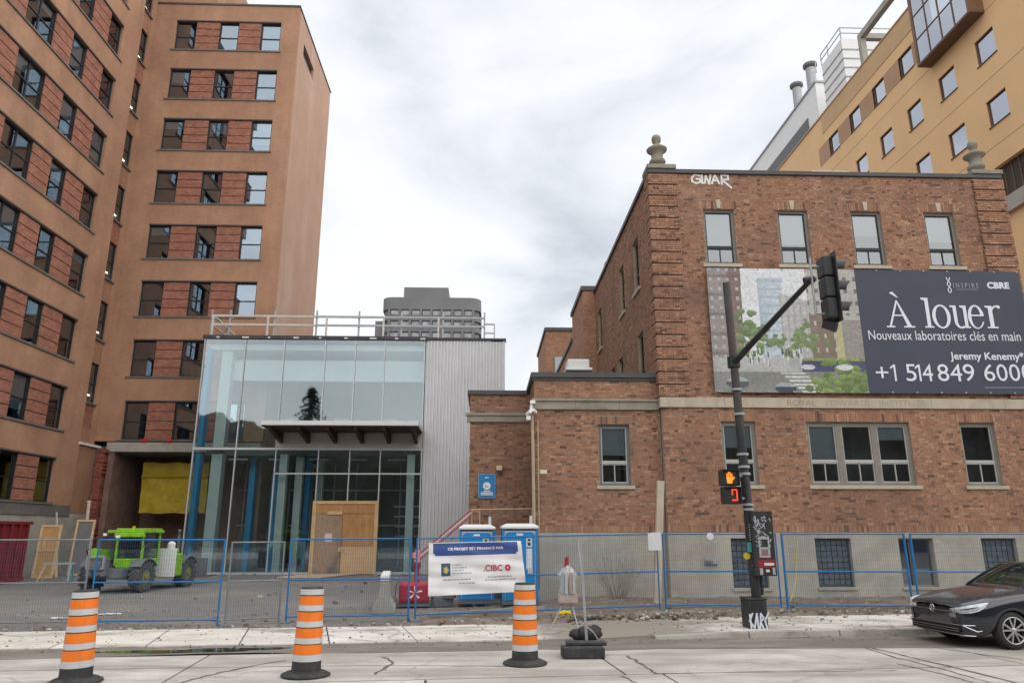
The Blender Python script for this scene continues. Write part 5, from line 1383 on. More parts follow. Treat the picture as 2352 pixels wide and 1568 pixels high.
# ------------------------------------------------------------------ traffic signal
pb = P(1740, 1441, Z=.10)
ts = thing('traffic_signal', pb, 'black traffic signal pole with mast arm, walk signal and graffitied cabinet', 'traffic signal')
BLK = mat('black_pole_paint', (.022, .024, .026), .45, .25, 3, stain=(.09, .085, .08), stain_amt=.4, stain_scale=(5, 5, 1.2))
top = P(1668, 650, Y=pb.y)
ax = lambda z: pb.x+.04+(top.x-pb.x-.04)*(z/top.z)
m = MB(); m.tube((ax(.7), pb.y, .68), (ax(4.55), pb.y, 4.55), .10, 16, .095); m.build('pole', BLK, ts, smooth=False)
m = MB(); m.tube((ax(4.5), pb.y, 4.5), (top.x, pb.y, top.z), .090, 16, .085); m.build('upper_pole', mat('brown_pole_paint', (.06, .052, .048), .5, .2, 3), ts)
for z in (4.5, 3.62, 3.35, 3.2, 2.55, 2.45, 5.05): m = MB(); m.tube((ax(z), pb.y, z), (ax(z), pb.y, z+.05), .125, 16); m.build('band', GALV, ts)
# base box with tag
x0_, x1_ = P(1723, 1441, Y=pb.y-.24).x, P(1766, 1441, Y=pb.y-.24).x
m = MB(); m.box(x0_, x1_, pb.y-.24, pb.y+.24, .09, .66); m.box(x0_-.02, x1_+.02, pb.y-.26, pb.y+.26, .66, .70); m.build('base_box', BLK, ts, bevel=.02)
def gpt(x, y, Yp): p = P(x, y, Y=Yp); return (p.x, p.z)
TPB = wall_frame('front', pb.y-.24)
lines = [[(1722, 1410), (1727, 1448)], [(1728, 1408), (1722, 1425), (1733, 1440)], [(1733, 1446), (1738, 1408), (1743, 1446)], [(1746, 1447), (1747, 1408), (1754, 1418), (1747, 1427), (1756, 1446)], [(1765, 1406), (1757, 1424), (1764, 1447)], [(1724, 1447), (1762, 1444)]]
strokes([[gpt(a, b, pb.y-.24) for a, b in l_] for l_ in lines], TPB, -.006, .035, 'graffiti', ts, mat('pale_spray', (.62, .66, .74), .7, .1, 8))
# mast arm and three-light head over the road
A0 = Vector((ax(5.82), pb.y-.1, P(1688, 832, Y=pb.y).z)); A1 = P(1862, 643, Y=12.75)
m = MB(); m.tube(A0, A1, .075, 12, .05); m.build('mast_arm', BLK, ts)
m = MB(); m.tube((A0.x, pb.y, A0.z-.12), (A0.x, pb.y, A0.z+.12), .14, 14); m.build('arm_collar', BLK, ts)
hc = P(1900, 662, Y=12.7)
rodx = P(1866, 650, Y=12.7).x
m = MB(); m.tube((rodx, 12.7, P(1866, 720, Y=12.7).z), (rodx, 12.7, P(1866, 592, Y=12.7).z), .022, 8)
for y_ in (720, 612): zq = P(1866, y_, Y=12.7).z; m.tube((rodx, 12.7, zq), (hc.x, 12.7, zq), .018, 8)
m.build('hanger', GALV, ts)
m = MB(); m.path([A1, A1+Vector((.02, 0, -.25)), (rodx+.02, 12.7, P(1866, 715, Y=12.7).z)], .012, 6); m.tube(A1-Vector((.12, 0, .02)), A1+Vector((.06, 0, .02)), .07, 10); m.build('cable_clamp', BLK, ts)
sh = MB(); hz0 = P(1900, 735, Y=12.7).z; hz1 = P(1900, 592, Y=12.7).z; mh = (hz1-hz0)/3
for k in range(3): sh.cbox((hc.x, 12.7, hz0+mh*(k+.5)), .20, .30, mh-.015, 0)
head = sh.build('signal_head', BLK, ts, bevel=.03)
m = MB(); m.box(hc.x+.10, hc.x+.115, 12.7-.24, 12.7+.24, hz0-.06, hz1+.06); m.build('backplate', BLK, head)
for k in range(3):
    zc = hz0+mh*(k+.5); m = MB(); n = 14; vs = []; fs = []
    for i in range(n+1):
        a = R(-25+230*i/n)
        for (x, rr_) in ((.115, .145), (.115+.32*(.55+.45*math.sin(max(0, a) if a < math.pi else 0)), .15)):
            vs.append((hc.x+x, 12.7+rr_*math.cos(a), zc+rr_*math.sin(a)))
    for i in range(n): fs += [(2*i, 2*i+1, 2*i+3, 2*i+2), (2*i+2, 2*i+3, 2*i+1, 2*i)]
    m.add(vs, fs[0::2]); vz = m.build('visor', BLK, head)
    sol = vz.modifiers.new('thick', 'SOLIDIFY'); sol.thickness = .006
    m = MB(); m.lathe([(.135, .116), (.10, .135), (.005, .145)], (hc.x, 12.7, zc), 16, axis='X'); m.build('lens', mat('dark_lens', (.03, .02, .02), .2, .1, 3), head)
m = MB(); m.cbox((hc.x-.02, 12.72, hz0-.10), .06, .34, .16, .3, .5); m.build('louvre_flap', BLK, head)
# walk signal
ph = thing_root = None
wx0, wx1 = P(1653, 1120, Y=pb.y-.12).x, P(1692, 1120, Y=pb.y-.12).x
zt_, zm_, zb_ = P(1670, 1079, Y=pb.y-.12).z, P(1672, 1117, Y=pb.y-.12).z, P(1674, 1157, Y=pb.y-.12).z
m = MB(); m.box(wx0, wx1, pb.y-.28, pb.y-.06, zm_+.01, zt_); m.box(wx0+.02, wx1+.02, pb.y-.28, pb.y-.06, zb_, zm_-.01)
ws = m.build('walk_signal', BLK, ts, bevel=.02)
for z0, z1, dx in ((zm_+.01, zt_, 0), (zb_, zm_-.01, .02)):
    m = MB(); y0, y1 = pb.y-.36, pb.y-.281; m.box(wx0+dx, wx1+dx, y0, y1, z1-.015, z1); m.box(wx0+dx, wx0+dx+.012, y0, y1, z0, z1-.016); m.box(wx1+dx-.012, wx1+dx, y0, y1, z0, z1-.016); m.build('visor', BLK, ws)
HANDM = mat('lit_orange', (1.0, .25, .015), .5, 0, 1, emit=.55); DIGM = mat('lit_red', (1.0, .06, .015), .5, 0, 1, emit=.6)
TWS = wall_frame('front', pb.y-.284)
cx_, cz_ = (wx0+wx1)/2-.01, (zm_+zt_)/2
m = MB(TWS); sc = .0105
def hp_(pts, k): m.add([(cx_+a*sc, -.002-.001*k, cz_+b*sc) for a, b in pts], [tuple(range(len(pts)))])
hp_([(-5, -11), (5, -11), (6, -2), (6, 2), (-6, 2), (-6, -2)], 0)
for k, (a, h_) in enumerate(((-5.6, 9), (-2.4, 12), (.8, 11.5), (4, 8.5))): hp_([(a, 1.5), (a+2.2, 1.5), (a+2.2, h_), (a, h_)], 1+k)
hp_([(5.5, -6), (10.5, 0), (9.5, 3), (5.5, -1)], 6)
m.build('hand_symbol', HANDM, ws)
cx_, cz_ = (wx0+wx1)/2+.075, (zm_+zb_)/2; m = MB(TWS); a_, b_, w_ = .062, .12, .026
m.add([(cx_-a_, -.002, cz_+b_-w_), (cx_+a_, -.002, cz_+b_-w_), (cx_+a_, -.002, cz_+b_), (cx_-a_, -.002, cz_+b_)], [(0,1,2,3)])
m.add([(cx_+a_-w_, -.0025, cz_-b_), (cx_+a_, -.0025, cz_-b_), (cx_+a_, -.0025, cz_+b_-w_-.006), (cx_+a_-w_, -.0025, cz_+b_-w_-.006)], [(0,1,2,3)])
m.add([(cx_-a_, -.0025, cz_+.0), (cx_-a_+w_, -.0025, cz_+.0), (cx_-a_+w_, -.0025, cz_+b_-w_-.006), (cx_-a_, -.0025, cz_+b_-w_-.006)], [(0,1,2,3)])
m.add([(cx_-a_, -.002, cz_-b_), (cx_+a_-w_-.006, -.002, cz_-b_), (cx_+a_-w_-.006, -.002, cz_-b_+w_), (cx_-a_, -.002, cz_-b_+w_)], [(0,1,2,3)])
m.build('countdown_digit', DIGM, ws)
for z in (zt_-.12, zb_+.12): m = MB(); m.tube((wx1-.03, pb.y-.1, z), (ax(z), pb.y-.02, z), .025, 8); m.build('bracket', GALV, ts)
# control cabinet on the pole with graffiti and stickers
cx0, cx1 = P(1728, 1240, Y=pb.y-.2).x, P(1778, 1240, Y=pb.y-.2).x; cz1, cz0 = P(1752, 1173, Y=pb.y-.2).z, P(1762, 1322, Y=pb.y-.2).z
m = MB(); m.box(cx0, cx1, pb.y-.22, pb.y+.22, cz0, cz1); cb = m.build('control_cabinet', BLK, ts, bevel=.015)
TCB = wall_frame('front', pb.y-.22); q = random.Random(19); ls = []
for i in range(48):
    x, z = q.uniform(cx0+.05, cx1-.08), cz1-.10-q.random()*.62; ls.append([(x, z), (x+q.uniform(-.03, .06), z+q.uniform(-.05, .05)), (x+q.uniform(0, .07), z+q.uniform(-.06, .03))])
strokes(ls, TCB, -.003, .012, 'graffiti', cb, mat('grey_spray', (.42, .42, .46), .7, .2, 9))
def rect(a, b, c, d, name, m_, k): mm = MB(TCB); mm.box(cx0+(cx1-cx0)*a, cx0+(cx1-cx0)*b, -.004-.001*k, 0, cz0+(cz1-cz0)*c, cz0+(cz1-cz0)*d); mm.build(name, m_, cb)
ST1 = mat('sticker_grey', (.36, .34, .35), .6, .25, 25); ST2 = mat('sticker_red', (.25, .02, .03), .6, .2, 15); ST3 = mat('sticker_white', (.62, .62, .6), .6, .2, 30)
rect(.26, .76, .28, .60, 'sticker', ST1, 0); rect(.34, .68, .44, .56, 'sticker', BLK, 1); rect(.36, .66, .31, .41, 'sticker', mat('sticker_rose', (.22, .13, .14), .6, .3, 20), 1)
rect(.18, .94, .13, .25, 'sticker', ST2, 0); rect(.44, .88, .16, .20, 'sticker', ST3, 1); rect(.50, .66, .06, .10, 'sticker', ST3, 0); rect(.22, .36, .02, .12, 'sticker', ST1, 0); rect(.80, .92, .02, .15, 'sticker', ST1, 0)
for z in (cz0+.2, cz1-.2): m = MB(); m.box(ax(z)+.05, cx0, pb.y-.05, pb.y+.05, z-.03, z+.03); m.build('bracket', GALV, ts)
m = MB(); m.path([(cx0+.2, pb.y, cz0), (cx0+.18, pb.y, cz0-.25), (ax(1.0)+.15, pb.y, .95), (ax(.8)+.13, pb.y, .74)], .03, 8); m.build('conduit', BLK, ts)
SPR = mat('pink_spray', (.42, .20, .32), .7, .2, 9); TPO = wall_frame('front', pb.y-.118)
q = random.Random(5)
strokes([[(ax(1.5)-.05+q.uniform(-.02, .03), 1.15+i*.06), (ax(1.5)+q.uniform(-.02, .05), 1.2+i*.06), (ax(1.5)-.03, 1.25+i*.06)] for i in range(8)], TPO, 0, .014, 'graffiti', ts, SPR)
strokes([[(ax(2.0)-.06, 1.85+i*.05), (ax(2.0)+.0, 1.88+i*.05)] for i in range(7)], TPO, 0, .016, 'graffiti', ts, mat('white_marker', (.55, .56, .58), .7, .1, 9))
m = MB(); m.box(ax(1.7)-.13, ax(1.7)-.02, pb.y-.124, pb.y-.10, 1.60, 1.80); m.build('sticker', mat('teal_sticker', (.05, .30, .26), .6, .2, 9), ts)
m = MB(); m.lathe([(.07, -.02), (.07, .02)], (ax(1.55)-.14, pb.y-.06, 1.52), 14, axis='Y'); m.build('push_button', mat('yellow_button', (.55, .42, .03), .5, .1, 9), ts)
# ------------------------------------------------------------------ dark hatchback at the kerb
wp = P(2326, 1490, Z=0)
left = Vector((math.sin(SA), -math.cos(SA), 0))
car = thing('parked_car', wp-left*.76, 'dark blue-black hatchback car with alloy wheels parked at the kerb', 'car', rz=SA+math.pi, local=True)
CARP = mat('black_car_paint', (.007, .010, .020), .25, .1, 3, spec=.5, coat=.85)
CARD = mat('car_plastic', (.012, .012, .013), .6, .1, 3)
CHROME = mat('chrome', (.62, .63, .65), .18, .03, 3, metal=1.0)
ALLOY = mat('alloy', (.50, .50, .50), .3, .05, 3, metal=.9)
TYRE = mat('tyre', (.03, .03, .031), .85, .2, 8)
CGLASS = glass('car_glass', (.42, .52, .47), .10, (.8, .88, .85))
ST = [ # x, zlow, then (y, z) side points p1..p6, centre height
 (.875, .25, [(.52, .25), (.585, .38), (.60, .52), (.585, .635), (.55, .695), (.33, .715)], .72),
 (.85, .20, [(.63, .20), (.705, .36), (.72, .52), (.70, .65), (.645, .725), (.40, .752)], .76),
 (.74, .185, [(.73, .185), (.81, .35), (.825, .52), (.81, .675), (.735, .775), (.45, .812)], .822),
 (.58, .18, [(.78, .18), (.865, .34), (.875, .53), (.855, .70), (.77, .81), (.47, .85)], .862),
 (.40, .18, [(.82, .18), (.885, .34), (.895, .54), (.875, .73), (.79, .855), (.49, .892)], .903),
 (.345, .42, [(.83, .42), (.890, .44), (.896, .56), (.878, .74), (.795, .868), (.49, .903)], .914),
 (.22, .60, [(.84, .60), (.892, .615), (.897, .66), (.880, .77), (.80, .89), (.50, .925)], .936),
 (0, .675, [(.85, .675), (.893, .69), (.897, .73), (.882, .81), (.81, .92), (.52, .955)], .966),
 (-.22, .60, [(.84, .60), (.892, .615), (.897, .66), (.884, .83), (.825, .945), (.54, .98)], .992),
 (-.345, .42, [(.83, .42), (.890, .44), (.896, .58), (.885, .84), (.835, .955), (.55, .995)], 1.006),
 (-.44, .19, [(.82, .19), (.885, .34), (.896, .58), (.886, .845), (.84, .96), (.56, 1.0)], 1.012),
 (-.56, .18, [(.82, .18), (.885, .34), (.896, .60), (.888, .86), (.815, 1.01), (.56, 1.035)], 1.045),
 (-.88, .18, [(.82, .18), (.885, .34), (.896, .62), (.888, .875), (.725, 1.215), (.53, 1.265)], 1.28),
 (-1.24, .18, [(.82, .18), (.885, .34), (.896, .64), (.888, .89), (.655, 1.385), (.49, 1.44)], 1.455),
 (-2.1, .18, [(.82, .18), (.885, .34), (.896, .66), (.885, .91), (.645, 1.40), (.47, 1.465)], 1.485),
 (-2.25, .30, [(.83, .30), (.89, .34), (.896, .66), (.885, .91), (.64, 1.40), (.47, 1.463)], 1.482),
 (-2.42, .60, [(.84, .60), (.892, .62), (.896, .70), (.883, .92), (.635, 1.39), (.46, 1.455)], 1.475),
 (-2.63, .675, [(.84, .675), (.892, .69), (.896, .75), (.88, .93), (.63, 1.375), (.46, 1.445)], 1.465),
 (-2.84, .60, [(.84, .60), (.89, .62), (.892, .72), (.872, .93), (.62, 1.35), (.45, 1.42)], 1.44),
 (-3.0, .30, [(.82, .30), (.875, .36), (.88, .68), (.855, .93), (.61, 1.30), (.44, 1.37)], 1.39),
 (-3.2, .25, [(.78, .25), (.84, .38), (.845, .68), (.81, .92), (.60, 1.16), (.42, 1.2)], 1.22),
 (-3.36, .32, [(.66, .32), (.73, .42), (.74, .66), (.70, .84), (.54, .93), (.36, .95)], .96)]
def car_pt(i, j, sgn):
    x, zl, s, zc = ST[i]
    if j == 0: return (x, 0, zl)
    if j == 7: return (x, 0, zc)
    y, z = s[j-1]; return (x, sgn*y, z)
m = MB(); NS = len(ST)
vid = {}
for i in range(NS):
    for j in range(8):
        for sg in ((1,) if j in (0, 7) else (1, -1)):
            vid[(i, j, sg)] = len(m.v); m.v.append(car_pt(i, j, sg))
def vi(i, j, sg): return vid[(i, j, 1 if j in (0, 7) else sg)]
for i in range(NS-1):
    for j in range(7):
        for sg in (1, -1):
            f = (vi(i, j, sg), vi(i, j+1, sg), vi(i+1, j+1, sg), vi(i+1, j, sg)); f = f if sg == 1 else f[::-1]
            mi = 0
            if j == 0: mi = 1
            if 11 <= i <= 18 and j == 4: mi = 2 if i not in (15,) else 1
            if 11 <= i <= 12 and j >= 5: mi = 2
            if i in (19,) and j >= 5: mi = 2
            m.f.append(f[::-1]); m.m.append(mi); m.c.append(None)
for i, rev in ((0, False), (NS-1, True)):
    ring = [vi(i, j, 1) for j in range(8)]+[vi(i, j, -1) for j in range(6, 0, -1)]
    m.f.append(tuple(ring if rev else ring[::-1])); m.m.append(0); m.c.append(None)
body = m.build('body', [CARP, CARD, CGLASS], car, smooth=True, subsurf=2)
sharp = {}
for sg in (1, -1):
    for j in range(4, 7): sharp[frozenset((vi(11, j, sg), vi(11, j+1, sg)))] = .9; sharp[frozenset((vi(13, j, sg), vi(13, j+1, sg)))] = .6
    for i in range(11, 19): sharp[frozenset((vi(i, 4, sg), vi(i+1, 4, sg)))] = .8
    for i in range(11, 13): sharp[frozenset((vi(i, 5, sg), vi(i+1, 5, sg)))] = .9
    for i in range(0, 11): sharp[frozenset((vi(i, 4, sg), vi(i+1, 4, sg)))] = .45
    for i in range(4, 10): sharp[frozenset((vi(i, 1, sg), vi(i+1, 1, sg)))] = .7; sharp[frozenset((vi(i, 2, sg), vi(i+1, 2, sg)))] = .5
    for j in range(7): sharp[frozenset((vi(0, j, sg), vi(0, j+1, sg)))] = .12
ca = body.data.attributes.new('crease_edge', 'FLOAT', 'EDGE')
ca.data.foreach_set('value', [sharp.get(frozenset(e_.vertices), 0.0) for e_ in body.data.edges])
# interior so the glass does not look hollow
m = MB(); m.box(-2.9, -.5, -.68, .68, .35, .80); m.box(-1.75, -1.6, -.6, -.1, .8, 1.22); m.box(-1.75, -1.6, .1, .6, .8, 1.22); m.box(-.95, -.55, -.66, .66, .8, .95); m.build('interior', CARD, car)
def surf(i, f, j, g_, sg, off):
    """a point between stations i, i+1 and rows j, j+1, pushed outwards"""
    a, b, c, d = (Vector(car_pt(*k)) for k in ((i, j, sg), (i+1, j, sg), (i+1, j+1, sg), (i, j+1, sg)))
    p = (a*(1-f)+b*f)*(1-g_)+(d*(1-f)+c*f)*g_; n = (b-a).cross(d-a); n.normalize()
    if n.y*sg < 0: n = -n
    return p+n*off
LAMPG = mat('headlight_glass', (.50, .54, .58), .12, .25, 18, spec=.8, coat=1.0)
for sg in (1, -1):
    up_ = [Vector((x, sg*y, z)) for x, y, z in ((.880, .45, .668), (.874, .56, .684), (.850, .69, .706), (.765, .805, .742), (.64, .868, .772), (.50, .890, .792), (.44, .894, .795))]
    lo_ = [Vector((x, sg*y, z)) for x, y, z in ((.882, .45, .632), (.878, .57, .618), (.856, .705, .606), (.770, .828, .620), (.64, .890, .660), (.50, .902, .735), (.44, .896, .785))]
    m = MB(); n = len(up_); m.add(up_+lo_, [(k, k+1, n+k+1, n+k) if sg < 0 else (n+k, n+k+1, k+1, k) for k in range(n-1)])
    hl_ = m.build('headlight', LAMPG, car, smooth=True); so = hl_.modifiers.new('t', 'SOLIDIFY'); so.thickness = .02; so.offset = -1
    m = MB(); m.path([p+Vector((.003, .003*sg, -.004)) for p in lo_[:-1]], .006, 6); m.build('chrome_strip', CHROME, car)
    mid = [a_*.55+b_*.45 for a_, b_ in zip(up_, lo_)]
    m = MB(); m.path([mid[2]+Vector((.004, .004*sg, 0)), mid[3]+Vector((.004, .006*sg, 0)), mid[4]+Vector((0, .006*sg, 0))], [.006, .012, .004], 6); m.build('headlamp_lens', CARD, car)
    # lower intake fins
    m = MB(); m.path([Vector((x, sg*y, z)) for x, y, z in ((.858, .72, .40), (.80, .80, .36), (.70, .858, .31), (.62, .878, .325))], [.007, .010, .009, .004], 6); m.build('intake_fin', CHROME, car)
    m = MB(); m.blob((-.86, sg*.98, 1.0), .07, .11, .07, 10, 7); m.bar((-.82, sg*.86, .96), (-.84, sg*.92, .98), .05, .04); m.build('mirror', CARP, car, smooth=True)
    m = MB(); m.path([(-.50, sg*.868, .925), (-.56, sg*.818, 1.015), (-.88, sg*.73, 1.22), (-1.24, sg*.66, 1.39)], .020, 6); m.build('pillar', CARD, car)
    for xd in (-1.55,): m = MB(); m.path([(xd, sg*.905, .30), (xd-.02, sg*.905, .88)], .006, 4); m.build('door_gap', CARD, car)
FX = lambda y: float(np.interp(abs(y), [0, .5, .6, .66, .72, .78, .82, .85], [.884, .882, .877, .870, .853, .80, .752, .70]))
def front_band(z0, z1, yw, name, m_):
    m = MB(); vs = []
    for t in range(-12, 13): y = yw*t/12; vs += [(FX(y)+.001, y, z1), (FX(y)+.001, y, z0)]
    m.add(vs, [(2*k, 2*k+1, 2*k+3, 2*k+2) for k in range(24)]); g_ = m.build(name, m_, car); so = g_.modifiers.new('t', 'SOLIDIFY'); so.thickness = .008
front_band(.60, .672, .46, 'grille', CARD); front_band(.25, .385, .66, 'lower_grille', CARD)
def front_line(z, yw, r_, m_, rise=0.0):
    m = MB(); m.path([(FX(yw*t/14)+.006, yw*t/14, z+rise*abs(t/14)**4) for t in range(-14, 15)], r_, 5); m.build('grille_bar', m_, car)
front_line(.618, .47, .005, CHROME); front_line(.40, .845, .006, CHROME, .01); front_line(.335, .62, .004, ALLOY); front_line(.295, .62, .003, ALLOY); front_line(.235, .84, .006, CHROME)
# round badge: ring with a V over a W
m = MB(); k = 24
m.path([(.890, .062*math.cos(2*math.pi*i/k), .64+.062*math.sin(2*math.pi*i/k)) for i in range(k+1)], .007, 6)
bd = lambda pts: m.path([(.892, a*.062, .64+b*.062) for a, b in pts], .006, 5)
bd([(-.38, .85), (0, .12), (.38, .85)]); bd([(-.85, .40), (-.42, -.80), (0, .05), (.42, -.80), (.85, .40)])
m.build('badge', CHROME, car)
def wheel(x, y, sg):
    m = MB(); m.lathe([(.215, -.10), (.285, -.105), (.312, -.085), (.318, -.05), (.318, .05), (.312, .085), (.285, .105), (.215, .10)], (0, 0, 0), 36, axis='Y', caps=False)
    w_ = m.build('wheel', TYRE, car, smooth=True); w_.location = (x, y, .318)
    m = MB(); m.lathe([(.225, -.09), (.215, -.02), (.215, .09)], (0, 0, 0), 36, axis='Y', caps=False); m.lathe([(.228, .085), (.232, .103), (.212, .100), (.208, .07)], (0, 0, 0), 36, axis='Y', caps=False)
    if sg < 0: m.v = [(a, -b, c) for a, b, c in m.v]
    r_ = m.build('rim', ALLOY, w_, smooth=True)
    m = MB(); m.lathe([(.2, -.02), (.2, .0)], (0, 0, 0), 24, axis='Y'); m.build('brake_disc', CARD, w_)
    m = MB()
    for i in range(5):
        for da in (-.27, .27):
            a = 2*math.pi*i/5+.3+da; b = 2*math.pi*i/5+.3+da*.6
            m.bar((.045*math.cos(b), sg*.075, .045*math.sin(b)), (.215*math.cos(a), sg*.088, .215*math.sin(a)), .030, .024, (0, 1, 0))
    m.lathe([(.05, .06), (.05, .088), (.03, .094)], (0, 0, 0), 16, axis='Y')
    if sg < 0: m.v = [(a, -abs(b) if b > 0 else b, c) for a, b, c in m.v]
    m.build('spokes', ALLOY, w_)
for x in (0, -2.63):
    for sg in (1, -1): wheel(x, sg*.775, sg)
# ------------------------------------------------------------------ green telehandler in the yard
LIME = mat('lime_paint', (.22, .50, .012), .4, .2, 5, stain=(.15, .20, .06), stain_amt=.7, stain_scale=(4, 4, 4))
MGREY = mat('machine_grey', (.13, .135, .145), .55, .2, 4)
MUD = mat('muddy_tyre', (.085, .08, .075), .9, .35, 6)
th_ = thing('telehandler', (-12.86, 27.15, 0), 'lime green telehandler with open cab and big lugged tyres parked in the yard', 'telehandler', rz=R(-8), local=True)
def twheel(x, y):
    m = MB(); m.lathe([(.26, -.17), (.44, -.19), (.49, -.15), (.50, 0), (.49, .15), (.44, .19), (.26, .17)], (0, 0, 0), 28, axis='X', caps=False)
    for i in range(18):
        a = 2*math.pi*i/18
        for s_ in (-1, 1):
            aa = a+(.17 if s_ > 0 else 0); c0 = Vector((s_*.02, .50*math.cos(aa), .50*math.sin(aa))); c1 = Vector((s_*.19, .495*math.cos(aa+.22), .495*math.sin(aa+.22)))
            m.bar(c0, c1, .06, .07, (0, math.cos(aa), math.sin(aa)))
    w_ = m.build('wheel', MUD, th_); w_.location = (x, y, .51)
    m = MB(); m.lathe([(.27, -.14), (.25, -.05), (.14, -.02), (.14, .02), (.25, .05), (.27, .14)], (0, 0, 0), 20, axis='X'); m.lathe([(.10, -.06), (.10, .17 if x > 0 else .05), (.06, .19 if x > 0 else .06)], (0, 0, 0), 12, axis='X')
    m.build('rim', mat('rim_yellow', (.20, .21, .09), .5, .2, 4) if 'rim_yellow' not in bpy.data.materials else bpy.data.materials['rim_yellow'], w_)
for x in (-.92, .92):
    for y in (0, 2.75): twheel(x, y)
m = MB(); m.box(-.62, .62, -.75, 3.6, .48, .80); m.box(-.75, .75, -.08, .08, .42, .60); m.box(-.75, .75, 2.67, 2.83, .42, .60); m.build('chassis', MGREY, th_, bevel=.03)
m = MB(); m.box(-.55, .15, -.95, -.70, .55, 1.15); m.box(-.45, .05, -1.02, -.95, .75, 1.05); m.build('counterweight', MGREY, th_, bevel=.04)
m = MB()
for a, b in (((-.5, -.99, 1.22), (.1, -.99, 1.22)), ((-.5, -.99, .82), (.1, -.99, .82)), ((-.5, -.99, .8), (-.5, -.99, 1.24)), ((.1, -.99, .8), (.1, -.99, 1.24))): m.bar(a, b, .06)
m.build('guard_frame', GALV, th_)
# cab
m = MB(); cp = [(-.06, -.14), (.90, -.14), (.90, .82), (-.06, .82)]
for x, y in cp: m = MB(); m.bar((x, y, .85), (x, y, 2.02), .075); m.build('cab_post', LIME, th_, bevel=.01)
m = MB(); m.box(-.42, 1.0, -.26, .95, 1.98, 2.08); m.box(-.14, .94, -.20, .9, 2.08, 2.14); m.box(-.12, 1.0, -.30, -.25, 1.84, 1.985); m.build('cab_roof', LIME, th_, bevel=.03)
m = MB(); m.box(-.06, .90, -.16, .84, .80, 1.12); m.build('cab_tub', LIME, th_, bevel=.03)
TG2 = glass('cab_glass', (.30, .38, .36), .10)
m = MB(); m.quad((-.0, -.14, 1.14), (.86, -.14, 1.14), (.86, -.14, 1.94), (-.0, -.14, 1.94)); m.build('rear_pane', TG2, th_)
m = MB(); m.quad((.90, -.08, 1.14), (.90, .78, 1.14), (.90, .78, 1.94), (.90, -.08, 1.94)); m.build('side_pane', TG2, th_)
m = MB(); m.box(.05, .58, .15, .65, 1.12, 1.28); m.box(.05, .58, .10, .22, 1.28, 1.75); m.build('seat', CARD, th_, bevel=.04)
m = MB(); m.tube((.3, 1.1, 1.2), (.3, .95, 1.5), .03); m.path([(.3+.17*math.cos(i*.42), .93+.06*math.sin(i*.42), 1.52+.15*math.sin(i*.42)) for i in range(16)], .015, 6); m.build('steering_wheel', CARD, th_)
# boom, engine pod with white side board, mudguards
m = MB(); m.bar((-.60, -.55, 1.30), (-.60, 3.4, .98), .30, .34); m.build('boom', LIME, th_, bevel=.02)
m = MB(); m.bar((-.60, 3.3, .98), (-.60, 4.3, .86), .24, .26); m.build('boom_tip', MGREY, th_, bevel=.02)
m = MB(); m.box(.20, 1.10, 1.20, 2.25, .42, 1.24); m.build('engine_cover', LIME, th_, bevel=.06)
m = MB(); m.box(.30, 1.0, 1.30, 2.1, 1.24, 1.42); m.build('engine_cap', LIME, th_, bevel=.05)
m = MB(); m.box(.60, 1.42, 1.15, 1.18, .44, 1.42); m.build('white_board', WHITE, th_, bevel=.01)
for x in (-.92, .92):
    for y in (0, 2.75):
        m = MB(); n = 8
        for i in range(n):
            a0, a1 = R(35+110*i/n), R(35+110*(i+1)/n); m.bar((x, y+.60*math.cos(a0), .51+.60*math.sin(a0)), (x, y+.60*math.cos(a1), .51+.60*math.sin(a1)), .42, .03)
        m.build('mudguard', MGREY, th_)
m = MB(); m.tube((-.60, -.2, 1.02), (-.60, 1.4, .92), .05, 10); m.build('lift_cylinder', GALV, th_)
for k in range(3): m = MB(); m.box(.90, 1.02, .1+.0*k, .6, .42+.17*k, .45+.17*k); m.build('step', MGREY, th_)
m = MB(); m.box(.25, .55, 1.185, 1.2, .95, 1.12); m.build('decal', CARD, th_)
m = MB(); m.path([(.0, -.3, .9), (.2, -.42, .75), (.35, -.4, .6), (.3, -.3, .5)], .02, 6); m.path([(-.75, -.3, 1.1), (-.85, -.2, .9), (-.8, .1, .75)], .02, 6); m.build('hose', CARD, th_)
m = MB(); m.tube((.98, -.35, 1.45), (1.12, -.38, 1.62), .012, 6); m.cbox((1.14, -.38, 1.72), .14, .03, .22); m.build('mirror', CARD, th_)
m = MB(); m.tube((.80, 2.3, 1.1), (.80, 2.3, 1.95), .05, 10); m.tube((.80, 2.3, 1.95), (.86, 2.2, 2.08), .05, 10); m.build('exhaust', MGREY, th_)
m = MB(); m.lathe([(.11, 1.38), (.14, 1.42), (.14, 1.60), (.06, 1.68)], (1.0, 1.5, 0), 14); m.build('air_filter', WHITE, th_)
for c_, s_ in (((.1, -.40, 1.86), .14), ((-.42, -.36, 1.93), .10)): m = MB(); m.cbox(c_, s_, .06, .09); m.build('work_lamp', WHITE, th_)
m = MB(); m.box(-.5, 1.0, 4.2, 4.3, .25, 1.0); m.box(-.3, -.18, 4.3, 5.4, .25, .31); m.box(.7, .82, 4.3, 5.4, .25, .31); m.build('fork_carriage', MGREY, th_)
m = MB(); m.path([(-.6, -.75, 1.1), (-.65, -.9, 1.4), (-.4, -.9, 1.5), (.2, -.8, 1.45)], .022, 6); m.path([(-.3, -.97, .7), (-.2, -1.02, .5), (.0, -.95, .62)], .025, 6); m.build('hose', CARD, th_)
m = MB(); m.tube((.2, .3, 2.14), (.2, .3, 2.22), .05, 10); m.build('beacon', mat('amber', (.7, .3, .02), .3, .05, 4), th_)
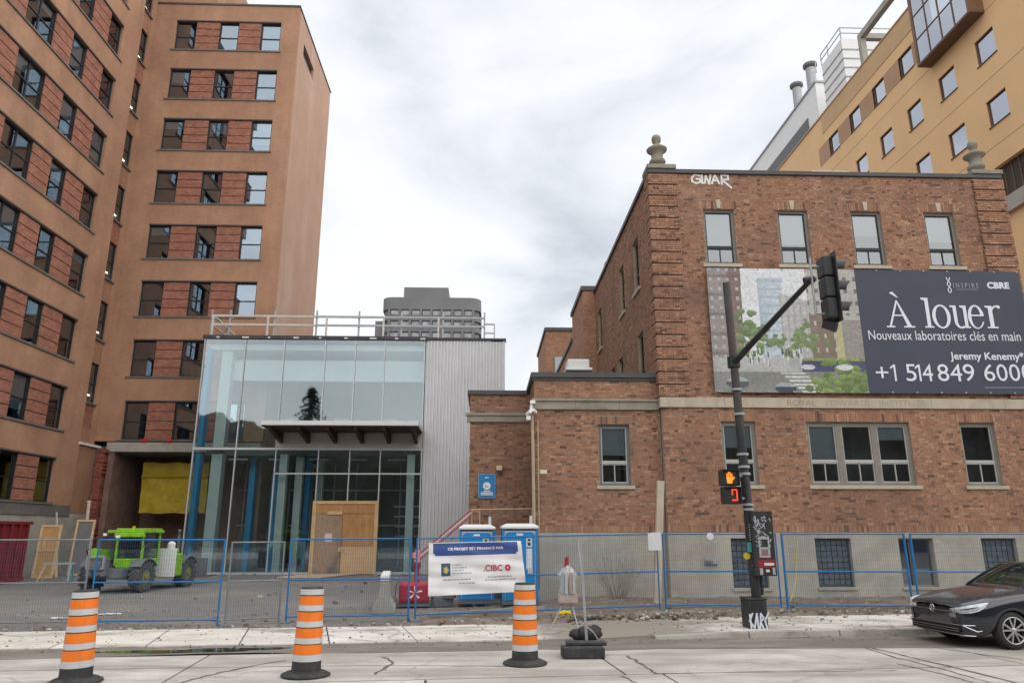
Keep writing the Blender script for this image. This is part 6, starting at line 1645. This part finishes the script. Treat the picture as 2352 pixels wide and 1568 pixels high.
# ------------------------------------------------------------------ portable toilets
rnd = random.Random(61)
PBLUE = mat('toilet_blue', (.012, .225, .56), .4, .06, 2)
PGREY = mat('toilet_grey', (.50, .52, .54), .55, .06, 3)
PNAVY = mat('toilet_side', (.05, .10, .22), .5, .1, 2)
def toilet(loc, label):
    t = thing('portable_toilet', loc, label, 'portable toilet', 'portable toilets behind the fence', rz=R(1), local=True)
    w_ = .50
    m = MB(); m.box(-w_, w_, 0, 1.08, .06, .16); m.box(-.44, -.30, .1, 1.0, 0, .06); m.box(.30, .44, .1, 1.0, 0, .06); m.build('skid', MGREY, t)
    m = MB(); m.box(-w_+.01, -w_+.03, .03, 1.05, .16, 2.05); m.box(w_-.03, w_-.01, .03, 1.05, .16, 2.05); m.box(-w_+.03, w_-.03, 1.03, 1.05, .16, 2.05); m.build('side_panel', PNAVY if 'corner' in label else PBLUE, t)
    for s in (-1, 1):
        m = MB(); m.box(s*w_-.07 if s > 0 else -w_, w_ if s > 0 else -w_+.07, -.015, .07, .16, 2.06); m.build('corner_post', PBLUE, t, bevel=.015)
    m = MB(); n = 10; pts = [(-.40, .18), (.40, .18), (.40, 1.86)]+[(.40-.10+.10*math.cos(R(90*i/n)), 1.86+.10*math.sin(R(90*i/n))) for i in range(1, n+1)]+[(-.30-.10*math.sin(R(90*i/n)), 1.86+.10*math.cos(R(90*i/n))) for i in range(n+1)]
    m.prism(pts, -.03, .01); dr = m.build('door', PBLUE, t)
    m = MB(); m.box(-.43, .43, .012, .05, .16, 2.0); m.build('door_surround', PGREY, t)
    for k in range(4):
        m = MB(); m.box(-.34, .34, -.036, -.028, .28+k*.10, .31+k*.10); m.build('door_rib', PBLUE, dr)
    m = MB(); m.box(.17, .33, -.036, -.028, 1.56, 1.80); m.build('sticker', mat('toilet_sticker', (.68, .70, .72), .6, .1, 18) if 'toilet_sticker' not in bpy.data.materials else bpy.data.materials['toilet_sticker'], dr)
    m = MB(); m.box(.21, .29, -.039, -.036, 1.72, 1.78); m.box(.21, .29, -.039, -.036, 1.60, 1.68); m.build('symbol', CARD, dr)
    m = MB(); m.box(.17, .33, -.036, -.028, .98 if 'corner' in label else 1.2, 1.52); m.build('sticker', bpy.data.materials['toilet_sticker'], dr)
    m = MB(); m.box(.20, .34, -.05, -.028, .86, 1.0); m.build('latch', PGREY, dr)
    m = MB(); m.box(-.10, .08, -.036, -.03, 1.87, 1.92); m.build('vent_slot', WHITE, dr)
    m = MB(); vs = []
    rf = MB(); q = [(-w_-.02, -.05, 2.04), (w_+.02, -.05, 2.04), (w_+.02, 1.12, 2.04), (-w_-.02, 1.12, 2.04), (-w_-.02, -.05, 2.12), (w_+.02, -.05, 2.12), (w_+.02, 1.12, 2.12), (-w_-.02, 1.12, 2.12), (-.36, .1, 2.19), (.36, .1, 2.19), (.36, .97, 2.19), (-.36, .97, 2.19)]
    rf.add(q, [(3,2,1,0),(0,1,5,4),(1,2,6,5),(2,3,7,6),(3,0,4,7),(4,5,9,8),(5,6,10,9),(6,7,11,10),(7,4,8,11),(8,9,10,11)]); rf.build('roof', mat('toilet_roof', (.66, .67, .68), .5, .05, 3) if 'toilet_roof' not in bpy.data.materials else bpy.data.materials['toilet_roof'], t, bevel=.03)
    m = MB(); m.tube((.38, 1.0, 2.0), (.38, 1.0, 2.42), .045, 10); m.build('vent_pipe', PGREY, t)
    return t
toilet(P(1094, 1391, Z=.03)+Vector((0, 0, 0)), 'blue portable toilet by the red machine, mostly behind the sponsor banner')
toilet(P(1195, 1393, Z=.05), 'blue portable toilet at the corner of the annex, sponsor banner partly covering it')
# ------------------------------------------------------------------ red machine and small site things
RED = mat('machine_red', (.36, .015, .03), .45, .15, 3)
p = P(950, 1396, Z=0)
rm = thing('red_generator', p, 'red boxed site generator with white star mark behind the blue fence', 'generator', rz=R(4), local=True)
m = MB(); m.box(-.42, .42, 0, .9, .12, .66); m.build('housing', RED, rm, bevel=.08)
m = MB(); m.box(-.44, .44, .02, .88, .04, .12); m.build('skid', MGREY, rm)
TRM = Matrix.Identity(4); m = MB()
for i in range(5):
    a = 2*math.pi*i/5+.3; m.add([(.02, -.004-.001*i, .40), (.02+.20*math.cos(a-.16), -.004-.001*i, .40+.17*math.sin(a-.16)), (.02+.20*math.cos(a+.16), -.004-.001*i, .40+.17*math.sin(a+.16))], [(0, 1, 2)])
m.build('star_mark', WHITE, rm)
m = MB(); m.tube((.05, .5, .66), (.05, .5, 1.05), .07, 12); m.tube((.05, .5, 1.05), (.05, .45, 1.18), .10, 12); m.build('filler_neck', RED, rm)
m = MB(); m.tube((.06, .45, 1.18), (.06, .45, 1.52), .075, 12); m.tube((.0, .44, 1.30), (.0, .44, 1.45), .09, 10); m.build('pale_canister', mat('salmon_plastic', (.62, .28, .25), .5, .15, 6), rm)
m = MB(); m.path([(-.44, .1, .15), (-.52, .1, .3), (-.5, .1, .6), (-.40, .1, .72)], .02, 6); m.build('handle', MGREY, rm)
m = MB(); m.cbox((.75, .35, .14), .55, .4, .24, .3); m.cbox((.95, .2, .30), .3, .25, .12, -.4); m.cbox((.6, .1, .12), .25, .2, .2, .8)
tag(m.build('tool_heap', MGREY, org=None), 'dark heap of tools between the red generator and the toilet', 'tools'); o_ = bpy.data.objects['tool_heap']; o_.location = p+Vector((0, .1, 0)); ORG['tool_heap'] = p
# concrete barrier seen end-on
jb = P(880, 1409, Z=0)
pts = [(-.30, 0), (.30, 0), (.30, .08), (.15, .33), (.095, .80), (-.095, .80), (-.15, .33), (-.30, .08)]
m = MB(); n = len(pts); m.add([(a, 0, b) for a, b in pts]+[(a, 2.4, b) for a, b in pts], [tuple(range(n)), tuple(range(n, 2*n))[::-1]]+[(i, i+n, (i+1) % n+n, (i+1) % n) for i in range(n)])
b_ = m.build('concrete_barrier', CONC, bevel=.015); b_.location = jb; b_.rotation_euler = (0, 0, R(6)); tag(b_, 'tapered grey concrete barrier seen end-on beside the red generator', 'barrier')
m = MB(); m.box(-.11, .11, -.02, 2.42, .80, .93); m.build('painted_cap', WHITE, b_, bevel=.01)
# plank kerb along the toilets
m = MB(); m.bar(P(985, 1412, Z=.06), P(1250, 1395, Z=.10), .12, .09); tag(m.build('timber_beam', mat('grey_timber', (.33, .33, .31), .85, .15, 3)), 'long grey timber beam on the ground before the portable toilets', 'beam')
# timber post
pp = P(1508, 1384, Z=.12); ptp = P(1517, 1104, Y=pp.y)
m = MB(); m.bar(pp-Vector((0, 0, .2)), ptp, .20, .16, (0, 1, 0)); tag(m.build('timber_post', mat('weathered_timber', (.50, .42, .33), .85, .12, 3, stain=(.36, .27, .2), stain_amt=.7, stain_scale=(5, 5, .8)), org=None, bevel=.012), 'tall pale weathered timber post before the annex wall', 'post')
# portable tripod sign, folded, in plastic
tp = P(1300, 1412, Z=.06)
tg = thing('folded_sign_stand', P(1300, 1440, Z=.05), 'folded construction sign stand on splayed legs wrapped in plastic', 'sign stand')
YB = P(1300, 1440, Z=.05).y
def q3(x, y, dy=0.0): return P(x, y, Y=YB+dy)
m = MB(); m.tube(q3(1298, 1375), q3(1265, 1443, -.15), .016, 6); m.tube(q3(1310, 1375), q3(1332, 1455, -.3), .016, 6); m.tube(q3(1304, 1375), q3(1318, 1420, .35), .016, 6); m.build('leg', GALV, tg)
m = MB(); m.tube(q3(1305, 1380), q3(1302, 1275), .018, 8); m.build('mast', GALV, tg)
m = MB(); m.bar(q3(1303, 1300), q3(1303, 1277), .06, .05); m.bar(q3(1298, 1300), q3(1299, 1280), .05, .05); m.build('red_flasher', mat('flasher_red', (.32, .06, .06), .4, .1, 5), tg)
a_, b_2 = q3(1284, 1375), q3(1322, 1308)
m = MB(); q = random.Random(2)
prof = [(.16, a_.z), (.19, a_.z+.1), (.18, a_.z+.3), (.21, a_.z+.5), (.12, a_.z+.62), (.03, b_2.z+.10)]
m.lathe(prof, ((a_.x+b_2.x)/2, YB, 0), 14); m.v = [(x+q.uniform(-.02, .02), y+q.uniform(-.03, .03), z) for x, y, z in m.v]; m.build('plastic_wrap', mat('milky_plastic', (.36, .37, .37), .25, .4, 22, spec=.6), tg)
m = MB(); m.cbox(((a_.x+b_2.x)/2, YB-.02, a_.z+.02), .40, .30, .20); m.build('pink_base', mat('faded_pink', (.42, .32, .28), .7, .15, 9), tg, bevel=.03)
for k, (dx, cc) in enumerate(((-.12, (.26, .33, .38)), (-.04, (.42, .42, .42)), (.05, (.36, .27, .25)), (.12, (.40, .41, .42)))):
    m = MB(); m.box((a_.x+b_2.x)/2+dx-.03, (a_.x+b_2.x)/2+dx+.03, YB-.20, YB-.19, a_.z+.12, a_.z+.55); m.build('folded_stripe', mat('stripe_%d' % k, cc, .5, .1, 9), tg)
# slim sign edge-on in a rubber foot
sp = P(1348, 1495, Z=.0)
sg_ = thing('edge_on_sign', sp, 'thin grey sign panel seen edge-on, standing in black rubber blocks', 'sign')
tz = P(1333, 1243, Y=sp.y); lean = (tz.x-sp.x)/(tz.z-.2)
m = MB(); m.bar((sp.x, sp.y, .18), (tz.x, sp.y, tz.z), .045, .03, (0, 1, 0)); m.build('post', GALV, sg_)
m = MB(); zc1, zc2 = tz.z, P(1337, 1320, Y=sp.y).z
m.add([(tz.x-.05, sp.y-.05, zc1), (tz.x-.02, sp.y+.38, zc1), (tz.x+.035, sp.y+.38, zc2), (tz.x+.005, sp.y-.05, zc2), (tz.x-.045+.01, sp.y-.05, zc1), (tz.x-.01, sp.y+.38, zc1), (tz.x+.045, sp.y+.38, zc2), (tz.x+.015, sp.y-.05, zc2)],
      [(0,1,2,3),(7,6,5,4),(0,4,5,1),(1,5,6,2),(2,6,7,3),(3,7,4,0)]); m.build('sign_panel', mat('sign_back', (.45, .45, .52), .5, .05, 4), sg_)
l0, l1 = P(1295, 1512, Z=0), P(1392, 1512, Z=0)
m = MB(); m.cbox(((l0.x+l1.x)/2-.02, l0.y+.12, .09), (l1.x-l0.x), .36, .17, R(2)); m.build('rubber_block', RUBBER, sg_, bevel=.02)
m = MB(); m.cbox(((l0.x+l1.x)/2+.06, l0.y+.3, .20), (l1.x-l0.x)*.98, .30, .05, R(-3)); m.build('rubber_block', RUBBER, sg_, bevel=.015)
# sandbag, rubber mat, yellow rag
c_ = P(1347, 1468, Z=.05); m = MB(); q = random.Random(6); m.blob((.05, 0, .11), .25, .20, .13, 14, 9, .12, q); m.blob((-.17, .02, .09), .15, .14, .10, 10, 7, .15, q); m.blob((.18, .05, .16), .12, .13, .10, 10, 7, .15, q)
sbg = m.build('sandbag', mat('black_bag', (.028, .026, .026), .6, .3, 9), smooth=True); sbg.location = c_; tag(sbg, 'black slumped sandbag behind the rubber sign foot', 'sandbag')
m = MB(); m.path([(-.05, -.16, .28), (.1, -.18, .16), (.2, -.16, .02)], .012, 5); m.build('strap', GALV, sbg)
c_ = P(1345, 1422, Z=.04); m = MB(); m.cbox((0, 0, .03), .72, .34, .06, R(-4)); r_ = m.build('rubber_mat', RUBBER, bevel=.015); r_.location = c_; tag(r_, 'flat black rubber foot lying on the pavement edge', 'rubber foot')
c_ = P(1296, 1414, Z=.05); m = MB(); q = random.Random(9)
for i in range(5): m.blob((q.uniform(-.12, .12), q.uniform(-.06, .06), .05+q.random()*.05), .10, .06, .05, 8, 6, .25, q)
r_ = m.build('yellow_rag', mat('yellow_cloth', (.62, .50, .02), .7, .15, 8), smooth=True); r_.location = c_; tag(r_, 'crumpled yellow rag under the folded sign stand', 'rag')
# stair handrail, red and white
Yr = 23.6
sr = thing('stair_handrail', P(1080, 1171, Y=Yr), 'red and white sloping handrail rising to the annex side door', 'handrail')
RW = mat('rail_red', (.42, .06, .08), .5, .1, 5); RP = mat('rail_pale', (.60, .52, .47), .6, .1, 5)
for k, (dy, m_) in enumerate(((0, RW), (7, RP), (14, RW))):
    m = MB(); m.tube(P(952, 1281+dy, Y=Yr), P(1082, 1170+dy, Y=Yr), .022 if k != 1 else .026, 8); m.build('sloping_rail', m_, sr)
m = MB(); m.tube(P(1082, 1170, Y=Yr), P(1228, 1168, Y=Yr), .025, 8); m.build('landing_rail', BEIGE, sr)
for x in (1084, 1102, 1222):
    a = P(x, 1171, Y=Yr); m = MB(); m.tube((a.x, Yr, 0), a, .02, 8); m.build('post', BEIGE, sr)
a = P(960, 1275, Y=Yr); m = MB(); m.tube((a.x, Yr, 0), a, .02, 8); m.build('post', BEIGE, sr)
ld = MB(); x0 = P(1084, 1200, Y=Yr).x; ld.box(x0, 1.3, Yr-.1, 24.5, .95, 1.05); ld.build('landing', CONC, sr)
for i in range(5):
    m = MB(); m.box(x0-.28*(i+1), x0-.28*i-.005, Yr-.05, 24.5, 0, .95-.18*(i+1)+.05); m.build('step', CONC, sr)
# wall fittings on the annex
TBx = TB
bs = P(1098, 1143, Y=24.55); be = P(1138, 1088, Y=24.55)
ac = thing('access_sign', (bs.x, 24.56, bs.z), 'blue accessible entrance sign with white symbol on the annex wall', 'sign')
SBLUE = mat('sign_blue', (.015, .20, .46), .5, .05, 4)
m = MB(); m.box(bs.x, be.x, 24.55, 24.58, bs.z, be.z); m.build('plate', SBLUE, ac, bevel=.004)
TAC = wall_frame('front', 24.548); cxs, w_, h_ = (bs.x+be.x)/2, be.x-bs.x, be.z-bs.z
def dsc(cx, cz, r, m_, name, d): mm = MB(TAC); mm.add([(cx+r*math.cos(R(15*i)), d, cz+r*math.sin(R(15*i))) for i in range(24)], [tuple(range(24))]); mm.build(name, m_, ac)
dsc(cxs, bs.z+h_*.50, w_*.22, WHITE, 'symbol_disc', -.001)
strokes([[(cxs-.05, bs.z+h_*.58), (cxs-.045, bs.z+h_*.49), (cxs+.03, bs.z+h_*.49), (cxs+.055, bs.z+h_*.43)], [(cxs-.06, bs.z+h_*.49), (cxs-.05, bs.z+h_*.43), (cxs, bs.z+h_*.42), (cxs+.02, bs.z+h_*.46)]], TAC, -.004, .014, 'wheelchair_symbol', ac, SBLUE)
for a, b, z in ((.30, .72, .26), (.15, .86, .19), (.15, .86, .12), (.40, .6, .83)): m = MB(TAC); m.box(bs.x+w_*a, bs.x+w_*b, -.002, 0, bs.z+h_*z, bs.z+h_*z+.03); m.build('white_lettering', WHITE, ac)
m = MB(TAC)
for z in (0, .985): m.box(bs.x, be.x, -.0022, 0, bs.z+h_*z, bs.z+h_*z+.012)
for x in (0, .97): m.box(bs.x+w_*x, bs.x+w_*x+.012, -.0018, 0, bs.z+.013, be.z-.013)
m.build('white_border', mat('sign_edge', (.30, .45, .60), .5, .05, 4), ac)
wl = P(1147, 1076, Y=24.5); m = MB(); m.cbox((0, 0, .02), .20, .16, .16); w1_ = m.build('wall_lamp', mat('lamp_beige', (.58, .43, .26), .6, .1, 4), bevel=.02); w1_.location = wl; tag(w1_, 'small beige box lamp on the annex wall above the blue sign', 'wall lamp')
m = MB(); m.cbox((.02, .0, -.10), .17, .15, .08); m.build('shade', JOI, w1_)
wp_ = P(1248, 1083, Y=22.79); m = MB(); m.box(-.115, .115, -.012, 0, -.06, .06); o_ = m.build('cream_plate', mat('cream', (.66, .61, .42), .7, .05, 4), bevel=.003); o_.location = wp_; tag(o_, 'small cream plate on the annex front wall', 'plate')
sc_ = P(1218, 950, Y=22.6)
cm = thing('security_camera', sc_, 'white security cameras on a bracket at the annex corner', 'camera')
m = MB(); m.tube(sc_+Vector((.05, .1, .35)), sc_+Vector((.02, .02, .1)), .04, 8); m.cbox(tuple(sc_+Vector((.08, .06, .38))), .16, .14, .10); m.build('bracket', WHITE, cm)
m = MB(); m.cbox(tuple(sc_+Vector((-.05, -.05, .02))), .10, .26, .10, .4, -.2); m.cbox(tuple(sc_+Vector((.12, -.05, .08))), .10, .24, .10, -.5, -.2); m.cbox(tuple(sc_+Vector((-.06, -.02, -.14))), .13, .16, .14); m.build('camera_body', WHITE, cm, bevel=.015)
ut = P(1634, 1290, Y=22.44); um = thing('outlet_box', ut, 'twin grey outlet boxes fixed to the foundation wall', 'outlet')
m = MB(); m.box(ut.x-.20, ut.x+.20, 22.42, 22.455, ut.z-.07, ut.z+.12); m.build('plate', GALV, um)
for dx in (-.1, .1): m = MB(); m.box(ut.x+dx-.07, ut.x+dx+.07, 22.36, 22.42, ut.z-.06, ut.z+.05); m.build('cover', MGREY if dx < 0 else GALV, um, bevel=.01)
a = P(1832, 1232, Y=22.3)
m = MB(); pts = [P(1831, 1235, Y=22.3), P(1830, 1290, Y=22.3), P(1828, 1330, Y=22.2), P(1820, 1365, Y=22.0), P(1815, 1382, Y=21.7)]; m.path(pts, .014, 6); tag(m.build('yellow_cable', mat('cable_yellow', (.55, .46, .12), .6, .1, 5)), 'yellow cable hanging down the foundation wall', 'cable')
# ------------------------------------------------------------------ left yard: container, doors, trestle
MAR = mat('container_red', (.20, .018, .022), .5, .25, 2.5, stain=(.12, .03, .03), stain_amt=.6, stain_scale=(2, 2, .6))
dp = P(52, 1336, Z=0)
du = thing('red_container', (-20.7, 30.5, 0), 'dark red ribbed waste container against the office wing', 'container')
m = MB(); X1 = dp.x; Y1 = dp.y
m.box(-21.25, X1-.06, 27, Y1, .15, 2.32); m.build('body', MAR, du)
m = MB(); m.box(-21.26, X1+.03, 26.95, Y1+.05, 2.32, 2.44); m.box(-21.25, X1, 26.98, Y1+.02, .05, .20); m.build('rim', MAR, du)
for i in range(12): m = MB(); y = Y1-.18-i*.55; m.box(X1-.061, X1+.02, y-.06, y+.06, .2, 2.32); m.build('rib', MAR, du, bevel=.015)
for i in range(3): m = MB(); x = -21.1+i*.42; m.box(x-.05, x+.05, 26.93, 27.0, .2, 2.3); m.build('rib', MAR, du)
DWOOD = mat('door_timber', (.55, .33, .14), .75, .15, 2.5); DFR = mat('pale_stud', (.66, .47, .28), .75, .1, 3)
def leaning_frame(px0, px1, pyt, pyb, Yd, name, label, inner, lean=.25, cat='door'):
    a, b = P(px0, pyb, Z=0), None
    k = Yd; x0, x1 = P(px0, pyb, Y=k).x, P(px1, pyb, Y=k).x; zt = P((px0+px1)/2, pyt, Y=k).z
    t = thing(name, ((x0+x1)/2, k, 0), label, cat, local=True); w_ = x1-x0
    t.rotation_euler = (R(-5), 0, 0)
    f = MB(); f.box(-w_/2, -w_/2+.10, 0, .08, 0, zt); f.box(w_/2-.10, w_/2, 0, .08, 0, zt); f.box(-w_/2+.10, w_/2-.10, 0, .08, zt-.10, zt); f.box(-w_/2+.10, w_/2-.10, .01, .07, 0, .10); f.build('frame', DFR, t, bevel=.008)
    return t, w_, zt
t, w_, zt = leaning_frame(69, 118, 1204, 1332, 35.2, 'wooden_door', 'pale wooden door in its frame leaning against the office wing', DWOOD)
m = MB(); m.box(-w_/2+.10, w_/2-.10, .03, .06, .10, zt*.52); m.build('panel', DWOOD, t); m = MB(); m.box(-w_/2+.10, w_/2-.10, .025, .055, zt*.52+.02, zt-.10); m.build('panel', DWOOD, t)
m = MB(); m.box(-w_/2+.10, w_/2-.10, .0, .05, zt*.52-.05, zt*.52+.02); m.build('rail', DFR, t); m = MB(); m.box(-w_/2+.25, -w_/2+.33, -.02, .03, zt*.55, zt*.75); m.build('handle_batten', DFR, t)
m = MB(); m.bar(P(128, 1325, Y=35.9), P(125, 1235, Y=36.0), .16, .05); st_ = m.build('pale_stud', DFR); tag(st_, 'pale stud leaning beside the wooden door', 'timber')
m = MB(); m.bar(P(131, 1240, Y=36.8), P(130, 1175, Y=36.9), .05, .05); m.bar(P(131, 1300, Y=36.8), P(131, 1241, Y=36.8), .05, .05); tag(m.build('grey_stud', WOOD_W), 'thin grey stud standing behind the wooden door', 'timber')
t, w_, zt = leaning_frame(152, 196, 1192, 1322, 37.2, 'window_frame', 'pale timber frame with grey board leaning near the broken brick edge', DWOOD, cat='frame')
m = MB(); m.box(-w_/2+.10, w_/2-.10, .03, .06, .10, zt-.10); m.build('board', mat('grey_board', (.20, .19, .20), .8, .1, 3), t)
m = MB(); m.bar(P(192, 1262, Y=39.0), P(205, 1150, Y=39.6), .14, .05); m.bar(P(199, 1150, Y=39.65), P(210, 1150, Y=39.65), .06, .06); tag(m.build('leaning_plank', mat('pink_plank', (.52, .42, .38), .8, .15, 5)), 'pale painted plank leaning on the broken brick edge', 'plank')
sh_ = P(130, 1334, Z=0); sw_ = thing('sawhorse', sh_, 'low timber sawhorse with one pair of blue legs', 'sawhorse', rz=R(8), local=True)
m = MB(); m.box(-.62, .62, -.05, .05, .68, .76); m.build('beam', mat('beam_grey', (.36, .40, .40), .8, .1, 4), sw_)
LB = mat('leg_blue', (.16, .36, .44), .7, .1, 4)
for x, m_ in ((-.5, DFR), (.5, LB)):
    for s in (-1, 1): m = MB(); m.bar((x-.18*(1 if x < 0 else -.2), s*.26, 0), (x, s*.03, .70), .07, .04); m.build('leg', m_, sw_)
# bare shrub by the annex
sb_ = thing('bare_shrub', P(1420, 1376, Z=.12), 'leafless multi-stemmed shrub before the annex foundation', 'shrub', local=True)
m = MB(); q = random.Random(14)
for i in range(34):
    a = q.uniform(-1, 1); p0 = Vector((a*.18, q.uniform(-.12, .12), -.03)); d = Vector((a*.62+q.uniform(-.12, .12), q.uniform(-.2, .2), 1)).normalized(); l_ = q.uniform(.7, 1.75)
    pts = [p0]
    for k in range(4): d = (d+Vector((q.uniform(-.1, .1), q.uniform(-.1, .1), .03))).normalized(); pts.append(pts[-1]+d*l_/4)
    m.path(pts, [.009, .007, .005, .004, .002], 4, caps=False)
    for k in (2, 3):
        e = (d+Vector((q.uniform(-.6, .6), q.uniform(-.4, .4), .1))).normalized(); m.path([pts[k], pts[k]+e*.25], [.005, .002], 3, caps=False)
m.build('stems', mat('dry_twig', (.24, .21, .17), .9, .25, 6), sb_)
# ------------------------------------------------------------------ rubble, litter
rb_ = MB(); q = random.Random(23)
def chunk(c, s):
    M_ = Matrix.Translation(c) @ Matrix.Rotation(q.uniform(0, 3), 4, 'Z') @ Matrix.Rotation(q.uniform(-.5, .5), 4, 'X')
    h = [Vector((a*s*q.uniform(.5, 1.1), b*s*q.uniform(.5, 1.1), d*s*q.uniform(.25, .6))) for d in (-1, 1) for a, b in ((-1,-1),(1,-1),(1,1),(-1,1))]
    k = q.uniform(.5, 1.25); rb_.col = q.choice([(.33*k, .30*k, .26*k), (.26*k, .22*k, .18*k), (.24*k, .21*k, .175*k), (.44*k, .41*k, .36*k), (.20*k, .13*k, .10*k)])
    rb_.add([tuple(M_ @ p) for p in h], [(3,2,1,0),(4,5,6,7),(0,1,5,4),(1,2,6,5),(2,3,7,6),(3,0,4,7)])
for i in range(1500):
    u = q.uniform(-13, 13); v = q.gauss(2.75, .35) if i % 3 else q.uniform(2.3, 7)
    if u > 0 and v < 3: z = walk_z(u)
    else: z = 0
    pt = st(u, v); z = max(z, (.02+verge_z(pt.x, pt.y)+.03) if pt.x > -1 and v > 2.5 else z); chunk((pt.x, pt.y, z+.006), q.choice([.012, .018, .018, .03, .045]) if v < 4 else q.choice([.02, .03]))
for i in range(420):
    u = q.uniform(-9, 9); v = q.choice([q.gauss(-.25, .25), q.gauss(.9, .5)]); pt = st(u, v); chunk((pt.x, pt.y, (walk_z(u) if v > 0 else 0)+.012), q.choice([.008, .012, .012, .02]))
for i in range(90):
    x = q.uniform(-14, -3); y = q.choice([q.uniform(36.4, 37.5), q.uniform(22, 36)]); chunk((x, y, .02), q.choice([.03, .05, .07]))
for i in range(110):
    u = q.gauss(4.2, 1.0); pt = st(u, q.gauss(2.5, .25)); chunk((pt.x, pt.y, walk_z(u)+.03), q.choice([.02, .03, .05, .06]))
tag(rb_.build('rubble', mat('rubble_stone', (1, 1, 1), .95, .25, 20, tint=True)), 'scattered rubble and grit along the foot of the fence', 'rubble', kind='stuff')
# a few white rag scraps in the yard
for i, (x, y, s, lab) in enumerate(((250, 1411, .55, 'white plastic scrap lying on the yard behind the fence'), (140, 1420, .45, 'curled white strip on the yard by the fence foot'))):
    c_ = P(x, y, Z=0); m = MB(); qq = random.Random(i); n = 10; vs = []
    for k in range(n+1): vs += [(-s/2+s*k/n, -.05+qq.uniform(-.03, .03), .015+.02*qq.random()), (-s/2+s*k/n, .06+qq.uniform(-.03, .03), .015+.03*qq.random())]
    m.add(vs, [(2*k, 2*k+2, 2*k+3, 2*k+1) for k in range(n)]); o_ = m.build('plastic_scrap', WHITE); so = o_.modifiers.new('t', 'SOLIDIFY'); so.thickness = .01; o_.location = c_; o_.rotation_euler = (0, 0, .3); tag(o_, lab, 'litter')
